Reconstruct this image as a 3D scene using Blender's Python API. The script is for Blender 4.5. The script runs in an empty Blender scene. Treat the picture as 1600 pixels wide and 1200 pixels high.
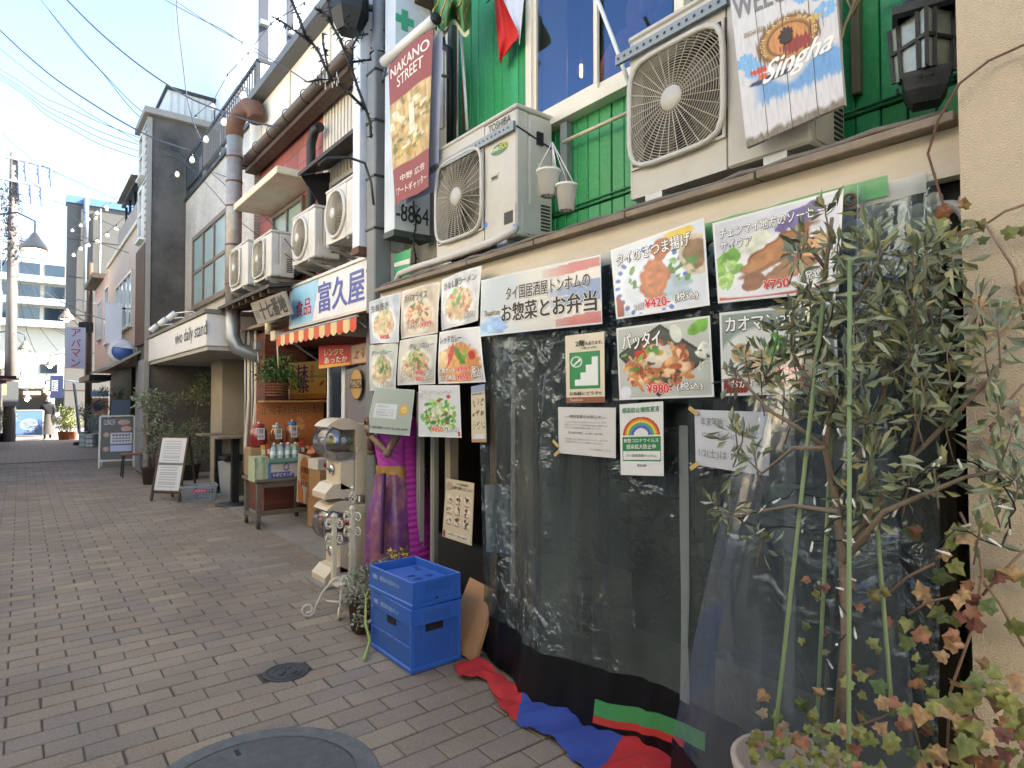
import bpy, math, random
import numpy as np
from mathutils import Vector, Matrix

random.seed(7)
rng = np.random.default_rng(7)
SC = bpy.context.scene
COL = SC.collection
PI = math.pi

# ---------------------------------------------------------------- camera, sky, sun, exposure
CAM_H, FOC, W_PX, H_PX = 1.6, 970.0, 1600.0, 1200.0
YAW = math.atan((800 - 32) / FOC)          # to the right of the street axis (+Y)
PITCH = math.atan((622 - 600) / FOC)
cam_d = bpy.data.cameras.new('camera')
cam = bpy.data.objects.new('camera', cam_d)
COL.objects.link(cam)
cam_d.sensor_width = 36.0
cam_d.lens = 36.0 * FOC / W_PX
cam_d.clip_start, cam_d.clip_end = 0.05, 600
cam.location = (0, 0, CAM_H)
cam.rotation_euler = (PI / 2 + PITCH, 0, -YAW)
SC.camera = cam
RC = cam.rotation_euler.to_matrix()

SUN_EL, SUN_AZ = math.radians(38), math.radians(108)   # azimuth clockwise from +Y (the street's far end)
to_sun = Vector((math.sin(SUN_AZ) * math.cos(SUN_EL), math.cos(SUN_AZ) * math.cos(SUN_EL), math.sin(SUN_EL)))
world = bpy.data.worlds.new('World'); SC.world = world; world.use_nodes = True
wn = world.node_tree.nodes; wl = world.node_tree.links
sky = wn.new('ShaderNodeTexSky'); sky.sky_type = 'NISHITA'; sky.sun_disc = False
sky.sun_elevation = SUN_EL; sky.sun_rotation = SUN_AZ
sky.air_density = 1.0; sky.dust_density = 0.6; sky.ozone_density = 1.3
wl.new(sky.outputs[0], wn['Background'].inputs[0]); wn['Background'].inputs[1].default_value = 0.10
sun_d = bpy.data.lights.new('sun', 'SUN'); sun_d.energy = 5.0; sun_d.angle = math.radians(0.5); sun_d.color = (1.0, 0.93, 0.82)
sun_o = bpy.data.objects.new('sun', sun_d); COL.objects.link(sun_o)
sun_o.rotation_euler = (-to_sun).to_track_quat('-Z', 'Y').to_euler()
SC.view_settings.view_transform = 'Standard'; SC.view_settings.look = 'None'
SC.view_settings.gamma = 1.0; SC.view_settings.use_curve_mapping = False
SC.view_settings.exposure = 2.75
SC.cycles.max_bounces = 7; SC.cycles.diffuse_bounces = 4; SC.cycles.transparent_max_bounces = 24
SC.cycles.caustics_reflective = False; SC.cycles.caustics_refractive = False

# ---------------------------------------------------------------- helpers
def ray(u, v):
    return RC @ Vector(((u - 800) / FOC, (600 - v) / FOC, -1.0))

def P(u, v, x=None, y=None, z=None):
    """Point of the place that the camera sees at (u, v), on the plane x=, y= or z=."""
    d = ray(u, v)
    if x is not None: t = x / d.x
    elif y is not None: t = y / d.y
    else: t = (z - CAM_H) / d.z
    return Vector((d.x * t, d.y * t, CAM_H + d.z * t))

def lin(h):
    h = h.lstrip('#')
    c = [int(h[i:i + 2], 16) / 255 for i in (0, 2, 4)]
    return tuple(x / 12.92 if x <= 0.04045 else ((x + 0.055) / 1.055) ** 2.4 for x in c)

MATS = {}
def M(name, col=None, rough=.6, var=.12, scale=5., bump=0., bscale=80., metal=0., spec=.5, dirt=0., dcol='#3a342c', dscale=1.6, coat=0.,
      emit=0., alpha=1., stretch=None):
    if name in MATS: return MATS[name]
    m = bpy.data.materials.new(name); m.use_nodes = True
    n = m.node_tree.nodes; l = m.node_tree.links
    b = n['Principled BSDF']
    c = lin(col)
    tc = n.new('ShaderNodeTexCoord'); src = tc.outputs['Object']
    if stretch:
        mp = n.new('ShaderNodeMapping'); mp.inputs['Scale'].default_value = stretch
        l.new(src, mp.inputs[0]); src = mp.outputs[0]
    nz = n.new('ShaderNodeTexNoise'); nz.inputs['Scale'].default_value = scale; nz.inputs['Detail'].default_value = 5; nz.inputs['Roughness'].default_value = .65
    l.new(src, nz.inputs['Vector'])
    mx = n.new('ShaderNodeMix'); mx.data_type = 'RGBA'
    mx.inputs[6].default_value = (*[max(0, x * (1 - 1.6 * var)) for x in c], 1)
    mx.inputs[7].default_value = (*[min(1, x * (1 + 1.3 * var)) for x in c], 1)
    l.new(nz.outputs[0], mx.inputs[0]); out = mx.outputs[2]
    if dirt > 0:
        n2 = n.new('ShaderNodeTexNoise'); n2.inputs['Scale'].default_value = dscale; n2.inputs['Detail'].default_value = 8; n2.inputs['Roughness'].default_value = .7
        l.new(src, n2.inputs['Vector'])
        rp = n.new('ShaderNodeMapRange'); rp.inputs[1].default_value = .45; rp.inputs[2].default_value = .75; rp.inputs[3].default_value = 0; rp.inputs[4].default_value = dirt
        l.new(n2.outputs[0], rp.inputs[0])
        m2 = n.new('ShaderNodeMix'); m2.data_type = 'RGBA'
        l.new(rp.outputs[0], m2.inputs[0]); l.new(out, m2.inputs[6]); m2.inputs[7].default_value = (*lin(dcol), 1)
        out = m2.outputs[2]
    l.new(out, b.inputs['Base Color'])
    b.inputs['Roughness'].default_value = rough; b.inputs['Metallic'].default_value = metal
    b.inputs['Specular IOR Level'].default_value = spec
    if coat: b.inputs['Coat Weight'].default_value = coat; b.inputs['Coat Roughness'].default_value = .12
    if emit:
        b.inputs['Emission Color'].default_value = (*c, 1); b.inputs['Emission Strength'].default_value = emit
    if alpha < 1: b.inputs['Alpha'].default_value = alpha
    if bump:
        n3 = n.new('ShaderNodeTexNoise'); n3.inputs['Scale'].default_value = bscale; n3.inputs['Detail'].default_value = 4
        l.new(src, n3.inputs['Vector'])
        bp = n.new('ShaderNodeBump'); bp.inputs['Strength'].default_value = bump; bp.inputs['Distance'].default_value = .01
        l.new(n3.outputs[0], bp.inputs['Height']); l.new(bp.outputs[0], b.inputs['Normal'])
    MATS[name] = m
    return m

def M_rand(name, cols, rough=.8, bump=.3, bscale=120., spec=.4, dirt=.0, fine=.25, positions=None):
    """A material whose pieces each take their own tone (random per object and per island)."""
    if name in MATS: return MATS[name]
    m = bpy.data.materials.new(name); m.use_nodes = True
    n = m.node_tree.nodes; l = m.node_tree.links; b = n['Principled BSDF']
    oi = n.new('ShaderNodeObjectInfo'); ge = n.new('ShaderNodeNewGeometry')
    ad = n.new('ShaderNodeMath'); ad.operation = 'ADD'
    l.new(oi.outputs['Random'], ad.inputs[0]); l.new(ge.outputs['Random Per Island'], ad.inputs[1])
    fr = n.new('ShaderNodeMath'); fr.operation = 'FRACT'; l.new(ad.outputs[0], fr.inputs[0])
    cr = n.new('ShaderNodeValToRGB'); cr.color_ramp.interpolation = 'CONSTANT'
    els = cr.color_ramp.elements
    while len(els) < len(cols): els.new(0.5)
    for i, c in enumerate(cols):
        els[i].position = positions[i] if positions else i / len(cols); els[i].color = (*lin(c), 1)
    l.new(fr.outputs[0], cr.inputs[0])
    tc = n.new('ShaderNodeTexCoord')
    nz = n.new('ShaderNodeTexNoise'); nz.inputs['Scale'].default_value = bscale * .6; nz.inputs['Detail'].default_value = 4
    l.new(ge.outputs['Position'], nz.inputs['Vector'])
    n2 = n.new('ShaderNodeTexNoise'); n2.inputs['Scale'].default_value = 1.3; n2.inputs['Detail'].default_value = 6
    l.new(ge.outputs['Position'], n2.inputs['Vector'])
    mr = n.new('ShaderNodeMapRange'); mr.inputs[1].default_value = .25; mr.inputs[2].default_value = .75; mr.inputs[3].default_value = 1 - fine; mr.inputs[4].default_value = 1 + fine
    l.new(nz.outputs[0], mr.inputs[0])
    mr2 = n.new('ShaderNodeMapRange'); mr2.inputs[1].default_value = .3; mr2.inputs[2].default_value = .7; mr2.inputs[3].default_value = 1 - dirt; mr2.inputs[4].default_value = 1 + dirt * .5
    l.new(n2.outputs[0], mr2.inputs[0])
    mu = n.new('ShaderNodeMath'); mu.operation = 'MULTIPLY'; l.new(mr.outputs[0], mu.inputs[0]); l.new(mr2.outputs[0], mu.inputs[1])
    vm = n.new('ShaderNodeVectorMath'); vm.operation = 'SCALE'; l.new(cr.outputs[0], vm.inputs[0]); l.new(mu.outputs[0], vm.inputs['Scale'])
    l.new(vm.outputs[0], b.inputs['Base Color'])
    b.inputs['Roughness'].default_value = rough; b.inputs['Specular IOR Level'].default_value = spec
    bp = n.new('ShaderNodeBump'); bp.inputs['Strength'].default_value = bump; bp.inputs['Distance'].default_value = .006
    l.new(nz.outputs[0], bp.inputs['Height']); l.new(bp.outputs[0], b.inputs['Normal'])
    MATS[name] = m
    return m

def M_glass(name, tint='#dfe8ea', gloss=.25, rough=.05, haze=0., hcol='#cfd8dc', wrinkle=0., wscale=8., fres=.6, gcol='#ffffff'):
    """Thin clear sheet: see-through, a fresnel shine, and a little milky haze."""
    if name in MATS: return MATS[name]
    m = bpy.data.materials.new(name); m.use_nodes = True
    n = m.node_tree.nodes; l = m.node_tree.links
    n.remove(n['Principled BSDF']); o = n['Material Output']
    tr = n.new('ShaderNodeBsdfTransparent'); tr.inputs[0].default_value = (*lin(tint), 1)
    gl = n.new('ShaderNodeBsdfGlossy'); gl.inputs['Roughness'].default_value = rough; gl.inputs[0].default_value = (*lin(gcol), 1)
    di = n.new('ShaderNodeBsdfDiffuse'); di.inputs[0].default_value = (*lin(hcol), 1)
    lw = n.new('ShaderNodeLayerWeight'); lw.inputs[0].default_value = .35
    ma = n.new('ShaderNodeMath'); ma.operation = 'MULTIPLY_ADD'; ma.inputs[1].default_value = fres; ma.inputs[2].default_value = gloss
    ma.use_clamp = True
    l.new(lw.outputs['Fresnel'], ma.inputs[0])
    m1 = n.new('ShaderNodeMixShader'); m2 = n.new('ShaderNodeMixShader')
    l.new(tr.outputs[0], m1.inputs[1]); l.new(di.outputs[0], m1.inputs[2])
    tc = n.new('ShaderNodeTexCoord')
    if haze:
        nz = n.new('ShaderNodeTexNoise'); nz.inputs['Scale'].default_value = 2.2; nz.inputs['Detail'].default_value = 8; nz.inputs['Roughness'].default_value = .7
        mp = n.new('ShaderNodeMapping'); mp.inputs['Scale'].default_value = (1, 1, .35)
        l.new(tc.outputs['Object'], mp.inputs[0]); l.new(mp.outputs[0], nz.inputs['Vector'])
        r = n.new('ShaderNodeMapRange'); r.inputs[1].default_value = .38; r.inputs[2].default_value = .8; r.inputs[3].default_value = haze * .35; r.inputs[4].default_value = min(1, haze * 2.2)
        l.new(nz.outputs[0], r.inputs[0]); l.new(r.outputs[0], m1.inputs[0])
    else: m1.inputs[0].default_value = 0
    l.new(ma.outputs[0], m2.inputs[0]); l.new(m1.outputs[0], m2.inputs[1]); l.new(gl.outputs[0], m2.inputs[2])
    if wrinkle:
        w = n.new('ShaderNodeTexNoise'); w.inputs['Scale'].default_value = wscale; w.inputs['Detail'].default_value = 3; w.inputs['Distortion'].default_value = 1.5
        l.new(tc.outputs['Object'], w.inputs['Vector'])
        w2 = n.new('ShaderNodeTexNoise'); w2.inputs['Scale'].default_value = 1.7; w2.inputs['Detail'].default_value = 3; l.new(tc.outputs['Object'], w2.inputs['Vector'])
        k2 = n.new('ShaderNodeMapRange'); k2.inputs[1].default_value = .47; k2.inputs[2].default_value = .62; k2.inputs[3].default_value = .1; l.new(w2.outputs[0], k2.inputs[0])
        mm = n.new('ShaderNodeMath'); mm.operation = 'MULTIPLY'; l.new(w.outputs[0], mm.inputs[0]); l.new(k2.outputs[0], mm.inputs[1])
        bp = n.new('ShaderNodeBump'); bp.inputs['Strength'].default_value = wrinkle; bp.inputs['Distance'].default_value = .06
        l.new(mm.outputs[0], bp.inputs['Height']); l.new(bp.outputs[0], gl.inputs['Normal']); 
    l.new(m2.outputs[0], o.inputs[0])
    MATS[name] = m
    return m

def M_print(name, rough=.35, coat=0., attr='Col'):
    if name in MATS: return MATS[name]
    m = bpy.data.materials.new(name); m.use_nodes = True
    n = m.node_tree.nodes; l = m.node_tree.links; b = n['Principled BSDF']
    a = n.new('ShaderNodeAttribute'); a.attribute_name = attr
    l.new(a.outputs['Color'], b.inputs['Base Color']); b.inputs['Roughness'].default_value = rough
    if coat: b.inputs['Coat Weight'].default_value = coat; b.inputs['Coat Roughness'].default_value = .08
    MATS[name] = m
    return m

class MB:
    """Collects geometry that becomes ONE mesh object."""
    def __init__(s): s.v = []; s.f = []; s.s = []
    def add(s, vs, fs, smooth=False):
        o = len(s.v); s.v += [tuple(p) for p in vs]; s.f += [tuple(i + o for i in f) for f in fs]
        s.s += ([smooth] * len(fs)) if isinstance(smooth, bool) else list(smooth)
        return s
    def box(s, c, d, rot=None, b=0.):
        hx, hy, hz = d[0] / 2, d[1] / 2, d[2] / 2
        c = Vector(c); R = rot if rot is not None else Matrix.Identity(3)
        if b <= 0:
            vs = [c + R @ Vector((x * hx, y * hy, z * hz)) for x in (-1, 1) for y in (-1, 1) for z in (-1, 1)]
            return s.add(vs, [(0, 1, 3, 2), (4, 6, 7, 5), (0, 4, 5, 1), (2, 3, 7, 6), (0, 2, 6, 4), (1, 5, 7, 3)])
        b = min(b, .49 * min(d)); vs = []; idx = {}
        for x in (-1, 1):
            for y in (-1, 1):
                for z in (-1, 1):
                    for k in range(3):
                        q = [x * (hx - b), y * (hy - b), z * (hz - b)]; q[k] = (x * hx, y * hy, z * hz)[k]
                        idx[(x, y, z, k)] = len(vs); vs.append(c + R @ Vector(q))
        fs = []
        for k in range(3):
            a, e = [j for j in range(3) if j != k]
            for g in (-1, 1):
                q = []
                for (p, r) in ((-1, -1), (1, -1), (1, 1), (-1, 1)):
                    t = [0, 0, 0]; t[k] = g; t[a] = p; t[e] = r; q.append(idx[(*t, k)])
                fs.append(tuple(q))
        for k in range(3):
            a, e = [j for j in range(3) if j != k]
            for p in (-1, 1):
                for r in (-1, 1):
                    t0 = [0, 0, 0]; t0[a] = p; t0[e] = r; t0[k] = -1; t1 = list(t0); t1[k] = 1
                    fs.append((idx[(*t0, a)], idx[(*t1, a)], idx[(*t1, e)], idx[(*t0, e)]))
        for x in (-1, 1):
            for y in (-1, 1):
                for z in (-1, 1): fs.append(tuple(idx[(x, y, z, k)] for k in range(3)))
        return s.add(vs, fs)
    def bx(s, lo, hi, b=0.):
        lo, hi = Vector(lo), Vector(hi)
        return s.box((lo + hi) / 2, [abs(x) for x in (hi - lo)], None, b)
    def beam(s, p0, p1, w, h, up=(0, 0, 1), b=0.):
        p0, p1 = Vector(p0), Vector(p1); d = p1 - p0; L = d.length; d.normalize()
        up = Vector(up)
        if abs(d.dot(up)) > .98: up = Vector((1, 0, 0))
        sx = d.cross(up).normalized(); uz = sx.cross(d)
        R = Matrix((sx, d, uz)).transposed()
        return s.box((p0 + p1) / 2, (w, L, h), R, b)
    def tube(s, pts, r, n=8, cap=True):
        pts = [Vector(p) for p in pts]; m = len(pts)
        rs = r if isinstance(r, (list, tuple)) else [r] * m
        d = (pts[1] - pts[0]).normalized()
        a = d.orthogonal().normalized(); vs = []
        for i in range(m):
            if i == 0: t = pts[1] - pts[0]
            elif i == m - 1: t = pts[-1] - pts[-2]
            else: t = (pts[i + 1] - pts[i]).normalized() + (pts[i] - pts[i - 1]).normalized()
            if t.length < 1e-9: t = d
            t = t.normalized(); a = (a - t * a.dot(t))
            a = a.normalized() if a.length > 1e-6 else t.orthogonal().normalized()
            b = t.cross(a)
            for k in range(n):
                w = 2 * PI * k / n
                vs.append(pts[i] + (a * math.cos(w) + b * math.sin(w)) * rs[i])
        fs = [(i * n + k, i * n + (k + 1) % n, (i + 1) * n + (k + 1) % n, (i + 1) * n + k) for i in range(m - 1) for k in range(n)]
        sm = [True] * len(fs)
        if cap: fs += [tuple(range(n))[::-1], tuple((m - 1) * n + k for k in range(n))]; sm += [False, False]
        return s.add(vs, fs, sm)
    def lathe(s, prof, c=(0, 0, 0), n=20, axis=None, smooth=True):
        """prof: list of (r, h) along axis (default z)."""
        c = Vector(c); ax = Vector(axis or (0, 0, 1)).normalized(); a = ax.orthogonal().normalized(); b = ax.cross(a)
        vs = [c + (a * math.cos(2 * PI * k / n) + b * math.sin(2 * PI * k / n)) * r + ax * h for r, h in prof for k in range(n)]
        fs = [(i * n + k, i * n + (k + 1) % n, (i + 1) * n + (k + 1) % n, (i + 1) * n + k) for i in range(len(prof) - 1) for k in range(n)]
        return s.add(vs, fs, smooth)
    def prism(s, poly, o, ex, ey, ez):
        """poly of (a, b) in the plane o + a*ex + b*ey, extruded by the vector ez."""
        o, ex, ey, ez = Vector(o), Vector(ex), Vector(ey), Vector(ez); n = len(poly)
        vs = [o + ex * a + ey * b for a, b in poly] + [o + ex * a + ey * b + ez for a, b in poly]
        fs = [tuple(range(n))[::-1], tuple(range(n, 2 * n))] + [(i, (i + 1) % n, n + (i + 1) % n, n + i) for i in range(n)]
        return s.add(vs, fs)
    def grid(s, fn, nu, nv, smooth=True):
        vs = [fn(i / nu, j / nv) for j in range(nv + 1) for i in range(nu + 1)]
        fs = [(j * (nu + 1) + i, j * (nu + 1) + i + 1, (j + 1) * (nu + 1) + i + 1, (j + 1) * (nu + 1) + i) for j in range(nv) for i in range(nu)]
        return s.add(vs, fs, smooth)
    def ball(s, c, r, nu=14, nv=9, R=None):
        c = Vector(c); rr = r if isinstance(r, (list, tuple)) else (r, r, r); R = R or Matrix.Identity(3)
        fn = lambda a, b: c + R @ Vector((rr[0] * math.sin(PI * b) * math.cos(2 * PI * a), rr[1] * math.sin(PI * b) * math.sin(2 * PI * a), rr[2] * math.cos(PI * b)))
        return s.grid(fn, nu, nv)
    def ring(s, c, R, r, axis=(0, 0, 1), n=32, m=6):
        ax = Vector(axis).normalized(); a = ax.orthogonal().normalized(); b = ax.cross(a); c = Vector(c)
        fn = lambda u, v: c + (a * math.cos(2 * PI * u) + b * math.sin(2 * PI * u)) * (R + r * math.cos(2 * PI * v)) + ax * (r * math.sin(2 * PI * v))
        return s.grid(fn, n, m)
    def quad(s, a, b, c, d): return s.add([a, b, c, d], [(0, 1, 2, 3)])
    def build(s, name, mat, parent=None, world=True, label=None, kind=None, cols=None):
        me = bpy.data.meshes.new(name)
        vs = s.v
        if parent is not None and world:
            I = ROOT[parent.name].inverted(); vs = [tuple(I @ Vector(p)) for p in s.v]
        me.from_pydata(vs, [], s.f); me.update()
        if any(s.s): me.polygons.foreach_set('use_smooth', s.s)
        if mat is not None: me.materials.append(mat)
        if cols is not None:
            at = me.color_attributes.new('Col', 'FLOAT_COLOR', 'POINT')
            at.data.foreach_set('color', np.asarray(cols, dtype=np.float32).ravel())
        o = bpy.data.objects.new(name, me); COL.objects.link(o)
        if parent is not None:
            o.parent = parent; ROOT[o.name] = ROOT[parent.name]
        else: ROOT[o.name] = Matrix.Identity(4)
        if label: o['label'] = label
        if kind: o['kind'] = kind
        return o

ROOT = {}
def tag(o, label, cat, group=None, kind=None):
    o['label'] = label; o['category'] = cat
    if group: o['group'] = group
    if kind: o['kind'] = kind
    return o
def struct(o, label=None):
    o['kind'] = 'structure'
    if label: o['label'] = label
    return o
def thing(name, label, cat, loc=(0, 0, 0), rz=0., group=None, tilt=(0., 0.)):
    o = bpy.data.objects.new(name, None); o.empty_display_size = .1; COL.objects.link(o)
    o.location = loc; o.rotation_euler = (tilt[0], tilt[1], rz)
    ROOT[o.name] = Matrix.Translation(Vector(loc)) @ o.rotation_euler.to_matrix().to_4x4()
    return tag(o, label, cat, group)
def copy_tree(root, loc, rz=0., label=None, group=None, sc=None):
    def cp(o, par):
        c = o.copy(); COL.objects.link(c); c.parent = par
        for ch in [k for k in bpy.data.objects if k.parent == o]: cp(ch, c)
        return c
    kids = [k for k in bpy.data.objects if k.parent == root]
    r = root.copy(); COL.objects.link(r); r.location = loc; r.rotation_euler = (0, 0, rz)
    if sc: r.scale = sc
    for k in kids: cp(k, r)
    if label: r['label'] = label
    if group: r['group'] = group
    ROOT[r.name] = Matrix.Translation(Vector(loc)) @ Matrix.Rotation(rz, 4, 'Z')
    return r
FACE = -PI / 2        # things on the row of shops: local x runs towards the camera, local -y looks onto the street

# ------------------------------------------------ lettering
_font_cache = {}
def text2d(body):
    key = body
    if key in _font_cache: return _font_cache[key]
    c = bpy.data.curves.new('txt', 'FONT'); c.body = body; c.size = 1.0; c.resolution_u = 3
    o = bpy.data.objects.new('txt', c)
    me = bpy.data.meshes.new_from_object(o)
    v = [(p.co.x, p.co.y) for p in me.vertices]; f = [tuple(p.vertices) for p in me.polygons]
    bpy.data.objects.remove(o); bpy.data.curves.remove(c); bpy.data.meshes.remove(me)
    _font_cache[key] = (v, f)
    return v, f
def put_text(mb, body, fn, s0, t0, s1, t1, bold=0., off=0., halo=0.):
    """Fill the rectangle (s0,t0)-(s1,t1) of a surface fn(s,t,off) with the text; bold and halo thicken it by shifted copies."""
    v, f = text2d(body)
    if not v: return
    a = np.array(v); lo = a.min(0); hi = a.max(0); d = np.maximum(hi - lo, 1e-6)
    if halo: sh = [(halo * math.cos(k * PI / 4), halo * math.sin(k * PI / 4)) for k in range(8)]
    elif bold > .005: sh = [(-bold * .7, 0), (bold * .7, 0), (0, bold * .7)]
    else: sh = [(0, 0)]
    for i, (hx, hy) in enumerate(sh):
        mb.add([fn(s0 + (x + hx - lo[0]) / d[0] * (s1 - s0), t0 + (y + hy - lo[1]) / d[1] * (t1 - t0), off + i * .00012) for x, y in v], f)
def lettering(parent, rows, fn, name='lettering', world=True):
    """rows: (text, s0,t0,s1,t1, colour, bold, outline) ; one lettering part per colour."""
    layers = {}
    for r in rows:
        body, s0, t0, s1, t1, colr = r[:6]; bold = r[6] if len(r) > 6 else .01; outl = r[7] if len(r) > 7 else None
        if outl:
            put_text(layers.setdefault(outl, MB()), body, fn, s0, t0, s1, t1, 0, .001, .06)
        put_text(layers.setdefault(colr, MB()), body, fn, s0, t0, s1, t1, bold, .0024)
    for colr, mb in layers.items():
        if mb.f: mb.build(name, M('print ' + colr, colr, .5, var=.03), parent, world=world)

def quad_fn(c4, bulge=0., wave=0.):
    """Surface through four corners TL, TR, BR, BL; off pushes towards the street."""
    TL, TR, BR, BL = [Vector(c) for c in c4]
    n = (TR - TL).cross(BL - TL).normalized()
    if n.dot(Vector((0, 0, CAM_H)) - TL) < 0: n = -n
    def fn(s, t, off=0.):
        p = (BL * (1 - s) + BR * s) * (1 - t) + (TL * (1 - s) + TR * s) * t
        w = bulge * 4 * s * (1 - s) * (.6 + .4 * t) + wave * math.sin(7 * s + 3 * t) * (1 - .5 * t)
        return p + n * (w + off)
    return fn
def frame_fn(o, ex, ey, nrm):
    o, ex, ey, nrm = Vector(o), Vector(ex), Vector(ey), Vector(nrm)
    return lambda s, t, off=0.: o + ex * s + ey * t + nrm * off

# ------------------------------------------------ printed pictures (vertex colours on a fine grid)
class Canvas:
    def __init__(s, nx, ny, bg='#ffffff', aspect=1.4):
        s.nx, s.ny = nx, ny
        s.X, s.Y = np.meshgrid(np.linspace(0, 1, nx + 1), np.linspace(0, 1, ny + 1)); s.asp = aspect
        s.a = np.zeros((ny + 1, nx + 1, 3)); s.a[:] = lin(bg)
        g = rng.random((8, 8)); s.n1 = s.up(g); s.n2 = s.up(rng.random((20, 20))); s.n3 = rng.random(s.X.shape)
    def up(s, g):
        h, w = g.shape; yy = s.Y * (h - 1.001); xx = s.X * (w - 1.001); i = yy.astype(int); j = xx.astype(int); fy = yy - i; fx = xx - j
        fy = fy * fy * (3 - 2 * fy); fx = fx * fx * (3 - 2 * fx)
        return g[i, j] * (1 - fy) * (1 - fx) + g[i + 1, j] * fy * (1 - fx) + g[i, j + 1] * (1 - fy) * fx + g[i + 1, j + 1] * fy * fx
    def blend(s, m, col, var=0.):
        c = np.array(lin(col)); sh = (1 + var * (s.n2 - .5) * 2 + var * .5 * (s.n3 - .5))[..., None]
        m = np.clip(m, 0, 1)[..., None]; s.a = s.a * (1 - m) + np.clip(c * sh, 0, 1) * m; return s
    def ell(s, cx, cy, rx, ry, col, rot=0., var=.1, rag=0., soft=40.):
        dx, dy = s.X - cx, (s.Y - cy) / s.asp
        c, k = math.cos(rot), math.sin(rot); px = (dx * c + dy * k) / rx; py = (-dx * k + dy * c) / (ry / s.asp)
        d = np.sqrt(px ** 2 + py ** 2) + rag * (s.n2 - .5)
        return s.blend((1 - d) * 9, col, var)
    def rect(s, x0, y0, x1, y1, col, var=0.):
        m = ((s.X >= x0) & (s.X <= x1) & (s.Y >= y0) & (s.Y <= y1)).astype(float); return s.blend(m, col, var)
    def poly(s, pts, col, var=0.):
        m = np.ones_like(s.X, dtype=bool); n = len(pts)
        if sum(pts[i][0] * pts[(i + 1) % n][1] - pts[(i + 1) % n][0] * pts[i][1] for i in range(n)) > 0: pts = pts[::-1]
        for i in range(n):
            (x0, y0), (x1, y1) = pts[i], pts[(i + 1) % n]
            m &= ((x1 - x0) * (s.Y - y0) - (y1 - y0) * (s.X - x0)) <= 0
        return s.blend(m.astype(float), col, var)
    def bits(s, n, cx, cy, rx, ry, cols, size, elong=2.5):
        for i in range(n):
            w, q = rng.random() * 2 * PI, math.sqrt(rng.random())
            z = size * (.6 + .8 * rng.random())
            s.ell(cx + rx * q * math.cos(w), cy + ry * q * math.sin(w), z, z * s.asp / (1 + rng.random() * elong), cols[rng.integers(len(cols))], rng.random() * PI, .3, .5)
        return s
    def shade(s, k=.25): s.a *= (1 + k * (s.n1 - .5))[..., None]; return s
    def sheet(s, fn, name, mat, parent, back=.0):
        mb = MB(); mb.grid(lambda a, b: fn(a, b, back), s.nx, s.ny)
        c = np.concatenate([s.a, np.ones_like(s.a[..., :1])], -1).reshape(-1, 4)
        return mb.build(name, mat, parent, cols=np.clip(c, 0, 1))
# ================================================================ SETTING: ground, pavement, buildings
M_CONC = M('concrete', '#8d8982', .85, .12, 6, .4, 90, dirt=.5, dcol='#4d4a45')
M_DARK = M('dark metal', '#26282a', .5, .15, 8)
M_BLACK = M('black', '#121314', .55, .1, 8)
M_IRON = M('cast iron', '#4a4c4d', .55, .15, 30, .3, 120, metal=.35, dirt=.5, dcol='#2c2c2a', dscale=5)
M_WHITEP = M('white paint', '#dcdcd6', .45, .06, 5, dirt=.35, dcol='#8d887c', dscale=3)
M_CREAM = M('cream paint', '#d8cdb4', .6, .08, 4, .15, 60, dirt=.55, dcol='#8f8069', dscale=2.5)
M_GALV = M('galvanised steel', '#9aa0a3', .42, .12, 9, metal=.6, dirt=.3, dcol='#6b6a66')
M_GREYP = M('grey pole paint', '#6f7375', .5, .08, 6, dirt=.35, dcol='#4a4a48', dscale=4)
M_ALU = M('aluminium', '#b9bbb8', .38, .06, 8, metal=.55)
M_RUST = M('rusty steel', '#6f4f3e', .8, .3, 9, .4, 60, dirt=.6, dcol='#3e2a20')
M_WOODD = M('dark wood', '#4a3b2e', .7, .2, 7, .3, 50, dirt=.3, stretch=(1, 1, .2))
M_WOODB = M('brown wood', '#7a5a3e', .65, .2, 7, .25, 50, stretch=(1, 1, .2))

g = MB(); g.quad((-150, -60, -.03), (150, -60, -.03), (150, 300, -.03), (-150, 300, -.03))
struct(g.build('ground', M('asphalt', '#4a4946', .9, .15, 9, .5, 150)))

# ---- paved street: joints below, pavers standing proud
def brick_tex_mat():
    m = bpy.data.materials.new('far pavers'); m.use_nodes = True; n = m.node_tree.nodes; l = m.node_tree.links; b = n['Principled BSDF']
    tc = n.new('ShaderNodeTexCoord'); br = n.new('ShaderNodeTexBrick')
    l.new(tc.outputs['Object'], br.inputs['Vector']); br.inputs['Scale'].default_value = 1
    br.inputs['Brick Width'].default_value = .283; br.inputs['Row Height'].default_value = .141; br.inputs['Mortar Size'].default_value = .006
    br.inputs['Color1'].default_value = (*lin('#897d6e'), 1); br.inputs['Color2'].default_value = (*lin('#83776a'), 1); br.inputs['Mortar'].default_value = (*lin('#565047'), 1)
    l.new(br.outputs[0], b.inputs['Base Color']); b.inputs['Roughness'].default_value = .8
    return m
FARP = brick_tex_mat()
X0, X1 = -1.45, 2.36
pv = MB(); pv.bx((X0, -3, -.028), (X1, 19.6, -.007))
pavement = struct(pv.build('street_pavement', M('joint sand', '#453f35', .95, .2, 25, .4, 150), world=False))
f = MB(); f.bx((X0, 19.6, -.028), (X1, 34, 0)); f.build('far_paving', FARP, pavement)

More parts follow.
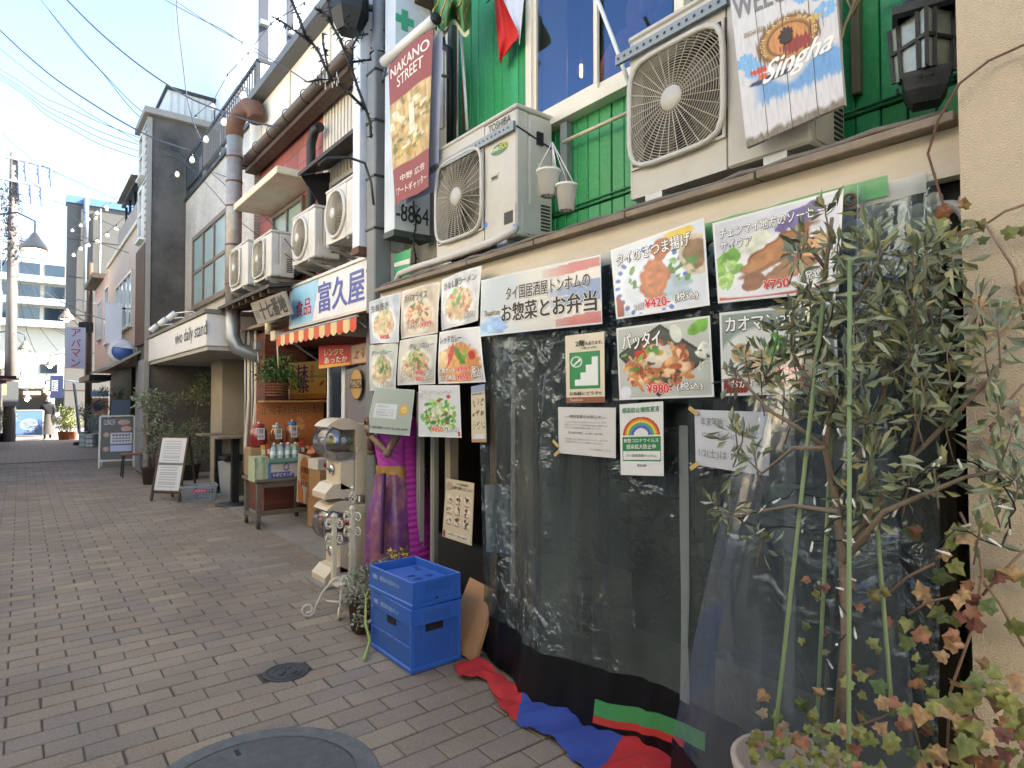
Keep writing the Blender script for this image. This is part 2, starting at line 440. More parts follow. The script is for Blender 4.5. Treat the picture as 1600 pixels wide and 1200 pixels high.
def paver_mesh(w, d, h=.02, b=.005):
    mb = MB(); a, c = w / 2, d / 2
    r = lambda x, y, z: [(-x, -y, z), (x, -y, z), (x, y, z), (-x, y, z)]
    vs = r(a, c, -h) + r(a, c, -b) + r(a - b, c - b, 0)
    fs = [(i + k * 4, (i + 1) % 4 + k * 4, (i + 1) % 4 + (k + 1) * 4, i + (k + 1) * 4) for k in range(2) for i in range(4)] + [(8, 9, 10, 11)]
    return vs, fs
BL_, BW_ = .283, .141
M_PAVER = M_rand('paver', ['#877b6c', '#8a7e6f', '#84786a', '#8c8071', '#877b6d', '#897d6e', '#83776a', '#8e8272', '#80786d', '#887a6a', '#968974', '#897a6a'], .82, .5, 160, dirt=.22, fine=.22,
                 positions=[0, .1, .2, .3, .4, .5, .6, .69, .77, .86, .94, .975])
HOLES = [(.78, 2.65, .49), (1.24, 3.69, .125)]
cells = []
row = 0; y = -.6
while y < 19.4:
    off = 0 if row % 2 == 0 else BL_ / 2
    x = X0 - off
    while x < X1 - .01:
        a, b_ = max(x, X0), min(x + BL_, X1)
        if b_ - a > .05: cells.append(((a + b_) / 2, y + BW_ / 2, b_ - a - .007))
        x += BL_
    y += BW_; row += 1
def seen(cx, cy):
    q = RC.transposed() @ Vector((cx, cy, -CAM_H))
    if q.z > -.3: return False
    u = 800 + FOC * q.x / -q.z; v = 600 - FOC * q.y / -q.z
    return -20 < u < 1250 and v < 1230
def inside(cx, cy): return any((cx - a) ** 2 + (cy - b) ** 2 < (r - .1) ** 2 for a, b, r in HOLES)
cells = [c for c in cells if not inside(c[0], c[1])]
vis = sorted([c for c in cells if seen(c[0], c[1])], key=lambda c: c[0] ** 2 + c[1] ** 2)
near = set(vis[:300])
pm = {}
for c in vis[:300]:
    w = round(c[2], 3)
    if w not in pm:
        me = bpy.data.meshes.new('paver'); vs, fs = paver_mesh(w, BW_ - .007); me.from_pydata(vs, [], fs); me.materials.append(M_PAVER); pm[w] = me
    o = bpy.data.objects.new('paver', pm[w]); COL.objects.link(o); o.parent = pavement
    o.location = (c[0] + random.uniform(-.002, .002), c[1] + random.uniform(-.002, .002), random.uniform(-.003, .001))
    o.rotation_euler = (random.uniform(-.006, .006), random.uniform(-.006, .006), random.uniform(-.008, .008))
far = MB()
for c in cells:
    if c in near: continue
    vs, fs = paver_mesh(c[2], BW_ - .007); dz = random.uniform(-.003, .001)
    far.add([(v[0] + c[0], v[1] + c[1], v[2] + dz) for v in vs], fs)
far.build('paver_field', M_PAVER, pavement, kind='stuff')
ap = MB(); ap.bx((X1 + .004, -3, -.028), (7, 34, .012)); struct(ap.build('concrete_apron', M_CONC))
en = MB(); en.bx((-30, 34.05, -.028), (40, 46, .004)); struct(en.build('cross_street', M('light asphalt', '#8a8680', .85, .1, 8, .3, 120)))

# ---- manhole covers
mh = thing('manhole_cover', 'large round manhole cover with wide concrete rim at the bottom edge', 'manhole cover', (.78, 2.65, 0), .4)
k = MB(); k.lathe([(.49, -.02), (.49, .004), (.484, .007), (.412, .008), (.407, .005), (.405, -.02)], n=64, smooth=False); k.build('rim', M('manhole rim', '#5b5f60', .75, .14, 20, .6, 140, dirt=.5, dcol='#85857f', dscale=14), mh, world=False)
k = MB(); k.lathe([(.398, -.02), (.398, .006), (.39, .008), (0.0, .008)], n=64, smooth=False); lid = k.build('lid', M('manhole lid', '#54585a', .6, .16, 25, .7, 160, metal=.2, dirt=.5, dcol='#777975', dscale=12), mh, world=False)
for a in (1.15, 1.75, 4.2, 5.0):
    k = MB(); k.box((.33 * math.cos(a), .33 * math.sin(a), .0065), (.06, .022, .006), Matrix.Rotation(a, 3, 'Z'), .002); k.build('key_slot', M_BLACK, mh, world=False)
mh2 = thing('small_manhole_cover', 'small round iron cover set in the brick pavers', 'manhole cover', (1.24, 3.69, 0), .3)
k = MB(); k.lathe([(.128, -.02), (.128, .004), (.11, .005), (.108, .001), (.1, .001)], n=40, smooth=False); k.build('rim', M_IRON, mh2, world=False)
k = MB(); k.lathe([(.1, -.01), (.1, .003), (.088, .003), (.086, .0065), (.07, .0065), (.068, .003), (0, .003)], n=40, smooth=False); k.build('lid', M_IRON, mh2, world=False)
for (a, b_, s_) in ((.035, .035, .03), (-.045, -.01, .028), (.02, -.045, .03), (-.01, .0, .012)):
    k = MB(); k.box((a, b_, .0065), (s_, s_ * .8, .006), Matrix.Rotation(.5, 3, 'Z'), .002); k.build('raised_mark', M_IRON, mh2, world=False)

# ---------------------------------------------------------------- helpers for buildings
def window(parent, y0, y1, z0, z1, x, panes_y=2, panes_z=1, fm=None, gm=None, fr=.05, back=None, sill=True, name='window'):
    """A framed window in a wall whose face is x (looking to -x)."""
    fm = fm or M_ALU; gm = gm or M_GLASSW
    k = MB(); d = .05
    k.bx((x - .02, y0, z1 - fr), (x + d, y1, z1)); k.bx((x - .02, y0, z0), (x + d, y1, z0 + fr))
    k.bx((x - .018, y0, z0 + fr), (x + d, y0 + fr, z1 - fr)); k.bx((x - .018, y1 - fr, z0 + fr), (x + d, y1, z1 - fr))
    wn_ = k.build(name, fm, parent)
    iy0, iy1, iz0, iz1 = y0 + fr, y1 - fr, z0 + fr, z1 - fr
    for i in range(1, panes_y):
        yy = iy0 + (iy1 - iy0) * i / panes_y; k = MB(); k.bx((x - .012, yy - fr * .4, iz0), (x + d * .8, yy + fr * .4, iz1)); k.build('mullion', fm, wn_)
    for i in range(1, panes_z):
        zz = iz0 + (iz1 - iz0) * i / panes_z; k = MB(); k.bx((x - .008, iy0, zz - fr * .4), (x + d * .7, iy1, zz + fr * .4)); k.build('transom', fm, wn_)
    for i in range(panes_y):
        for j in range(panes_z):
            a, b_ = iy0 + (iy1 - iy0) * i / panes_y, iy0 + (iy1 - iy0) * (i + 1) / panes_y
            c, e = iz0 + (iz1 - iz0) * j / panes_z, iz0 + (iz1 - iz0) * (j + 1) / panes_z
            k = MB(); k.bx((x + .014 + .006 * (i % 2), a, c), (x + .019 + .006 * (i % 2), b_, e)); k.build('pane', gm, wn_)
    if sill: k = MB(); k.bx((x - .06, y0 - .03, z0 - .04), (x + .04, y1 + .03, z0 - .002)); k.build('sill', fm, wn_)
    return wn_
M_GLASSW = M('window glass', '#1f2a33', .06, .1, 3, spec=.9, coat=.6)
M_FROST = M('frosted glass', '#8fa6a4', .25, .08, 3, spec=.7)

# ================================================================ buildings beyond the shop row on the left side
def plain_block(name, label, x0, x1, y0, y1, h, mat, wins=()):
    b = thing(name, label, 'building', ((x0 + x1) / 2, (y0 + y1) / 2, 0))
    k = MB(); k.bx((x0, y0, -.02), (x1, y1, h)); k.build('wall', mat, b)
    k = MB(); k.bx((x0 - .08, y0 - .08, h + .002), (x1 + .08, y1 + .08, h + .16)); k.build('parapet', M_CONC, b)
    return b
# near houses on the left, unseen walls bounding the lane, tone and height set to bounce sun
for i, (y0, y1, h, c) in enumerate(((-9, -1.2, 5.4, '#d2c7b4'), (-1.1, 6.4, 5.3, '#d6cdbc'), (6.5, 14.2, 5.6, '#cec3b0'), (14.3, 22.8, 5.2, '#cbc0ae'))):
    b = plain_block('lane_house', ['cream rendered house behind the viewer on the lane', 'cream rendered house facing the green restaurant', 'pale sand rendered house facing the striped awning shop', 'tan rendered house facing the white fascia bar'][i],
                    -8, -1.55, y0, y1, h, M('render ' + c, c, .85, .1, 3, .3, 60, dirt=.3, dcol='#6e675b'))
    k = MB(); k.bx((-1.56, y0 + .8, .2), (-1.52, y0 + 2.9, 2.3)); k.build('shutter', M('shutter grey', '#7c7f80', .5, .1, 4), b)
    for s_ in (0, 1):
        k = MB(); k.bx((-1.57, y0 + 1 + s_ * 3, 3.0), (-1.53, y0 + 2.6 + s_ * 3, 4.0)); wv = k.build('window', M_GLASSW, b)
# tall block whose edge shows at the left margin
tb = thing('tall_block', 'tall blue-grey block at the left margin behind the utility pole', 'building', (-4, 36, 0))
k = MB(); k.bx((-8, 24.6, -.02), (-.66, 33.9, 11.3)); k.build('wall', M('blue grey render', '#8b95a3', .7, .1, 2, dirt=.3), tb)
for j in range(3):
    for i in range(4):
        k = MB(); k.bx((-.69, 25.4 + i * 2.2, 3.4 + j * 2.6), (-.65, 26.8 + i * 2.2, 4.9 + j * 2.6)); k.build('window', M_GLASSW, tb)

# ================================================================ far end of the lane
fw = thing('far_white_building', 'white office building with balconies closing the far end of the lane', 'building', (2, 62, 0))
k = MB(); k.bx((-6, 62, -.02), (5.2, 72, 12.6)); k.build('wall', M('far white', '#c9c1ae', .7, .05, 1), fw)
for j in range(3):
    z = 7.3 + j * 1.75
    k = MB(); k.bx((-5.4, 61.2, z - .1), (4.6, 61.99, z + .45)); k.build('balcony', M('far balcony', '#a9b2b8', .5, .05, 2), fw)
    for i in range(6):
        k = MB(); k.bx((-5.0 + i * 1.6, 61.93, z + .5), (-3.7 + i * 1.6, 61.99, z + 1.5)); k.build('window', M_GLASSW, fw)
for (a, b_, c, e) in ((1.2, 2.3, 3.6, 4.3), (3.0, 4.4, 2.3, 3.0), (.0, .7, 2.2, 3.0)):
    k = MB(); k.bx((a, 61.93, c), (b_, 61.99, e)); k.build('window', M_GLASSW, fw)
fg = thing('far_shop_front', 'lit grey shop front under the white building at the lane end', 'shop front', (2, 60, 0))
k = MB(); k.bx((-3, 58.5, 2.35), (5.0, 61.1, 2.9)); k.build('canopy', M('far canopy', '#9ca3a6', .6, .06, 2), fg)
k = MB(); k.bx((-3, 60.9, 0), (5.0, 61.0, 2.34)); k.build('front', M('shop front', '#3a3632', .4, .3, 1.2), fg)
for i in range(5):
    k = MB(); k.bx((-2.6 + i * 1.4, 60.8, 1.9), (-1.6 + i * 1.4, 60.88, 2.1)); k.build('lamp_strip', M('far lamp', '#ffdca8', .5, emit=5), fg)
wt = thing('far_glass_tower', 'pale glass-fronted tower rising above the lane end', 'building', (0, 80, 0))
k = MB(); k.bx((-14, 82, 0), (2.6, 92, 17.6)); k.build('wall', M('far pale', '#b4bcc2', .5, .05, .6), wt)
for j in range(4):
    k = MB(); k.bx((-10, 81.9, 9.6 + j * 1.9), (2.4, 81.98, 10.6 + j * 1.9)); k.build('window', M('far glass', '#6c86a0', .15, .1, .8, spec=.8), wt)

gb = thing('grey_block', 'plain grey windowless block with blue roof edge and tall drainpipe', 'building', (5, 42, 0))
k = MB(); k.bx((1.82, 40, -.02), (9, 40.9, 11.9)); k.build('wall', M('grey siding', '#66645f', .85, .06, 3, dirt=.15, dcol='#54524e', spec=.2), gb)
k = MB(); k.bx((1.75, 39.9, 11.92), (9, 40.9, 12.3)); k.build('roof_edge', M('blue roof edge', '#5d7fa6', .5, .1, 3), gb)
k = MB(); k.tube([(2.6, 39.8, 12.2), (2.6, 39.8, 6.2)], .08, 10); k.tube([(2.6, 39.8, 12.2), (2.6, 39.8, 9.8)], .13, 10); k.build('drainpipe', M_GALV, gb)
k = MB(); k.tube([(3.25, 39.85, 11.8), (3.25, 39.85, 3)], .05, 8); k.build('downpipe', M_GALV, gb)
for zz in range(1, 6):
    k = MB(); k.bx((1.82, 39.985, zz * 2.0), (8.9, 39.999, zz * 2.0 + .02)); k.build('panel_joint', M_DARK, gb)
k = MB(); k.tube([(4.6, 40.5, 12.25), (4.6, 40.5, 14.2)], .03, 5); k.build('antenna', M_GALV, gb)

# ================================================================ houses beyond the bar (street face x = XP)
XP, YS = 2.03, 14.6
M_PEACH = M('peach render', '#cdb39a', .8, .07, 2.5, .2, 60, dirt=.3, dcol='#a58c74')
pb = thing('peach_house', 'peach rendered house with wide aluminium window and fenced roof terrace', 'building', (4, 19, 0))
k = MB(); k.bx((XP, 15.95, 2.5), (7, 22.2, 5.5)); k.build('wall', M_PEACH, pb)
k = MB(); k.bx((2.75, 15.95, -.02), (7, 22.2, 2.498)); k.build('shop_wall', M('shop wall brown', '#4a4036', .8, .2, 2, dirt=.3), pb)
k = MB(); k.bx((XP - .05, 15.95, 5.502), (7, 22.2, 5.6)); k.build('coping', M_CREAM, pb)
window(pb, 16.8, 19.9, 3.3, 4.6, XP - .03, 4, 1)
for i in range(18):
    k = MB(); k.bx((XP - .04, 16.0 + i * .2, 5.6), (XP, 16.17 + i * .2, 6.0)); k.build('fence_board', M('terrace fence', '#a5968a', .7, .12, 5), pb)
pb2 = thing('far_peach_house', 'further pink-beige house with overhanging dark eave', 'building', (4, 25, 0))
k = MB(); k.bx((XP + .08, 22.3, 2.5), (7, 27.3, 5.55)); k.build('wall', M('pink beige render', '#c9a48e', .8, .07, 2.5, dirt=.3, dcol='#9d7d69'), pb2)
k = MB(); k.bx((2.6, 22.3, -.02), (7, 27.3, 2.498)); k.build('shop_wall', M('shop wall dark', '#4d443c', .8, .2, 2, dirt=.3), pb2)
k = MB(); k.bx((XP - .25, 24.4, 5.56), (7, 27.5, 5.72)); k.build('roof', M_WOODD, pb2)
window(pb2, 24.8, 26.0, 3.6, 4.9, XP + .05, 2, 1); window(pb2, 22.5, 23.6, 3.3, 5.1, XP + .05, 1, 1, fr=.07)
lr = thing('roof_shelter', 'open corrugated roof shelter on thin posts above the peach house', 'shelter', (3, 17.6, 5.6))
k = MB(); k.beam((2.0, 15.95, 6.5), (2.0, 18.6, 6.5), .08, .06); k.build('front_rail', M_DARK, lr)
k = MB()
for i in range(12):
    yy = 15.95 + i * .222
    for a0, a1, h0, h1 in ((0, .11, 0, .04), (.11, .222, .04, 0)):
        k.add([(1.86, yy + a0, 6.56 + h0), (1.86, yy + a1, 6.56 + h1), (5.0, yy + a1, 6.8 + h1), (5.0, yy + a0, 6.8 + h0)], [(0, 1, 2, 3)])
k.build('roof_sheet', M('corrugated roof', '#8d8d88', .6, .1, 3), lr)
for yy in (16.1, 17.0, 17.8, 18.5):
    k = MB(); k.tube([(2.06, yy, 5.6), (2.06, yy, 6.48)], .03, 6); k.build('post', M_DARK, lr)
ch = thing('clapboard_house', 'grey clapboard house with blackened concrete side wall above the bar', 'building', (4, 15, 0))
M_CLAP = M('grey clapboard', '#a3a4a2', .7, .08, 4, dirt=.25)
k = MB(); k.bx((XP - .02, YS, -.02), (5.2, 15.9, 7.45)); k.build('side_wall', M('stained concrete', '#5c5a56', .9, .25, 1.5, .5, 40, dirt=.95, dcol='#262422', dscale=.9), ch)
k = MB(); k.bx((XP - .12, YS - .12, 7.452), (5.3, 15.94, 7.58)); k.build('roof_edge', M('weathered edge', '#8d8a83', .8, .15, 4), ch)
for i in range(18):
    z = 4.82 + i * .146
    k = MB(); k.add([(XP - .055, YS + .04, z), (XP - .055, 15.88, z), (XP - .032, 15.88, z + .144), (XP - .032, YS + .04, z + .144), (XP - .021, YS + .04, z), (XP - .021, 15.88, z)], [(0, 1, 2, 3), (0, 4, 5, 1)]); k.build('clapboard', M_CLAP, ch)
window(ch, 14.9, 15.5, 6.3, 7.2, XP - .08, 1, 2, M_WHITEP); window(ch, 14.9, 15.5, 4.95, 6.05, XP - .08, 1, 2, M_WHITEP)
for i in range(12):
    k = MB(); k.bx((XP - .07, YS + .04 + i * .106, 2.72), (XP - .03, YS + .125 + i * .106, 4.8)); k.build('slat', M('brown slats', '#5b4536', .75, .2, 5, dirt=.3), ch)
k = MB(); k.bx((XP - .06, YS - .03, 0), (XP + .03, YS - .003, 7.4)); k.build('corner_strip', M('weathered edge', '#8d8a83'), ch)
for i in range(4):
    k = MB(); k.bx((XP - .05, YS + .06 + i * .3, 0.05), (XP - .025, YS + .33 + i * .3, 2.4)); k.build('door_panel', M('faded blue boards', '#8f9299', .7, .15, 3), ch)
def pa_x(): return P(372, 0, y=13.2).x
rb = thing('roof_cabin', 'white ribbed metal cabin on the roof above the stained wall', 'roof cabin', (3, 15.4, 7.6))
cx0, cx1 = P(262, 150, y=15.0).x, pa_x() - .03; cz = P(300, 150, y=15).z
k = MB(); k.bx((cx0, 15.0, 7.585), (cx1, 18.5, cz)); k.build('wall', M('white sheet', '#cfd0cd', .6, .05, 3), rb)
for i in range(7):
    xx = cx0 + .06 + i * .135; k = MB(); k.bx((xx, 14.98, 7.59), (xx + .025, 14.998, cz - .01)); k.build('rib', M('white rib', '#b5b7b5', .6, .05, 3), rb)
k = MB(); k.bx((cx0 - .05, 14.94, cz + .002), (cx1 + .05, 18.6, cz + .06)); k.build('roof', M_DARK, rb)
# the tall pale tower behind the roofs
tw = thing('white_panel_tower', 'tall white panelled building with dark slot windows above the red brick shop', 'building', (9, 19, 0))
TY = 13.2; pa = P(372, 0, y=TY); 
k = MB(); k.bx((pa.x, TY, 0), (11, 20, 18)); k.build('wall', M('white panels', '#dfe3e8', .55, .03, 2), tw)
for i in range(22):
    k = MB(); k.bx((pa.x + .1 + i * .3, TY - .015, 5), (pa.x + .112 + i * .3, TY - .002, 18)); k.build('panel_joint', M('joint grey', '#b3b8bd', .6, .03, 2), tw)
for (ua, ub) in ((404, 419), (448, 458)):
    xa, xb = P(ua, 60, y=TY).x, P(ub, 60, y=TY).x
    k = MB(); k.bx((xa, TY - .03, 7.0), (xb, TY - .005, 16)); k.build('slot', M('slot dark', '#3b4048', .5, .2, 2), tw)
    for z in (7.9, 9.3, 10.8):
        k = MB(); k.bx((xa, TY - .15, z), (xb, TY - .032, z + .09)); k.build('landing', M_GALV, tw)
xa, xb = P(405, 130, y=12.6).x, P(455, 130, y=12.6).x
k = MB(); k.bx((xa, 12.5, P(430, 155, y=12.6).z), (xb, 13.1, P(430, 108, y=12.6).z)); k.build('tank_box', M('white tank', '#e8eaec', .4, .02, 2), tw)
# ================================================================ SHOP ROW: bar, red brick shop, restaurant, stucco house
def M_tiles(name, c1, c2, mort, w, h, rough=.6, ms=.006, dirt=.3, axis='yz', bump=.4, off=.5):
    if name in MATS: return MATS[name]
    m = bpy.data.materials.new(name); m.use_nodes = True; n = m.node_tree.nodes; l = m.node_tree.links; b = n['Principled BSDF']
    ge = n.new('ShaderNodeNewGeometry'); sp = n.new('ShaderNodeSeparateXYZ'); cb = n.new('ShaderNodeCombineXYZ')
    l.new(ge.outputs['Position'], sp.inputs[0]); l.new(sp.outputs[1 if axis == 'yz' else 0], cb.inputs[0]); l.new(sp.outputs[2], cb.inputs[1])
    br = n.new('ShaderNodeTexBrick'); l.new(cb.outputs[0], br.inputs['Vector']); br.inputs['Scale'].default_value = 1; br.offset = off
    br.inputs['Brick Width'].default_value = w; br.inputs['Row Height'].default_value = h; br.inputs['Mortar Size'].default_value = ms
    for k, c in (('Color1', c1), ('Color2', c2), ('Mortar', mort)): br.inputs[k].default_value = (*lin(c), 1)
    nz = n.new('ShaderNodeTexNoise'); nz.inputs['Scale'].default_value = 1.7; nz.inputs['Detail'].default_value = 7; l.new(ge.outputs['Position'], nz.inputs['Vector'])
    r = n.new('ShaderNodeMapRange'); r.inputs[1].default_value = .3; r.inputs[2].default_value = .7; r.inputs[3].default_value = 1 - dirt; r.inputs[4].default_value = 1.05; l.new(nz.outputs[0], r.inputs[0])
    vm = n.new('ShaderNodeVectorMath'); vm.operation = 'SCALE'; l.new(br.outputs[0], vm.inputs[0]); l.new(r.outputs[0], vm.inputs['Scale']); l.new(vm.outputs[0], b.inputs['Base Color'])
    bp = n.new('ShaderNodeBump'); bp.inputs['Strength'].default_value = bump; bp.inputs['Distance'].default_value = .01; bp.invert = True
    l.new(br.outputs['Fac'], bp.inputs['Height']); l.new(bp.outputs[0], b.inputs['Normal']); b.inputs['Roughness'].default_value = rough
    MATS[name] = m; return m

# ---------------------------------------------------------------- bar with the long white fascia
XV = 2.7
vb = thing('bar_building', 'white tiled bar building with brown window and long white fascia', 'building', (4, 12.7, 0))
M_WT = M_tiles('white small tiles', '#cfc9bc', '#bdb6a8', '#8d867a', .1, .045, .4, .004, .25)
wy0, wy1, wz0, wz1 = P(356, 400, x=XV).y, P(302, 400, x=XV).y, P(302, 477, x=XV).z - .1, P(302, 377, x=XV).z + .05
for lo, hi in (((XV, 9.62, 2.9), (XV + .3, wy0, 5.75)), ((XV, wy1, 2.9), (XV + .3, 14.57, 5.75)), ((XV, wy0, wz1), (XV + .3, wy1, 5.75)), ((XV, wy0, 2.9), (XV + .3, wy1, wz0))):
    k = MB(); k.bx(lo, hi); k.build('wall', M_WT, vb)
k = MB(); k.bx((XV + .29, 9.62, 2.9), (6.5, 9.7, 5.75)); k.build('side_wall', M_WT, vb)
k = MB(); k.bx((XV + .05, 9.63, 5.752), (6.5, 14.58, 5.85)); k.build('roof', M_CONC, vb)
k = MB(); k.bx((XV - .04, 9.62, 5.752), (XV + .04, 14.57, 5.82)); k.build('coping', M_DARK, vb)
window(vb, wy0, wy1, wz0, wz1, XV - .01, 3, 2, M('brown frame', '#6f6156', .5, .08, 5), M_FROST, fr=.08)
k = MB(); k.bx((XV + .2, wy0, wz0), (XV + .25, wy1, wz1)); k.build('blind', M('beige blind', '#b8b3a3', .8, .05, 3), vb)
# roof railing
rl = thing('roof_railing', 'dark steel railing along the roof of the white tiled bar', 'railing', (XV, 12.7, 5.82))
for z in (5.97, 6.6):
    k = MB(); k.bx((XV - .02, 9.5, z), (XV + .02, 14.4, z + .05)); k.build('rail', M_DARK, rl)
for i in range(37):
    yy = 9.52 + i * .13
    k = MB(); k.bx((XV - .01, yy, 6.02), (XV + .01, yy + .02, 6.6)); k.build('bar', M_DARK, rl)
for yy in (9.5, 11.5, 12.9, 14.38):
    k = MB(); k.bx((XV - .03, yy - .03, 5.822), (XV + .03, yy + .03, 6.62)); k.build('post', M_DARK, rl)
for z in (5.97, 6.6):
    k = MB(); k.bx((XV, 9.46, z), (XV + 1.6, 9.5, z + .05)); k.build('end_rail', M_DARK, rl)
# fascia sign
sy0 = P(322, 520, x=2.04).y; sy1 = YS - .04
sg = thing('bar_fascia_sign', 'long white fascia board with thin dark lettering above the bar', 'sign', (2.04, 12, 2.35))
k = MB(); k.bx((2.04, sy0, 2.34), (XV + .25, sy1, 2.80), .01); k.build('board', M('fascia white', '#d9d9d6', .4, .03, 3, dirt=.2, dcol='#9b978d'), sg)
k = MB(); k.bx((2.01, sy0 - .03, 2.802), (XV + .3, sy1, 2.86)); k.build('cap', M('weathered cap', '#7d7a73', .8, .2, 5, dirt=.5), sg)
lettering(sg, [('vivo daily stand', 0, .2, 1, .78, '#232323', .02)], frame_fn((2.04, 11.75, 2.34), (0, -2.25, 0), (0, 0, .46), (-1, 0, 0)))
for i, (u, v) in enumerate(((240, 513), (254, 503), (268, 494))):
    p = P(u, v, x=1.95)
    k = thing('spot_lamp', ['white cylinder spot lamp nearest the clapboard house over the fascia', 'middle white cylinder spot lamp over the long fascia', 'white cylinder spot lamp nearest the brown window over the fascia'][i], 'spot lamp', p, group='spot lamps over the bar sign')
    q = MB(); q.lathe([(.0, -.08), (.05, -.08), (.05, .07), (.035, .08), (0, .08)], p, 16, (-.7, .1, -.7)); q.build('lamp_body', M_WHITEP, k)
    q = MB(); q.tube([p + Vector((.03, 0, .05)), p + Vector((.3, -.05, .1)), (2.5, p.y - .1, p.z + .0)], .012, 6); q.build('arm', M_WHITEP, k)
# open ground floor
k = MB(); k.bx((2.07, sy0 + .02, 2.28), (6, 14.55, 2.338)); k.build('soffit', M('soffit', '#a8a49b', .7, .05, 3), vb)
k = MB(); k.bx((3.5, 9.7, 0), (3.6, 14.57, 2.3)); k.build('back_wall', M('bar back wall', '#8f8778', .8, .12, 2, dirt=.3), vb)
k = MB(); k.bx((2.75, 11.6, 0), (3.5, 12.4, 2.28)); k.build('pillar', M('beige panel', '#a39a88', .75, .08, 3, dirt=.25), vb)
dv = MB(); dv.bx((3.42, 10.2, .05), (3.48, 11.2, 2.1)); d_ = dv.build('door', M_WOODD, vb)
k = MB(); k.bx((3.40, 10.3, .9), (3.418, 11.1, 2.0)); k.build('pane', M_GLASSW, d_)
for yy in (10.1, 11.3):
    k = MB(); k.bx((3.35, yy - .05, 0), (3.5, yy + .05, 2.28)); k.build('door_post', M_CREAM, vb)
# tall stove duct between the bar and the red brick shop
du = thing('stove_duct', 'tall rust-streaked metal stove duct with curved hood at the bar corner', 'duct', (2.32, 9.3, 2.3))
dx, dy = P(366, 300, x=2.33).x, P(366, 300, x=2.33).y
k = MB(); k.tube([(dx, dy, 2.9), (dx, dy, 5.35)], .105, 16); k.build('pipe', M('duct steel', '#a3a29c', .5, .15, 5, metal=.3, dirt=.75, dcol='#7c4a30', dscale=2.2), du)
for z in (3.2, 3.75, 4.3, 4.65, 5.0):
    k = MB(); k.lathe([(.106, -.012), (.112, -.01), (.112, .01), (.106, .012)], (dx, dy, z), 16); k.build('band', M_RUST, du)
k = MB(); k.tube([(dx, dy, 2.92), (dx, dy, 2.45), (dx + .05, dy - .05, 2.3), (dx + .3, dy - .1, 2.2), (3.3, dy - .1, 2.18)], .1, 14); k.build('lower_elbow', M_GALV, du)
k = MB(); k.tube([(dx, dy, 5.3), (dx, dy, 5.48), (dx + .05, dy - .08, 5.62), (dx + .1, dy - .28, 5.66), (dx + .14, dy - .46, 5.58), (dx + .15, dy - .52, 5.4)], .115, 14); k.build('hood', M_RUST, du)

# ---------------------------------------------------------------- red brick shop
XB = 2.78
rbk = thing('red_brick_shop', 'red painted brick shop house with white fascia gutter and small hoods', 'building', (4, 7.3, 0))
M_PINK = M_tiles('red painted brick', '#a4615a', '#95544e', '#74433e', .42, .2, .75, .008, .25)
py = 7.12
k = MB(); k.bx((XB, py, 2.35), (6.5, 9.6, 5.05)); k.build('wall', M_PINK, rbk)
M_RIB = M('ribbed white panel', '#cfcabd', .6, .05, 4, dirt=.2, dcol='#98917f')
k = MB(); k.bx((XB + .02, 4.25, 2.35), (6.5, py - .002, 5.05)); k.build('panel_wall', M_RIB, rbk)
for i in range(32):
    yy = 4.27 + i * .09
    k = MB(); k.bx((XB - .004, yy, 3.9), (XB + .018, yy + .055, 5.03)); k.build('rib', M_RIB, rbk)
k = MB(); k.bx((2.62, 4.3, 5.06), (6.5, 9.6, 5.75)); k.build('fascia', M('cream fascia', '#ddd8ca', .6, .05, 3, dirt=.2), rbk)
for yy in (5.2, 6.5, 7.8, 9.0):
    k = MB(); k.bx((2.605, yy, 5.07), (2.618, yy + .025, 5.74)); k.build('batten', M_CREAM, rbk)
rf = MB(); rf.bx((2.45, 4.3, 5.755), (6.5, 9.7, 5.86)); rf.build('roof', M('roof tile', '#5d5f63', .7, .15, 4), rbk)
k = MB()
pts = [(2.53 + .075 * math.cos(PI + PI * j / 8), 5.06 + .075 * math.sin(PI + PI * j / 8)) for j in range(9)]
k.add([(x, 4.3, z) for x, z in pts] + [(x, 9.65, z) for x, z in pts], [(j, j + 1, 10 + j, 9 + j) for j in range(8)], True); gut = k.build('gutter', M('brown gutter', '#4b4038', .5, .1, 6), rbk)
for i in range(9):
    k = MB(); k.ring((2.53, 4.5 + i * .62, 5.06), .079, .006, (0, 1, 0), 20, 5); k.build('bracket', M_DARK, gut)
k = MB(); k.bx((2.56, 4.3, 4.93), (2.72, 9.6, 5.05)); k.build('soffit_board', M_WOODD, rbk)
# little concrete hood with its window
k = MB(); k.bx((2.28, 7.25, 4.2), (XB, 9.1, 4.29), .008); k.build('hood', M_CREAM, rbk)
window(rbk, 7.7, 8.9, 3.15, 4.15, XB - .03, 2, 1, M('bronze frame', '#6b655c', .5, .08, 5), M_FROST, fr=.05, sill=False)
# dark side hood over the ribbed panel window
k = MB(); k.add([(2.42, 5.1, 4.14), (2.42, 6.95, 4.14), (XB, 6.95, 4.3), (XB, 5.1, 4.3), (2.42, 5.1, 4.1), (2.42, 6.95, 4.1), (XB, 6.95, 4.26), (XB, 5.1, 4.26)], [(0, 1, 2, 3), (4, 7, 6, 5), (0, 4, 5, 1), (2, 6, 7, 3), (0, 3, 7, 4), (1, 5, 6, 2)]); k.build('side_hood', M('dark hood', '#3b342d', .7, .15, 6), rbk)
for yy in (5.2, 6.9):
    k = MB(); k.prism([(0, 0), (.34, .12), (.34, -.45)], (2.44, yy, 4.1), (1, 0, 0), (0, 0, 1), (0, .015, 0)); k.build('hood_bracket', M_BLACK, rbk)
window(rbk, 5.3, 6.8, 3.35, 4.05, XB - .035, 2, 1, M_ALU, M_GLASSW, fr=.05, sill=False)
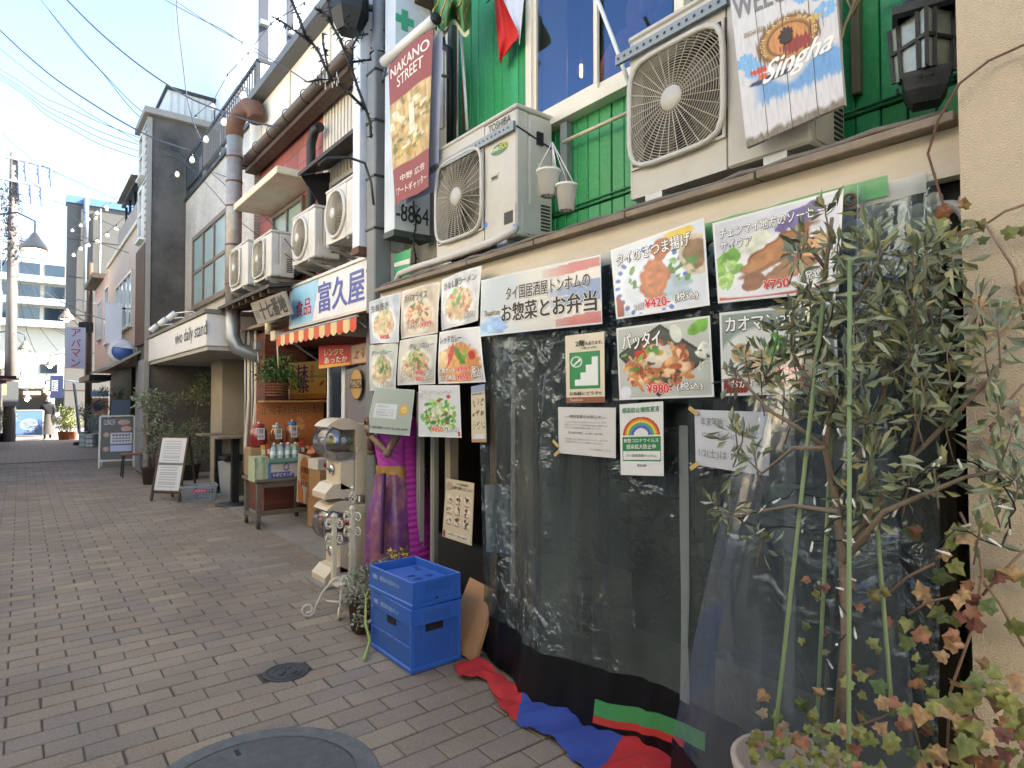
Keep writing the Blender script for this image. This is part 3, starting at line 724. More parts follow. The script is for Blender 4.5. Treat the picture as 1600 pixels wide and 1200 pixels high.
# black drain with elbow
k = MB(); yy = 7.2; k.tube([(2.66, yy - .28, 4.72), (2.66, yy - .12, 4.74), (2.66, yy, 4.62), (2.66, yy, 4.3), (2.68, yy, 2.5)], .055, 12); k.build('drain', M_BLACK, rbk)
# shop floor and inside of the open shop
k = MB(); k.bx((3.9, 4.9, 0), (4.0, 9.6, 2.6)); k.build('inner_wall', M('shop inner wall', '#7a6c58', .8, .2, 2), rbk)
k = MB(); k.bx((2.5, 4.9, 2.56), (4, 9.6, 2.6)); k.build('shop_ceiling', M('shop ceiling', '#8d8474', .8, .1, 2), rbk)
k = MB(); k.bx((2.80, 9.62, 0), (4, 9.68, 2.55)); k.build('party_wall', M_WOODD, rbk)
k = MB(); k.bx((2.62, 8.75, 0), (3.2, 9.6, 2.5)); k.build('brick_pier', M_tiles('red bricks small', '#7d4438', '#6b382f', '#57453d', .21, .07, .8, .008, .3, 'yz'), rbk)
k = MB(); k.bx((2.6, 4.92, 0), (3.9, 4.99, 2.55)); k.build('end_wall', M_WOODD, rbk)
# lean-to eave with the carved wooden board
ev = thing('tiled_eave', 'dark weathered lean-to eave under the two older air conditioners', 'eave', (2.3, 8.3, 2.9))
k = MB(); k.add([(2.16, 7.1, 2.88), (2.16, 9.4, 2.88), (XB, 9.4, 3.0), (XB, 7.1, 3.0), (2.16, 7.1, 2.84), (2.16, 9.4, 2.84), (XB, 9.4, 2.95), (XB, 7.1, 2.95)], [(0, 1, 2, 3), (4, 7, 6, 5), (0, 4, 5, 1), (2, 6, 7, 3), (0, 3, 7, 4), (1, 5, 6, 2)]); k.build('sheet', M('eave sheet', '#3c3833', .7, .2, 6), ev)
for i in range(8):
    yy = 7.2 + i * .3
    k = MB(); k.beam((2.18, yy, 2.81), (XB, yy, 2.925), .04, .05); k.build('rafter', M_WOODD, ev)
wb = thing('carved_sign_board', 'weathered wooden board with carved ink lettering tilted under the eave', 'sign', (2.3, 7.8, 2.7))
c4 = [P(391, 474, x=2.24), P(443, 455, x=2.24), P(455, 491, x=2.3), P(403, 508, x=2.3)]
fn = quad_fn(c4)
k = MB(); k.grid(lambda s, t: fn(s, t, 0), 2, 2); k.grid(lambda s, t: fn(s, t, -.03), 2, 2)
for (a, b_) in (((0, 0), (1, 0)), ((1, 0), (1, 1)), ((1, 1), (0, 1)), ((0, 1), (0, 0))): k.quad(fn(*a, 0), fn(*b_, 0), fn(*b_, -.03), fn(*a, -.03))
k.build('board', M('weathered board', '#8f8a80', .8, .2, 9, .3, 60, stretch=(1, .2, 1)), wb)
lettering(wb, [('十七番地', .2, .12, .96, .88, '#161616', .07), ('回', .05, .25, .16, .6, '#3a3a3a', .01)], fn)

# shop sign 食品 富久屋商
ss = thing('grocery_sign', 'white and light blue sign with big blue characters over the striped awning', 'sign', (2.45, 6, 2.42))
c4 = [P(455, 452, x=2.44), P(581, 405, x=2.44), P(581, 479, x=2.44), P(457, 511, x=2.44)]
z0, z1 = 2.42, 2.86; ya, yb = c4[0].y, 4.86
fn = frame_fn((2.44, ya, z0), (0, yb - ya, 0), (0, 0, z1 - z0), (-1, 0, 0))
k = MB(); k.bx((2.442, yb, z0), (2.56, ya, z1)); k.build('box', M('sign white', '#d5d9dd', .4, .03, 4, dirt=.25, dcol='#a39f95'), ss)
k = MB(); k.bx((2.425, yb, z1 + .001), (2.57, ya + .01, z1 + .03)); k.bx((2.425, yb, z0 - .03), (2.57, ya + .01, z0 - .001)); k.bx((2.425, ya + .001, z0 - .03), (2.57, ya + .02, z1 + .03)); k.build('frame', M_ALU, ss)
k = MB(); k.add([fn(0.01, .02, .001), fn(.28, .02, .001), fn(.36, .98, .001), fn(.01, .98, .001)], [(0, 1, 2, 3)]); k.build('blue_field', M('sign light blue', '#8fc4e0', .45, .04, 4), ss)
lettering(ss, [('食品', .07, .2, .27, .62, '#b8323c', .02), ('富久屋商', .36, .15, 1.0, .86, '#3d4f9c', .035)], fn)

# striped awning with scalloped valance
aw = thing('striped_awning', 'orange-red and cream striped awning with scalloped edge under the grocery sign', 'awning', (2.3, 5.8, 2.3))
ya, yb, n = 6.95, 4.88, 15
for i in range(n):
    y0 = ya + (yb - ya) * i / n; y1 = ya + (yb - ya) * (i + 1) / n
    k = MB(); st = 6; vs = []
    for j in range(st + 1):
        yy = y0 + (y1 - y0) * j / st; dz = .025 * math.sin(PI * j / st)
        vs += [(2.60, yy, 2.41), (2.22, yy, 2.30), (2.2, yy, 2.28), (2.2, yy, 2.185 - dz)]
    fs = [(j * 4 + m_, j * 4 + m_ + 1, j * 4 + m_ + 5, j * 4 + m_ + 4) for j in range(st) for m_ in range(3)]
    k.add(vs, fs); k.build('stripe', M('awning red', '#c8553a', .8, .15, 6, dirt=.3, dcol='#a8907a') if i % 2 == 0 else M('awning cream', '#d8c08c', .8, .12, 6, dirt=.3, dcol='#a8906a'), aw)
for yy in (5.0, 6.85):
    k = MB(); k.tube([(2.24, yy, 2.28), (2.75, yy, 1.95)], .012, 6); k.build('strut', M_GALV, aw)
k = MB(); k.tube([(2.21, yb, 2.29), (2.21, ya, 2.29)], .012, 6); k.build('front_bar', M_GALV, aw)

# ================================================================ restaurant with green boards
XG, XF = 2.74, 2.34       # green upper wall, fascia face
GY0, GY1 = .64, 4.16
rs = thing('green_restaurant', 'thai restaurant house with green boarded upper floor and cream fascia', 'building', (4, 2.5, 0))
M_GREEN = M_rand('green boards', ['#329a5a', '#369f5f', '#2e9454', '#3aa468', '#339b57'], .45, .35, 70, spec=.5, dirt=.2, fine=.15)
M_GREENT = M('green trim', '#2a7a4a', .5, .1, 6, .2, 60)
k = MB(); k.bx((XG + .03, GY0, 2.45), (6.5, GY1 - .003, 6.2)); k.build('wall_core', M('green core', '#17552d', .7, .1, 4), rs)
WY0, WY1, WZ0 = 2.02, 3.2, 3.46
yy = GY0
i = 0
while yy < GY1 - .01:
    w = min(.098, GY1 - yy)
    a, b_ = yy + .003, yy + w - .003
    zs = [(2.62, 2.78), (2.786, 6.0)]
    if b_ > WY0 - .08 and a < WY1 + .08: zs = [(2.62, 2.78), (2.786, WZ0 - .07)] if True else zs
    for z0, z1 in zs:
        if z1 > 3.6 and i % 7 == 3: segs = [(z0, 4.6), (4.606, z1)]
        else: segs = [(z0, z1)]
        for p, q in segs:
            k = MB(); dxx = random.uniform(0, .006); k.bx((XG - .008 + dxx, a, p), (XG + .029, b_, q), .004); k.build('board', M_GREEN, rs)
    yy += w; i += 1
k = MB(); k.bx((XG - .03, GY0, 2.47), (XG + .025, GY1, 2.618)); k.build('base_board', M_GREENT, rs)
k = MB(); k.tube([(XG - .014, GY0, 2.81), (XG - .02, 1.7, 2.80), (XG - .014, 2.4, 2.815), (XG - .02, GY1, 2.80)], .006, 5); k.tube([(XG - .014, GY0, 2.79), (XG - .02, 1.9, 2.785), (XG - .014, 2.9, 2.79), (XG - .02, GY1, 2.785)], .005, 5); k.build('painted_cable', M_GREENT, rs)
# upper window: reveal, two sashes, sill
M_WFR = M('cream window frame', '#ddd6c4', .5, .05, 5, dirt=.25, dcol='#a79b84')
M_UPGLASS = M_glass('upper window glass', '#c3cdd6', .14, .02, fres=.3, gcol='#a3b2cc')  # gloss tinted blue to deepen the reflected sky
k = MB(); k.bx((XG - .05, WY0 - .06, WZ0 - .06), (XG + .05, WY1 + .06, WZ0)); k.bx((XG - .04, WY1, WZ0), (XG + .05, WY1 + .06, 5.4)); k.bx((XG - .04, WY0 - .06, WZ0), (XG + .05, WY0, 5.4)); k.bx((XG - .04, WY0 - .06, 5.4), (XG + .05, WY1 + .06, 5.46))
uw = k.build('window', M_WFR, rs)
k = MB(); k.bx((XG - .09, WY0 - .1, WZ0 - .1), (XG + .0, WY1 + .1, WZ0 - .062)); k.build('sill', M_WFR, uw)
ym = 2.63
for (a, b_, dx_) in ((WY0, ym + .03, .0), (ym - .03, WY1, -.022)):
    k = MB(); x_ = XG + .0 + dx_
    k.bx((x_, a, WZ0 + .002), (x_ + .02, b_, WZ0 + .06)); k.bx((x_, a, 5.33), (x_ + .02, b_, 5.39)); k.bx((x_, a, WZ0 + .06), (x_ + .02, a + .03, 5.33)); k.bx((x_, b_ - .03, WZ0 + .06), (x_ + .02, b_, 5.33)); k.build('sash', M_WFR, uw)
    k = MB(); k.bx((x_ + .008, a + .045, WZ0 + .06), (x_ + .012, b_ - .045, 5.33)); k.build('pane', M_UPGLASS, uw)
# open the wall core behind the window: a small lit room
core = [o for o in bpy.data.objects if o.name.startswith('wall_core')][0]
bpy.data.objects.remove(core)
for lo, hi in (((XG + .03, GY0, 2.45), (XG + .1, GY1 - .003, WZ0)), ((XG + .03, GY0, WZ0), (XG + .1, WY0, 6.2)), ((XG + .03, WY1, WZ0), (XG + .1, GY1 - .003, 6.2)), ((XG + .03, WY0, 5.4), (XG + .1, WY1, 6.2)),
               ((XG + .1, GY1 - .08, 2.45), (6.5, GY1 - .003, 6.2)), ((XG + .1, GY0, 2.45), (6.5, GY0 + .08, 6.2)), ((6.4, GY0 + .08, 2.45), (6.5, GY1 - .08, 6.2))):
    k = MB(); k.bx(lo, hi); k.build('wall_core', M('green core', '#17552d', .7, .1, 4), rs)
k = MB(); k.bx((XG + .1, GY0 + .08, 6.1), (6.4, GY1 - .08, 6.2)); k.build('ceiling', M_WOODD, rs)
k = MB(); k.bx((4.3, GY0 + .1, 2.5), (4.35, GY1 - .1, 6.0)); k.build('room_wall', M('room wall', '#3d4b66', .8, .1, 2), rs)
k = MB(); k.bx((XG + .06, WY1 - .24, WZ0 + .02), (XG + .075, WY1 - .0, 5.4)); k.build('curtain', M('tan curtain', '#b79a76', .85, .1, 4), rs)
pk = thing('pink_figure', 'pale pink rounded figure standing behind the upper window glass', 'figure', (2.98, 2.5, WZ0))
k = MB(); k.ball((3.0, 2.6, 3.62), (.12, .26, .34)); k.ball((2.96, 2.4, 3.98), (.1, .17, .15)); k.ball((2.96, 2.28, 4.12), .05); k.ball((2.96, 2.5, 4.13), .05); k.ball((2.88, 2.36, 3.92), (.05, .07, .05)); k.build('body', M('pink plush', '#e3a9a8', .85, .08, 8), pk)
bl = thing('filament_bulb', 'lit filament bulb hanging just inside the upper window', 'lamp', P(908, 110, x=2.9))
p = P(908, 108, x=2.9)
k = MB(); k.lathe([(0, -.07), (.02, -.065), (.032, -.03), (.03, .01), (.014, .05), (.012, .07), (0, .07)], p, 14); k.build('glass_bulb', M_glass('bulb glass', '#ffe9c8', .1, .02), bl)
k = MB(); k.tube([p + Vector((0, 0, -.05)), p + Vector((0, 0, .03))], .008, 6); k.build('filament', M('filament', '#ffb45a', .5, emit=25), bl)
k = MB(); k.tube([p + Vector((0, 0, .06)), p + Vector((0, 0, 1.2))], .006, 5); k.lathe([(0, .06), (.018, .06), (.018, .11), (0, .11)], p, 10); k.build('cord', M_BLACK, bl)
# cream fascia beam and weathered ledge
k = MB(); k.bx((XF, GY0, 2.315), (XF + .06, 4.72, 2.47)); k.build('fascia', M('fascia board', '#d3cab8', .6, .08, 3, .15, 60, dirt=.45, dcol='#94846a', dscale=3, stretch=(1, .3, 1)), rs)
for i in range(6):
    ya, yb = GY0 + .01 + i * .68, GY0 + .68 * (i + 1)
    k = MB(); k.bx((XF - .06, ya, 2.472), (XG - .035, min(yb, 4.72), 2.50 + random.uniform(0, .006)), .004); k.build('ledge_board', M('weathered ledge', '#8e8170', .85, .25, 8, .5, 60, dirt=.5, dcol='#4d4438'), rs)
k = MB()
pts = []
for i in range(40):
    t = i / 39; pts.append((XF - .03 + random.uniform(-.015, .015), GY0 + .05 + t * (4.6 - GY0), 2.512 + random.uniform(0, .012)))
k.tube(pts, .012, 6); k.tube([(p[0] + .03, p[1], p[2] + .012) for p in pts], .009, 6); k.build('ledge_cable', M('old cable', '#6a645c', .7, .2, 10), rs)
# carved white scroll panel at the right end, on dark backing
k = MB(); k.bx((XF + .07, GY0, 2.05), (XF + .09, 1.6, 2.31)); k.build('panel_back', M('dark panel', '#241d18', .7, .1, 5), rs)
M_SCR = M('white scroll', '#d9d8d0', .5, .05, 6)
def scroll(cx, cz, r, dirn, name='scroll'):
    k = MB(); pts = []; rad = []
    for i in range(26):
        a = i / 25 * 3.6 * PI / 2 ; q = r * (1 - .72 * i / 25)
        pts.append((XF + .045, cx + dirn * q * math.cos(a), cz + q * math.sin(a))); rad.append(.02 * (1 - .4 * i / 25))
    k.tube(pts, rad, 6)
    for i in (3, 8, 13):
        p = Vector(pts[i]); d = Vector((0, p.y - cx, p.z - cz)).normalized()
        k.ball(p + d * .03, (.012, .028, .028), 8, 6)
    k.build(name, M_SCR, rs)
for i in range(7): scroll(.72 + i * .14, 2.19 + (.03 if i % 2 else -.01), .07, 1 if i % 2 else -1)
k = MB(); k.bx((XF + .03, GY0, 2.05), (XF + .07, 1.62, 2.08)); k.build('panel_rail', M_SCR, rs)
# ground floor: posts, dark room, counter
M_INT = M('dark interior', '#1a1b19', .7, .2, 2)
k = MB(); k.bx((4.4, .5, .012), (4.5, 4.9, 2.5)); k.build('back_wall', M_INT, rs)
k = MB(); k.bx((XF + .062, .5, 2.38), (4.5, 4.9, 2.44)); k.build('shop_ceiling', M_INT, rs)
k = MB(); k.bx((2.42, 4.76, .012), (4.4, 4.82, 2.38)); k.build('left_wall', M_WOODD, rs)
k = MB(); k.bx((2.42, .52, .012), (4.4, .6, 2.38)); k.build('right_wall', M_WOODD, rs)
for yy, w in ((4.66, .1), (3.28, .07), (2.5, .08), (1.72, .08), (.75, .09)):
    k = MB(); k.bx((XF + .1, yy - w / 2, .012), (XF + .18, yy + w / 2, 2.31)); k.build('post', M_WOODB if yy in (3.28,) else M_WOODD, rs)
k = MB(); k.bx((3.36, .7, .012), (3.7, 2.9, .88)); k.build('counter', M('counter', '#3a3f3a', .5, .25, 2, dirt=.4), rs)
k = MB(); k.bx((3.3, .68, .885), (3.75, 2.95, .93)); k.build('counter_top', M('counter top', '#54483a', .4, .15, 4), rs)
k = MB(); k.bx((3.3, 1.1, 1.35), (3.7, 3.1, 1.39)); k.build('shelf', M_WOODD, rs)
k = MB(); k.bx((2.56, 3.02, .012), (2.60, 3.24, 1.9)); k.build('door_leaf', M_WOODB, rs)
for i, (yy, c, h) in enumerate(((1.0, '#7d2f2c', .2), (1.35, '#a79a4e', .12), (1.7, '#4a7a52', .16), (2.2, '#9b8f7a', .1), (2.6, '#4a5a78', .14))):
    o = MB(); o.bx((3.38, yy, .932), (3.6, yy + .22, .932 + h), .01)
    tag(o.build('stacked_box', M('box ' + c, c, .7, .1, 5)), ['dark red', 'mustard', 'green', 'beige', 'slate blue'][i] + ' box on the counter behind the vinyl curtain', 'box', 'boxes on the counter')

# ================================================================ cream stucco house at the right margin
sh = thing('stucco_house', 'cream rough-stucco house wall at the right margin', 'building', (4, -1, 0))
M_STUC = M('cream stucco', '#cdbda2', .9, .08, 30, .8, 210, dirt=.25, dcol='#a2917a', dscale=2)
k = MB(); px = 2.2
k.add([(px, .60, .45), (px, -4, .45), (px, -4, 7.5), (px, .655, 7.5), (5.5, .60, .45), (5.5, -4, .45), (5.5, -4, 7.5), (5.5, .655, 7.5)], [(0, 1, 2, 3), (0, 3, 7, 4), (4, 7, 6, 5), (1, 5, 6, 2), (3, 2, 6, 7), (0, 4, 5, 1)]); k.build('wall', M_STUC, sh)
k = MB(); k.bx((px + .02, -4, 0.012), (5.5, .58, .449)); k.build('plinth', M('plinth', '#8d7f6c', .9, .12, 8, .5, 80), sh)
for j in range(4):
    x = .58; 
    for i in range(5):
        w = random.uniform(.2, .42); h = .1
        k = MB(); k.bx((px - .1 - random.uniform(0, .06), x - w + .01, .03 + j * .115), (px + .05, x + random.uniform(-.01, .05) * (i == 0), .03 + j * .115 + h), .018); k.build('stone', M_rand('flag stone', ['#b59c7c', '#a98f72', '#c2aa8b', '#9c8468', '#b8a58c'], .85, .5, 40, fine=.2), sh)
        x -= w
# ================================================================ air conditioners
M_ACB = M('ac casing', '#b9b7ae', .45, .04, 4, dirt=.35, dcol='#8b8578', dscale=2.5)
M_ACW = M('ac casing white', '#c9c8c2', .45, .04, 4, dirt=.4, dcol='#86806f', dscale=3)
M_GUARD = M('ac guard', '#b4ad9c', .5, .05, 6)
M_WELL = M('fan well', '#3d3a35', .7, .15, 6)
def aircon(name, label, loc, w, d, h, gc, gs, style='square', mat=None, group=None, side_vents=True, rings=18, feet=True):
    """Outdoor unit: local x along its width, local -y is the front. gc: guard centre (x,z), gs: guard half size."""
    mat = mat or M_ACB
    t = thing(name, label, 'air conditioner', loc, FACE, group)
    B = lambda k, nm, m_, par=None: k.build(nm, m_, par or t, world=False)
    cx, cz = gc; r = gs - .012
    k = MB(); k.bx((0, .10, 0), (w, d, h), .012); B(k, 'body', mat)
    k = MB()                                   # front panel around the fan opening
    k.bx((0, .0, 0), (max(.004, cx - gs), .098, h), .003) if cx - gs > .01 else None
    k.bx((cx + gs, .0, 0), (w, .098, h), .01); k.bx((max(0.0, cx - gs) + .0005, .001, 0), (cx + gs - .0005, .098, cz - gs)); k.bx((max(0, cx - gs) + .0005, .001, cz + gs), (cx + gs - .0005, .098, h))
    B(k, 'front_panel', mat)
    k = MB(); k.bx((-.008, -.008, h + .001), (w + .008, d + .008, h + .03), .008); B(k, 'top_lid', mat)
    k = MB(); k.bx((cx - gs + .001, .085, cz - gs + .001), (cx + gs - .001, .0995, cz + gs - .001)); B(k, 'fan_well', M_WELL)  # dark plate put in to darken the recess behind the fan
    for i in range(4):
        a = i * PI / 2 + .4; k = MB()
        k.grid(lambda s, q: Vector((cx, .06 - .03 * q + .03 * s, cz)) + Vector((math.cos(a + q * .9), 0, math.sin(a + q * .9))) * (.05 + s * (r * .86 - .05)), 5, 4); B(k, 'fan_blade', M('fan blade', '#57534c', .5, .1, 5))
    if style == 'square':
        k = MB(); n = 40; pts = []
        for i in range(n):
            a = 2 * PI * i / n; c, s_ = math.cos(a), math.sin(a); e = 5.5
            q = (abs(c) ** e + abs(s_) ** e) ** (-1 / e); pts.append((cx + gs * 1.0 * q * c, -.02, cz + gs * 1.0 * q * s_))
        k.tube(pts + [pts[0], pts[1]], .014, 8, cap=False); B(k, 'guard_frame', mat)
        k = MB(); k.bx((cx - gs, -.012, cz - gs), (cx - gs + .012, .0, cz + gs)); k.bx((cx + gs - .012, -.012, cz - gs), (cx + gs, .0, cz + gs)); k.bx((cx - gs + .012, -.012, cz - gs), (cx + gs - .012, 0, cz - gs + .012)); k.bx((cx - gs + .012, -.012, cz + gs - .012), (cx + gs - .012, 0, cz + gs)); B(k, 'guard_rim', mat)
        lim = lambda a: gs * .97 * (abs(math.cos(a)) ** 6 + abs(math.sin(a)) ** 6) ** (-1 / 6)
    else:
        k = MB(); k.ring((cx, -.01, cz), gs * .98, .018, (0, 1, 0), 40, 8); B(k, 'guard_frame', mat)
        k = MB(); n = 40
        k.add([(cx + gs * .97 * math.cos(2 * PI * i / n), .0, cz + gs * .97 * math.sin(2 * PI * i / n)) for i in range(n)] + [(cx + max(-gs, min(gs, 1.5 * gs * math.cos(2 * PI * i / n))), .0, cz + max(-gs, min(gs, 1.5 * gs * math.sin(2 * PI * i / n)))) for i in range(n)], [(i, (i + 1) % n, n + (i + 1) % n, n + i) for i in range(n)]); B(k, 'guard_plate', mat)
        lim = lambda a: gs * .97
    k = MB(); rt2 = gs * (1.36 if style == 'square' else .97); N = 56
    for j in range(rings):
        R = .055 + (rt2 - .055) * (j + 1) / rings; run = []
        for i in range(N + 1):
            a = 2 * PI * i / N
            if R <= lim(a) + 1e-4: run.append((cx + R * math.cos(a), -.034 + .03 * (R / rt2) ** 2, cz + R * math.sin(a)))
            else:
                if len(run) > 1: k.tube(run, .0022, 3, False)
                run = []
        if len(run) > 1: k.tube(run, .0022, 3, False)
    for i in range(30):
        a = 2 * PI * i / 30; sw = .35 if style != 'square' else .0
        L = lim(a + sw); k.tube([(cx + (.05 + (L - .05) * q) * math.cos(a + sw * q), -.036 + .03 * ((.05 + (L - .05) * q) / rt2) ** 2, cz + (.05 + (L - .05) * q) * math.sin(a + sw * q)) for q in (0, .33, .66, 1)], .0028, 3, False)
    B(k, 'fan_guard', M_GUARD)
    k = MB(); k.lathe([(0, -.046), (.055 * gs / .27, -.044), (.06 * gs / .27, -.036), (.06 * gs / .27, -.03)], (cx, 0, cz), 24, (0, 1, 0)); B(k, 'hub_cap', mat)
    if side_vents:
        for i in range(8):
            k = MB(); k.bx((w + .0005, d * .66, .06 + i * .022), (w + .003, d * .92, .072 + i * .022)); B(k, 'vent_slot', M_DARK)
        k = MB(); k.bx((w + .0005, .04, .02), (w + .006, d * .6, h * .27), .002); sp = B(k, 'service_cover', mat)
        k = MB(); k.bx((w + .0005, d * .55, h * .35), (w + .002, d * .9, h * .62)); B(k, 'rating_plate', M('rating plate', '#c9c3ae', .5, .1, 40))
    if feet:
        for a in (w * .16, w * .84):
            k = MB(); k.bx((a - .05, .0, -.045), (a + .05, d, -.001)); B(k, 'foot', M_GALV)
    return t

AX = 2.37
q = P(807, 373, x=AX); ytr = q.y; zb = 2.60
t1 = aircon('large_air_conditioner', 'grey commercial air conditioner with perforated strap beside the hanging white pots', (AX, ytr + .93, zb), .93, .30, .79, (.305, .39), .285, rings=24)
fnA = frame_fn((0, 0, 0), (.93, 0, 0), (0, 0, .79), (0, -1, 0))
lettering(t1, [('TOSHIBA', .69, .915, .94, .975, '#2d2d2d', .02)], fnA, world=False)
k = MB(); k.bx((-.05, -.03, .645), (.935, -.012, .70)); st = k.build('strap', M('strap steel', '#7f878a', .45, .08, 9, metal=.5), t1, world=False)
for i in range(22):
    k = MB(); k.lathe([(0, 0), (.008, 0)], (-.02 + i * .043, -.0315, .672), 10, (0, 1, 0)); k.build('hole', M_BLACK, st, world=False)
k = MB(); k.lathe([(0, 0), (.09, 0)], (0, 0, 0), 24, (0, 1, 0)); k.v = [(x * 1.0 + .76, -.002, z * .38 + .585) for x, y, z in k.v]; k.build('badge', M('badge green', '#2f6d3d', .4, .05, 4), t1, world=False)
lettering(t1, [('POWER', .72, .735, .81, .765, '#e8e8d8', .02), ('ECO', .82, .73, .91, .775, '#d8c23a', .03)], fnA, world=False)
k = MB(); k.bx((.67, -.004, .40), (.75, -.0005, .44)); k.build('handle_recess', M_GUARD, t1, world=False)
k = MB(); k.bx((.68, -.006, .405), (.74, -.0042, .424)); k.build('handle_slot', M_DARK, t1, world=False)
k = MB(); k.bx((.70, -.005, .02), (.925, -.0005, .20), .002); k.build('valve_cover', M_ACB, t1, world=False)
k = MB(); k.bx((.815, -.008, .085), (.90, -.0055, .16)); k.build('valve_opening', M_BLACK, t1, world=False)
k = MB(); k.tube([(.9305, .0, .675), (.932, .30, .60), (.932, .42, .50)], .006, 5); k.bx((.931, .16, .60), (.945, .21, .68)); k.build('tie_strap', M_BLACK, t1, world=False)
k = MB(); k.lathe([(0, 0), (.022, 0)], (.61, -.0015, .13), 7, (0, 1, 0)); k.build('blue_sticker', M('blue sticker', '#3d7fc4', .5), t1, world=False)
# insulated pipe run from its valve
pp = [P(806, 355, x=AX - .03), P(800, 362, x=AX - .07), P(770, 378, x=AX - .06), P(720, 396, x=AX - .03), P(690, 406, x=AX), P(650, 418, x=AX + .02), P(625, 428, x=AX + .05), P(617, 445, x=AX + .1)]
ip = MB(); ip.tube(pp, .026, 10)
tag(ip.build('insulated_pipe', M('pipe wrap', '#c6c2bd', .75, .08, 25, .5, 60)), 'white wrapped refrigerant pipe running along the ledge', 'pipe')
for i, yy in enumerate((ytr + .1, ytr + .8)):
    o = MB(); o.bx((AX - .02, yy - .06, 2.505), (AX + .3, yy + .06, 2.552), .004)
    tag(o.build('timber_block', M('grey timber', '#7d776c', .85, .2, 8, .4, 50)), 'grey timber block under the near end of the strapped air conditioner' if i == 0 else 'grey timber block under the far end of the strapped air conditioner', 'timber block', 'blocks under the strapped unit')

q = P(985, 312, x=AX); yl = q.y
t2 = aircon('large_air_conditioner', 'large air conditioner half covered by the white welcome board', (AX, yl, 2.585), .90, .30, .79, (.275, .40), .262, rings=24)
k = MB(); k.bx((-.07, -.03, .70), (.56, -.012, .75)); st = k.build('strap', M('strap steel', '#7f878a'), t2, world=False)
for i in range(15):
    k = MB(); k.lathe([(0, 0), (.008, 0)], (-.05 + i * .041, -.0315, .725), 10, (0, 1, 0)); k.build('hole', M_BLACK, st, world=False)
k = MB(); k.bx((.03, -.002, .735), (.19, -.0004, .772)); k.build('label_plate', M('faded label', '#cfcdc6', .5, .05, 9), t2, world=False)
for i, (a, b_) in enumerate(((yl - .15, 0), (yl - .75, 1))):
    o = MB(); o.bx((AX - .01, a - .1, 2.505), (AX + .3, a + .1, 2.538), .004)
    tag(o.build('timber_block', M('grey timber', '#7d776c')), 'grey timber block under the fan end of the board-covered air conditioner' if i == 0 else 'grey timber block under the lantern end of the board-covered air conditioner', 'timber block', 'blocks under the covered unit')
# strut poles and curtain rail on the green wall
o = MB(); o.tube([P(926, -20, x=2.52), P(958, 62, x=2.5), P(990, 150, x=2.44)], .012, 8)
tag(o.build('white_strut', M_WHITEP), 'white diagonal strut running down to the covered air conditioner', 'strut')
o = MB(); o.tube([P(880, 222, x=XG - .08), P(984, 175, x=XG - .08)], .012, 8)
tag(o.build('white_rail', M('rail cream', '#d2c6a8', .5, .1, 8, dirt=.4, dcol='#8a5b3c', dscale=4)), 'thin cream rail along the green boards between the two large units', 'rail')
o = MB(); o.bx((XG - .06, P(884, 240, x=XG - .04).y - .03, 2.78), (XG - .012, P(884, 240, x=XG - .04).y + .03, 3.35))
tag(o.build('steel_channel', M_GALV), 'galvanised steel channel on the green boards behind the hanging pots', 'steel channel')

# hanging white pots
for i, (u, v, r, sx) in enumerate(((857, 268, .062, 2.16), (885, 290, .055, 2.2))):
    p = P(u, v, x=sx)
    t = thing('hanging_pot', ['larger white hanging plant pot in front of the strapped unit', 'smaller white hanging plant pot in front of the green boards'][i], 'plant pot', p, group='hanging pots')
    k = MB(); k.lathe([(0, -.13), (r * .72, -.13), (r * .95, -.01), (r * 1.06, -.008), (r * 1.06, .004), (r * .96, .004), (r * .7, -.12)], p, 24); k.build('pot', M('pot white', '#d6d6d0', .5, .04, 6), t)
    for j in range(8):
        a = j * PI / 4; k = MB(); k.lathe([(0, 0), (.008, 0)], p + Vector((r * .5 * math.cos(a), r * .5 * math.sin(a), -.1315)), 8); k.build('drain_hole', M_DARK, t)
    top = P(863, 222, x=2.19)
    for j in range(3):
        a = j * 2 * PI / 3 + .5; k = MB(); k.tube([p + Vector((r * math.cos(a), r * math.sin(a), 0)), top], .0028, 5); k.build('hanger', M_WHITEP, t)

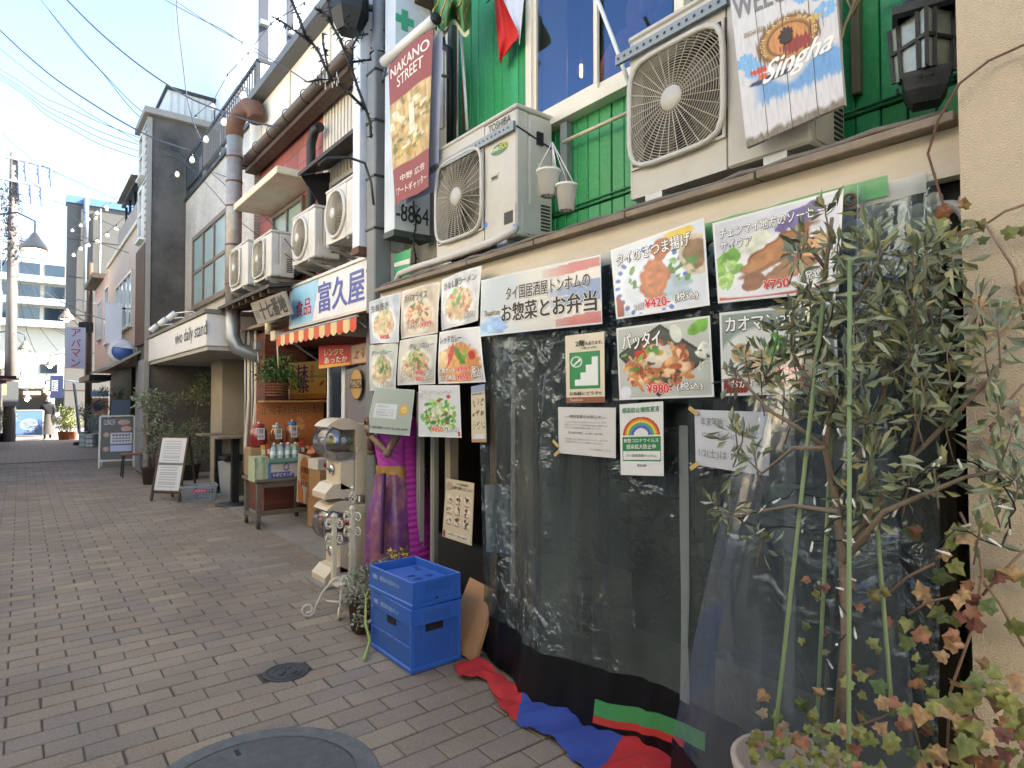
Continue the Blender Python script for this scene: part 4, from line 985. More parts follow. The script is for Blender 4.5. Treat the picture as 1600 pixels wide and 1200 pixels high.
# welcome board of wooden planks
wbd = thing('welcome_board', 'white plank board with beer crown logo and palm trees hung on the unit', 'sign', P(1240, 200, x=2.30))
c4 = [P(1137, -30, x=2.30), P(1300, -95, x=2.30), P(1320, 163, x=2.29), P(1166, 231, x=2.29)]
fn = quad_fn(c4)
npl = 4; edges = [0, .25, .5, .755, 1]
cv = []
for i in range(npl):
    a, b_ = edges[i] + .004, edges[i + 1] - .004
    C = Canvas(34, 140, '#cfd0d2', .45)
    SX = a + (b_ - a) * C.X; TY = C.Y; asp = 2.0
    def E(cx, cy, rx, ry, col, var=.05, rag=0., soft=30):
        d = np.sqrt(((SX - cx) / rx) ** 2 + ((TY - cy) / ry) ** 2) + rag * (C.n2 - .5); C.blend((1 - d) * soft * .3, col, var)
    # sea, palms, crown cap, board
    C.blend(np.clip((.34 + .06 * np.sin(SX * 9) - TY) * 30, 0, 1) * np.clip((TY - .21 + .05 * C.n2) * 30, 0, 1) * np.clip((SX - .12) * 8, 0, 1), '#6f9fd0', .2)
    for (px_, py_) in ((.1, .48), (.17, .42), (.85, .72), (.72, .74), (.9, .6)):
        for w_ in range(7):
            an = w_ * .9; E(px_ + .06 * math.cos(an), py_ + .028 * math.sin(an), .055, .012 + .012 * abs(math.sin(an)), '#7fb2dc', .2, .6)
    E(.54, .52, .335, .150, '#8a6a3e', .15, .25); E(.54, .52, .3, .134, '#4a2f1f', .1); E(.54, .52, .285, .128, '#b98a4e', .1); E(.54, .52, .225, .1, '#3a2418', .1); E(.54, .52, .205, .092, '#c98e55', .25)
    E(.62, .47, .16, .045, '#8f3b33', .3, .7); E(.22, .4, .09, .02, '#c4513a', .2, .8); E(.8, .58, .06, .02, '#c9a94e', .3, .8)
    E(.35, .335, .26, .02, '#39465c', .1); E(.25, .36, .05, .018, '#d8654c', .2, .6)
    C.a *= (1 - .16 * (C.n2[..., None] ** 2)); C.blend(np.clip((.04 + .03 * C.n1 - TY) * 40, 0, 1), '#7d7468', .3)
    sub = lambda s, t_, off=0., a=a, b_=b_: fn(a + (b_ - a) * s, t_, off)
    pl = C.sheet(sub, 'plank', M_print('board print', .6), wbd)
    k = MB(); k.grid(lambda s, t_: sub(s, t_, -.018), 1, 1)
    for (p0, p1) in (((0, 0), (1, 0)), ((1, 0), (1, 1)), ((1, 1), (0, 1)), ((0, 1), (0, 0))): k.quad(sub(*p0), sub(*p1), sub(*p1, -.018), sub(*p0, -.018))
    k.build('plank_edge', M('plank edge', '#b8b4aa', .8, .1, 8), pl)
lettering(wbd, [('WELCOME', .03, .75, .98, .88, '#77797a', .04), ('SINGHA BEER', .11, .62, .33, .65, '#9a8450', .01)], fn)
lettering(wbd, [('Singha', .28, .29, .95, .45, '#eeeeea', .03)], lambda s, t_, off=0.: fn(s + .9 * (t_ - .37), t_ + .06 * (s - .6), off))
# ring lettering and lion head on the crown cap
k = MB()
for i, chh in enumerate('MOON RAWD BREWERY'):
    if chh == ' ': continue
    a = math.radians(205 - i * 14.5); cx, cy = .54 + .255 * math.cos(a), .52 + .114 * math.sin(a)
    c_, s_ = math.cos(a - PI / 2), math.sin(a - PI / 2)
    sub = lambda s, t_, off=0.: fn(cx + (s * c_ - t_ * s_) * .044, cy + (s * s_ + t_ * c_) * .02, off)
    put_text(k, chh, sub, -.5, -.5, .5, .5, .02, .0025)
k.build('lettering', M('print #e0c890', '#e0c890', .5, .03), wbd)
lion = [(-.5, -.6), (-.2, -.75), (.25, -.7), (.5, -.35), (.42, .0), (.6, .1), (.45, .3), (.55, .55), (.3, .5), (.25, .85), (.05, .6), (-.1, .9), (-.22, .55), (-.45, .65), (-.42, .35), (-.62, .2), (-.72, -.05), (-.5, -.15), (-.62, -.35)]
k = MB(); k.add([fn(.53 + .12 * x, .54 + .062 * y, .003) for x, y in lion], [tuple(range(len(lion)))]); k.build('lion_emblem', M('print #2e2018', '#2e2018', .5, .1), wbd)
# black iron lantern
p = P(1447, 165, x=2.42); lan = thing('iron_lantern', 'black iron wall lantern with barred glass beside the stucco wall', 'lantern', p, .35)
B = lambda k, nm, m_: k.build(nm, m_, lan, world=False)
M_LI = M('lantern iron', '#25292b', .55, .1, 20, .3, 80)
k = MB(); k.lathe([(0, 0), (.055, 0), (.085, .04), (.098, .085), (.098, .1)], n=4, smooth=False); k.v = [(x, y, z) for x, y, z in k.v]; B(k, 'base', M_LI)
for j in range(4):
    a = PI / 4 * 2 * j
    for m_ in (-1, 0, 1):
        p0 = Vector((.094 * math.cos(a), .094 * math.sin(a), 0)); p1 = Vector((.094 * math.cos(a + PI / 2), .094 * math.sin(a + PI / 2), 0))
        q_ = p0.lerp(p1, .5 + m_ * .26) if m_ else p0
        k = MB(); k.beam(q_ + Vector((0, 0, .1)), q_ * 1.12 + Vector((0, 0, .29)), .012, .012); B(k, 'bar', M_LI)
    for z, sc in ((.2, 1.075),):
        k = MB(); k.beam(p0 * sc + Vector((0, 0, z)), p1 * sc + Vector((0, 0, z)), .01, .012); B(k, 'cross_bar', M_LI)
    k = MB(); k.add([p0 * .94 + Vector((0, 0, .1)), p1 * .94 + Vector((0, 0, .1)), p1 * 1.05 + Vector((0, 0, .29)), p0 * 1.05 + Vector((0, 0, .29))], [(0, 1, 2, 3)]); B(k, 'pane', M('lantern glass', '#9aa59c', .15, .3, 20, spec=.8))
    for m_ in range(4):
        q_ = p0.lerp(p1, .15 + m_ * .23) * 1.03; k = MB(); k.ball(q_ + Vector((0, 0, .07)), .006, 6, 4); B(k, 'rivet', M_LI)
k = MB(); k.lathe([(.112, .285), (.135, .295), (.135, .32), (.1, .33), (.06, .38), (.04, .46), (.03, .48), (0, .48)], n=4, smooth=False); B(k, 'roof', M_LI)
k = MB(); k.tube([(0, 0, .47), (0, 0, .56), (.1, .05, .62), (.32, .12, .6)], .012, 8); B(k, 'hook', M_LI)

# flag, folded green parasol cloth, pipes on the green wall
fl = thing('flag', 'limp red and white cloth flag hanging before the green boards', 'flag', P(790, 60, x=2.55))
k = MB(); k.tube([P(766, -40, x=2.66), P(824, -42, x=2.66)], .01, 6); k.build('pole', M_WHITEP, fl)
# diagonal split: red triangle below, white above
k = MB()
def fred(s, t_):
    v = -40 + t_ * 144; ul = 769 + 12 * t_; ur = 770 + 6 * t_ + 36 * min(1, t_ / .62) ** 1.1 if t_ < .72 else 812 - (t_ - .72) / .28 * 30
    u = ul + (ur - ul) * s; return P(u, v - (8 * s if t_ > .7 else 0), x=2.66 + .02 * math.sin(8 * s + 5 * t_))
k.grid(fred, 10, 18); k.build('red_half', M('flag red', '#c8281e', .75, .1, 8), fl)
k = MB()
def fwh(s, t_):
    v = -40 + t_ * 110; ul = 770 + 6 * t_ * .76 + 36 * min(1, t_ * .76 / .62) ** 1.1; ur = 822 - 10 * t_
    u = ul + (max(ur, ul + .5) - ul) * s; return P(u, v, x=2.664 + .02 * math.sin(8 + 6 * s + 5 * t_))
k.grid(fwh, 8, 14); k.build('white_half', M('flag white', '#ccd0d8', .75, .06, 8), fl)

pg = thing('folded_green_cloth', 'green gold-trimmed cloth canopy folded at the top beside the banner', 'cloth', P(708, 40, x=2.4))
k = MB()
def fg_(s, t_):
    u = 678 + 58 * s; v = -30 + t_ * (72 + 10 * math.sin(s * 9)); return P(u, v, x=2.42 + .06 * math.sin(s * 14) * (.4 + t_) + .05 * math.sin(5 * t_ + s * 4))
k.grid(fg_, 26, 14); k.build('cloth', M('canopy green', '#4b8049', .6, .2, 6), pg)
for j in range(5):
    s0 = .06 + j * .21; k = MB(); k.tube([fg_(s0 + .07 * math.sin(a * .8), .25 + .6 * a / 8) + Vector((-.008, -.004, 0)) for a in range(9)], .006, 5); k.build('gold_trim', M('gold trim', '#c9a25a', .5, .1, 10), pg)
k = MB(); k.grid(lambda s, t_: P(683 + 50 * s, 40 + 10 * math.sin(s * 9) + 8 * t_, x=2.4), 16, 1); k.build('hem', M('hem cream', '#b7b58a', .6), pg)
o = MB(); x_ = 2.66; o.tube([P(689, 48, x=2.6), P(692, 72, x=2.6), P(702, 78, x=2.62), P(703, 110, x=2.64), P(703, 230, x=2.66)], .028, 10); tag(o.build('black_drain', M_BLACK), 'black bent drainpipe at the left end of the green boards', 'drainpipe')
o = MB(); o.bx((2.68, GY1 + .01, 2.5), (2.73, GY1 + .07, 5)); tag(o.build('corner_batten', M('dark batten', '#3d4442', .7, .2, 6)), 'dark corner batten between the green boards and white ribbing', 'batten')
o = MB(); o.tube([P(720, 50, x=2.6), P(727, 150, x=2.62), P(730, 204, x=2.64)], .012, 8); tag(o.build('white_conduit', M_WHITEP), 'thin white conduit dropping behind the strapped unit', 'conduit')
o = MB(); o.tube([P(723, 120, x=2.66), P(724, 205, x=2.68)], .012, 8); tag(o.build('brown_conduit', M_RUST), 'rusty brown conduit beside the thin white conduit', 'conduit')
o = MB(); o.bx((XG - .05, P(1343, 60, x=XG).y - .018, 2.86), (XG - .012, P(1343, 60, x=XG).y + .018, 3.6), .004); tag(o.build('bronze_conduit', M('bronze strip', '#6d6a55', .5, .15, 8)), 'bronze conduit strip on the green boards beside the lantern', 'conduit')
o = MB(); pts = [P(1345, -20, x=2.6), P(1320, 40, x=2.5), P(1310, 80, x=2.45), P(1316, 160, x=2.5)]; o.tube(pts, .006, 6); o.tube([P(1310, -30, x=2.62), P(1333, 22, x=2.6), P(1352, -20, x=2.6)], .008, 6); tag(o.build('loose_cable', M('tan cable', '#a08f6a', .6)), 'loose tan cable looped between welcome board and lantern', 'cable')
o = MB(); pts = [P(1600, 70, x=2.17), P(1545, 95, x=2.17), P(1500, 130, x=2.16), P(1465, 190, x=2.2), P(1450, 240, x=2.24), P(1465, 290, x=2.25), P(1480, 340, x=2.24)]
sm = []
for i in range(len(pts) - 1):
    for t_ in (0, .33, .66): sm.append(pts[i].lerp(pts[i + 1], t_))
o.tube(sm + [pts[-1]], .004, 5); tag(o.build('dry_vine', M('dry vine', '#6d5346', .8, .2, 20)), 'dry vine stem arching from the stucco wall to the curtain', 'vine')
# ================================================================ vinyl curtain
CY0, CY1, CTOP = 3.22, .70, 2.33
_cr = [(random.uniform(0, 1), random.uniform(0, 1), random.uniform(-1.2, 1.2), random.uniform(.08, .3), random.uniform(.005, .016)) for _ in range(60)]
FL = [(0, .0), (.12, .07), (.28, .16), (.42, .11), (.6, .04), (.8, .06), (1, .06)]
def interp(tab, s):
    for i in range(len(tab) - 1):
        if s <= tab[i + 1][0]:
            q = (s - tab[i][0]) / (tab[i + 1][0] - tab[i][0]); q = q * q * (3 - 2 * q); return tab[i][1] * (1 - q) + tab[i + 1][1] * q
    return tab[-1][1]
def curtain(s, z, off=0.):
    d = max(0., (CTOP - z) / CTOP)
    x = 2.285 - interp(FL, s) * d ** 2.6 - .012 * math.sin(PI * min(1, d * 1.6)) * 0
    x += .010 * math.sin(s * 34 + 2.2 * d) * (.25 + d) + .006 * math.sin(s * 71 - 5 * d) * d + .018 * math.sin(s * 11 + 1.3) * d
    for (cs, cd, sl, L, a) in _cr:
        e = (s - cs) - sl * .12 * (d - cd)
        g_ = math.exp(-(e / .012) ** 2) * math.exp(-((d - cd) / L) ** 2); x -= a * g_
    y = CY0 + (CY1 - CY0) * s + .03 * math.sin(6 * d) * (1 - s) * d
    return Vector((x - off, y, z))
def zb(s): return .018
def zt(s): return .25 + .06 * math.sin(min(1, s * 1.4) * PI / 2) + .012 * math.sin(s * 15)
vc = thing('vinyl_curtain', 'clear vinyl curtain with black skirt closing the restaurant front', 'curtain', (2.28, 2, 0))
M_VINYL = M_glass('clear vinyl', '#c3ccc8', .09, .07, .125, '#94a29f', 1.0, 9, .55, '#c3d2dc')  # milky haze raised to lift the dark room; bluish gloss cools reflections
k = MB(); k.grid(lambda s, t: curtain(s, zt(s) - .01 + (CTOP - zt(s)) * t), 190, 110); k.build('clear_sheet', M_VINYL, vc)
k = MB(); k.grid(lambda s, t: curtain(s, zb(s) + (zt(s) - zb(s)) * t, .003), 120, 12); k.build('black_skirt', M('black vinyl', '#0c0d0f', .45, .15, 5, .25, 14, spec=.35), vc)
M_SEAM = M('milky seam', '#9aa2a2', .4, .15, 14, alpha=.55)
s1 = (P(1052, 800, x=2.2).y - CY0) / (CY1 - CY0)
k = MB(); k.grid(lambda s, t: curtain(s1 + (s - .5) * .022, zt(s1) - .02 + (1.5 - zt(s1)) * t, .006), 3, 40); k.build('seam_strip', M_SEAM, vc)
for sx, w in ((.145, .016), (.81, .018)):
    k = MB(); k.grid(lambda s, t: curtain(sx + (s - .5) * w, .45 + 1.6 * t, .005), 2, 40); k.build('fold_strip', M('faint fold', '#aab2b4', .35, .2, 9, alpha=.22), vc)
k = MB(); k.grid(lambda s, t: curtain(.02 + .97 * s, 2.262 + .066 * t, .006), 60, 2); k.build('header_band', M('milky header', '#c3c8c6', .4, .1, 6, alpha=.5), vc)
M_GTAPE = M('green tape', '#4c9c5e', .35, .1, 8, alpha=.85)
k = MB(); k.grid(lambda s, t: curtain(.625 + .32 * s, 2.27 + .07 * t + .01 * s, .012), 20, 2); k.build('green_tape', M_GTAPE, vc)
k = MB(); k.grid(lambda s, t: curtain(.02 + .1 * s, 2.265 + .05 * t, .012), 8, 2); k.build('green_tape', M_GTAPE, vc)
sA, sB = (2.12 - CY0) / (CY1 - CY0), (1.55 - CY0) / (CY1 - CY0)
k = MB(); k.grid(lambda s, t: curtain(sA + (sB - sA) * s, .085 + .055 * s + .075 * t, .008), 24, 3); k.build('green_tape', M_GTAPE, vc)
k = MB(); k.grid(lambda s, t: curtain(sA + (sB - sA) * s * .8, .05 + .05 * s + .034 * t, .009), 20, 2); k.build('red_tape', M('red tape', '#b83a34', .5, .1, 8), vc)
for s in (.045, .30, .36, .62, .75, .90):
    k = MB(); k.ring(curtain(s, 2.295, .016), .011, .004, (1, 0, 0), 14, 5); k.build('eyelet', M_GALV, vc)
# second loose flap gathered at the right end
fp = thing('vinyl_flap', 'gathered clear vinyl flap draped from the fascia corner behind the potted shrub', 'curtain', (2.1, 1.1, 0))
def flap(s, t):
    z = 2.33 * (1 - t) + .2 * t; y = .95 + ((.45 - s) * (.35 + 1.15 * t ** .75) if s < .45 else (.45 - s) * (.1 + .32 * t))
    x = 2.26 - .34 * t ** 1.5 * math.sin(PI * min(1, .12 + s * .8)) + .02 * math.sin(s * 15 + 3 * t) * (1.1 - .8 * t) + .003 * math.sin(s * 37)
    return Vector((x, y, z))
k = MB(); k.grid(flap, 90, 60); k.build('clear_sheet', M_glass('clear vinyl flap', '#eef1f1', .0, .1, .075, '#b4c4dc', .3, 6, .12), fp)
k = MB(); k.grid(lambda s, t: flap(s, 1.0) + Vector((-.004 - .02 * t, 0, -.18 * t)), 50, 4); k.build('black_skirt', M('black vinyl', '#14161a'), fp)
k = MB(); k.ring(flap(.45, .02) + Vector((-.02, 0, 0)), .02, .005, (1, .3, 0), 16, 6); k.build('hook', M_RUST, fp)

# ================================================================ printed notices on the curtain
M_LAM = M_print('laminated print', .28, .35)
M_PAPER = M_print('paper print', .65)
def q4(pts, x): return [P(u, v, x=x) for u, v in pts]
def poster(name, label, pts, x, C, rows=(), mat=None, cat='poster', group=None, bulge=.0, wave=0.):
    c4 = q4(pts, x) if not isinstance(x, (list, tuple)) else [P(u, v, x=xx) for (u, v), xx in zip(pts, x)]
    t = thing(name, label, cat, (c4[0] + c4[2]) / 2, group=group)
    fn = quad_fn(c4, bulge, wave)
    C.sheet(fn, 'sheet', mat or M_LAM, t)
    k = MB(); k.grid(lambda s, q: fn(s, q, -.0015), 8, 6); k.build('backing', M('poster back', '#cfcfc8', .5), t)
    if rows: lettering(t, rows, fn)
    return t, fn
def border(C, col='#d9dcdc', w=.02):
    C.blend(((C.X < w) | (C.X > 1 - w) | (C.Y < w * C.asp) | (C.Y > 1 - w * C.asp)).astype(float), col); return C
PX = 2.225
# banner
C = Canvas(120, 60, '#b9c6cc', 3); C.blend((C.X > .35) * 1.0 * np.clip(C.X, 0, 1), '#c9c3b8')
for i, c in enumerate(('#b0454c', '#d4d0cc', '#4a7bb5', '#4a7bb5', '#d6d2cc', '#b0454c')):
    y0 = 1 - (i + .2) / 6.2 ; m_ = (C.Y < y0 + .03 * np.sin(C.X * 8)) & (C.Y > y0 - .16) & (C.X > .58 + .02 * i)
    C.blend(m_ * np.clip((C.X - .5) * 3, 0, .9), c)
C.ell(.12, .15, .16, .2, '#6fa3d8', 0, .3, .8); C.ell(.03, .1, .12, .2, '#8dbde6', 0, .3, .8); border(C, '#c8d0d4', .008)
poster('restaurant_banner', 'wide pale banner with thai flag stripes and black lettering', [(752, 438), (938, 398), (941, 506), (750, 526)], PX, C,
       [('タイ国居酒屋トンホムの', .26, .56, .93, .78, '#22201f', .02, '#d8d8d4'), ('お惣菜とお弁当', .22, .2, .97, .5, '#141414', .04, '#d8d8d4'), ('ThonHom', .04, .34, .2, .44, '#8a7a4a', .015)], bulge=.01)
# food posters -------------------------------------------------
def food_fish():
    C = Canvas(130, 98, '#c7d2dc', 1.25); C.ell(.42, .42, .42, .5, '#dfe6ee', .1, .05); 
    for i in range(26):
        a = i * .2417; C.ell(.42 + .37 * math.cos(a), .42 + .44 * math.sin(a), .03, .03, '#3b6fb8', a, .2, .6)
    C.ell(.42, .42, .31, .36, '#cfdce8', 0, .05); C.ell(.62, .26, .24, .17, '#9db6c4', .1, .2, .5)
    C.ell(.9, .62, .17, .26, '#c6b8a0', .2, .2); C.ell(.9, .64, .12, .18, '#8a6e4e', .2, .3, .4); C.ell(.75, .92, .16, .08, '#d8b94a', 0, .1)
    C.bits(14, .76, .5, .14, .16, ['#4f8c3c', '#6ba84f', '#3c742e', '#85b866'], .04); C.bits(7, .24, .5, .06, .16, ['#5a9446', '#3e7a34'], .035)
    C.ell(.47, .44, .17, .30, '#a85a34', -.15, .25, .3); C.ell(.48, .46, .13, .24, '#bb6b3e', -.15, .35, .5); C.ell(.56, .8, .1, .14, '#a9562f', -.5, .3, .4); C.ell(.03, .12, .08, .2, '#8c2f28', 0, .1)
    return border(C.shade(.2))
poster('food_poster', 'poster of a golden fried patty on a blue patterned plate', [(954, 391), (1100, 340), (1109, 477), (963, 499)], PX, food_fish(), [('タイのさつま揚げ', .06, .74, .86, .9, '#f2f2ee', .03, '#23201e'), ('2個', .22, .08, .33, .17, '#f0f0ec', .02, '#23201e'), ('¥420-', .35, .08, .62, .2, '#d8202a', .04, '#f2f2ee'), ('(税込)', .66, .09, .9, .2, '#f0f0ec', .03, '#23201e')], group='food posters on the curtain')
def food_padthai():
    C = Canvas(130, 98, '#b9c0b8', 1.3); C.poly([(0, .62), (.5, .98), (.99, .5), (.45, .02)], '#2c332f', .2); C.poly([(.04, .62), (.5, .93), (.95, .5), (.45, .07)], '#464d46', .2)
    C.bits(150, .45, .42, .38, .3, ['#c98a56', '#d8a878', '#b06a3e', '#dfc09a', '#c47a4a', '#a85638'], .05)
    C.ell(.47, .58, .15, .15, '#d9d2c0', .2, .15, .5); C.ell(.48, .6, .05, .04, '#c99a4e', 0, .2); C.ell(.28, .6, .08, .06, '#c23a2a', -.3, .2, .3)
    C.bits(9, .3, .5, .25, .3, ['#7fae4c', '#5d9440'], .045, 4); C.ell(.66, .83, .06, .13, '#d5dcd0', .3, .1); C.ell(.9, .9, .13, .09, '#6fae3e', .5, .3, .5); C.bits(12, .93, .5, .07, .2, ['#d8dccf', '#b9c4b0'], .05)
    C.ell(.08, .1, .07, .09, '#dfe4ea', 0, .05); return border(C.shade(.2))
poster('food_poster', 'poster of stir-fried noodles in a black tray below the fried patty poster', [(963, 513), (1109, 493), (1116, 620), (968, 625)], PX, food_padthai(), [('パッタイ', .07, .68, .5, .9, '#f2f2ee', .04, '#23201e'), ('¥980-', .33, .07, .6, .19, '#d8202a', .04, '#f2f2ee'), ('(税込)', .65, .08, .9, .2, '#f0f0ec', .03, '#23201e')], group='food posters on the curtain')
def food_sausage():
    C = Canvas(140, 94, '#c9cdd6', 1.5); C.ell(.5, .35, .6, .36, '#dfe0e2', .05, .05); C.ell(.5, .08, .6, .1, '#b8412f', .03, .1); C.ell(.5, .14, .6, .1, '#d9dce2', .03, .05)
    C.bits(22, .1, .42, .11, .22, ['#8cc25a', '#6ba93f', '#a9d27c'], .06); C.ell(.35, .66, .16, .12, '#d6dcc8', .2, .2, .5); C.ell(.72, .84, .2, .1, '#6a5e9c', .3, .3, .5)
    C.ell(.52, .5, .34, .15, '#8a5230', .42, .35, .35); C.ell(.5, .5, .28, .1, '#b07a4a', .42, .3, .5); C.ell(.66, .32, .3, .12, '#9a6238', .42, .35, .4); C.ell(.34, .2, .11, .12, '#7a4524', .3, .4, .4); C.ell(.82, .5, .12, .1, '#c89a68', .3, .3)
    return border(C.shade(.2))
poster('food_poster', 'poster of sliced grilled sausages with lettuce behind the shrub', [(1113, 349), (1318, 294), (1310, 455), (1122, 474)], PX, food_sausage(), [('チェンマイ地方のソーセージ', .06, .78, .95, .9, '#f2f2ee', .03, '#3a3f5a'), ('サイウア', .06, .63, .33, .74, '#f2f2ee', .03, '#3a3f5a'), ('¥750-', .42, .1, .66, .2, '#d8202a', .04, '#f2f2ee'), ('(税込)', .7, .14, .92, .26, '#f0f0ec', .03, '#23201e')], group='food posters on the curtain')
def food_rice():
    C = Canvas(120, 82, '#8a9a94', 1.4); C.ell(.4, .4, .46, .42, '#d6dad4', .1, .05); C.ell(.5, .35, .3, .22, '#c8ae8c', .15, .3, .4); C.ell(.7, .3, .22, .15, '#d8c9ac', .2, .2, .4); C.bits(14, .5, .5, .2, .16, ['#4f9a3e', '#79b95a', '#3d8436'], .055)
    C.bits(8, .82, .8, .12, .1, ['#83b84e', '#5f9a3c'], .05); C.ell(.12, .1, .16, .12, '#8c2f28', 0, .2); C.ell(.2, .5, .1, .12, '#c9a97a', 0, .2); return border(C.shade(.2))
poster('food_poster', 'poster of rice with chicken below the grilled sausage poster', [(1124, 489), (1306, 470), (1310, 614), (1128, 619)], PX, food_rice(), [('カオマンガイ', .06, .76, .78, .94, '#f2f2ee', .04, '#23201e'), ('お昼セット', .1, .22, .48, .32, '#f0f0ec', .03, '#23201e'), ('おかず単品', .1, .09, .48, .19, '#f0f0ec', .03, '#23201e'), ('¥980-', .52, .22, .78, .33, '#d8202a', .04, '#f2f2ee'), ('¥750-', .52, .08, .78, .19, '#d8202a', .04, '#f2f2ee'), ('(税込)', .81, .1, .96, .3, '#f0f0ec', .03, '#23201e')], group='food posters on the curtain')
# stairs notice
C = Canvas(72, 110, '#d8cfb6', .56); C.rect(.11, .20, .9, .74, '#1f7a44'); C.rect(.14, .22, .87, .72, '#2a8a50'); C.rect(0, 0, 1, .085, '#8a5a44')
for i in range(4): C.rect(.24 + .15 * i, .25, .84, .34 + .105 * i, '#dfe6e2')
C.rect(.84, .22, .87, .72, '#2a8a50'); C.ell(.29, .6, .16, .085, '#dfe6e2', 0, 0); C.ell(.29, .6, .13, .07, '#2a8a50', 0, 0); C.poly([(.2, .555), (.22, .54), (.4, .62), (.37, .64)], '#dfe6e2'); C.poly([(.30, .645), (.4, .645), (.4, .585), (.36, .62)], '#dfe6e2')
poster('stairs_notice', 'cream notice with white stairs and arrow on a green square', [(883, 525), (944, 518), (945, 629), (885, 630)], PX, C, [('2階', .28, .82, .52, .91, '#1d1d1d', .04), ('もあります。', .54, .83, .96, .885, '#1d1d1d', .02), ('(1階は14席)', .42, .775, .82, .81, '#1d1d1d', .01), ('お気軽にどうぞ!!', .1, .11, .92, .165, '#1d1d1d', .03), ('ThonHom', .1, .025, .45, .065, '#d8cfc0', .01)], cat='notice')
# plain notice, rainbow notice, hand written notice
C = Canvas(20, 16, '#c9c9c6', 1.15)
poster('hours_notice', 'white sheet of small print between stairs notice and rainbow notice', [(872, 636), (962, 637), (962, 716), (873, 708)], PX + .005, C,
       [('----時短営業のお知らせ----', .15, .77, .86, .84, '#2c2c2c', .01), ('いつもご利用いただきありがとうございます', .13, .67, .86, .705, '#6a6a6a', 0), ('新型コロナウイルス感染症拡大防止の観点から', .13, .61, .88, .645, '#6a6a6a', 0), ('しばらくの間営業時間を短縮いたします', .13, .55, .78, .585, '#6a6a6a', 0), ('【営業時間】11:00〜20:00', .2, .44, .8, .485, '#3a3a3a', 0), ('お客様にはご迷惑をおかけいたしますが', .13, .31, .88, .345, '#6a6a6a', 0), ('ご理解のほどよろしくお願いいたします', .13, .25, .8, .285, '#6a6a6a', 0), ('タイ国居酒屋 トンホム', .6, .12, .93, .155, '#6a6a6a', 0)], M_PAPER, 'notice', bulge=.006)
C = Canvas(64, 100, '#d9dcd9', .6)
for i, c in enumerate(('#b8352e', '#d8843a', '#d9cb4a', '#5aa04c', '#4a7fc0', '#4d4f9c', '#d9dcd9')):
    R = .43 - i * .043; d = np.sqrt((C.X - .5) ** 2 + ((C.Y - .55) / C.asp) ** 2); C.blend(((d < R) & (C.Y > .55)).astype(float), c)
C.rect(.06, .34, .94, .53, '#2a7d4c'); C.rect(.06, .2, .94, .335, '#2a7d4c'); C.rect(.075, .215, .925, .335, '#d9dcd9')
poster('rainbow_notice', 'white and green notice with a rainbow arch', [(968, 632), (1036, 627), (1037, 744), (970, 742)], PX + .004, C, [('感染防止徹底宣言', .07, .87, .93, .945, '#2a7d4c', .03), ('新型コロナウイルス', .1, .455, .9, .51, '#e8ece8', .02), ('感染拡大防止中', .16, .365, .84, .43, '#e8ece8', .02), ('タイ国居酒屋トンホム', .15, .255, .85, .295, '#333333', 0), ('東京都', .4, .12, .62, .155, '#2c4a3a', .01)], None, 'notice')
C = Canvas(24, 18, '#c3c7cf', 1.2)
poster('handwritten_notice', 'white sheet with faint handwriting taped beside the shrub', [(1085, 640), (1206, 644), (1201, 744), (1087, 726)], PX + .01, C, [('年末年始', .1, .72, .42, .88, '#7c8088', -.005), ('12/31(木)〜1/1', .12, .5, .6, .62, '#7c8088', -.006), ('休み', .66, .6, .86, .76, '#7c8088', -.006), ('1/2(土)は 11:00〜', .06, .14, .86, .32, '#7c8088', -.006)], M_PAPER, 'notice', bulge=.012)
for i, (u, v) in enumerate(((868, 693), (870, 708), (1083, 642), (1085, 728), (1208, 650))):
    p = P(u, v, x=PX - .004); o = MB(); R = Matrix.Rotation(.6 * (-1) ** i, 3, 'X'); o.box(p, (.001, .05, .018), R)
    tag(o.build('masking_tape', M('masking tape', '#c4a968', .6)), ['masking tape at the left edge of the small print sheet', 'masking tape at the lower left corner of the small print sheet', 'masking tape at the upper left corner of the handwritten sheet', 'masking tape at the lower left corner of the handwritten sheet', 'masking tape at the upper right corner of the handwritten sheet'][i], 'tape', 'masking tape scraps')

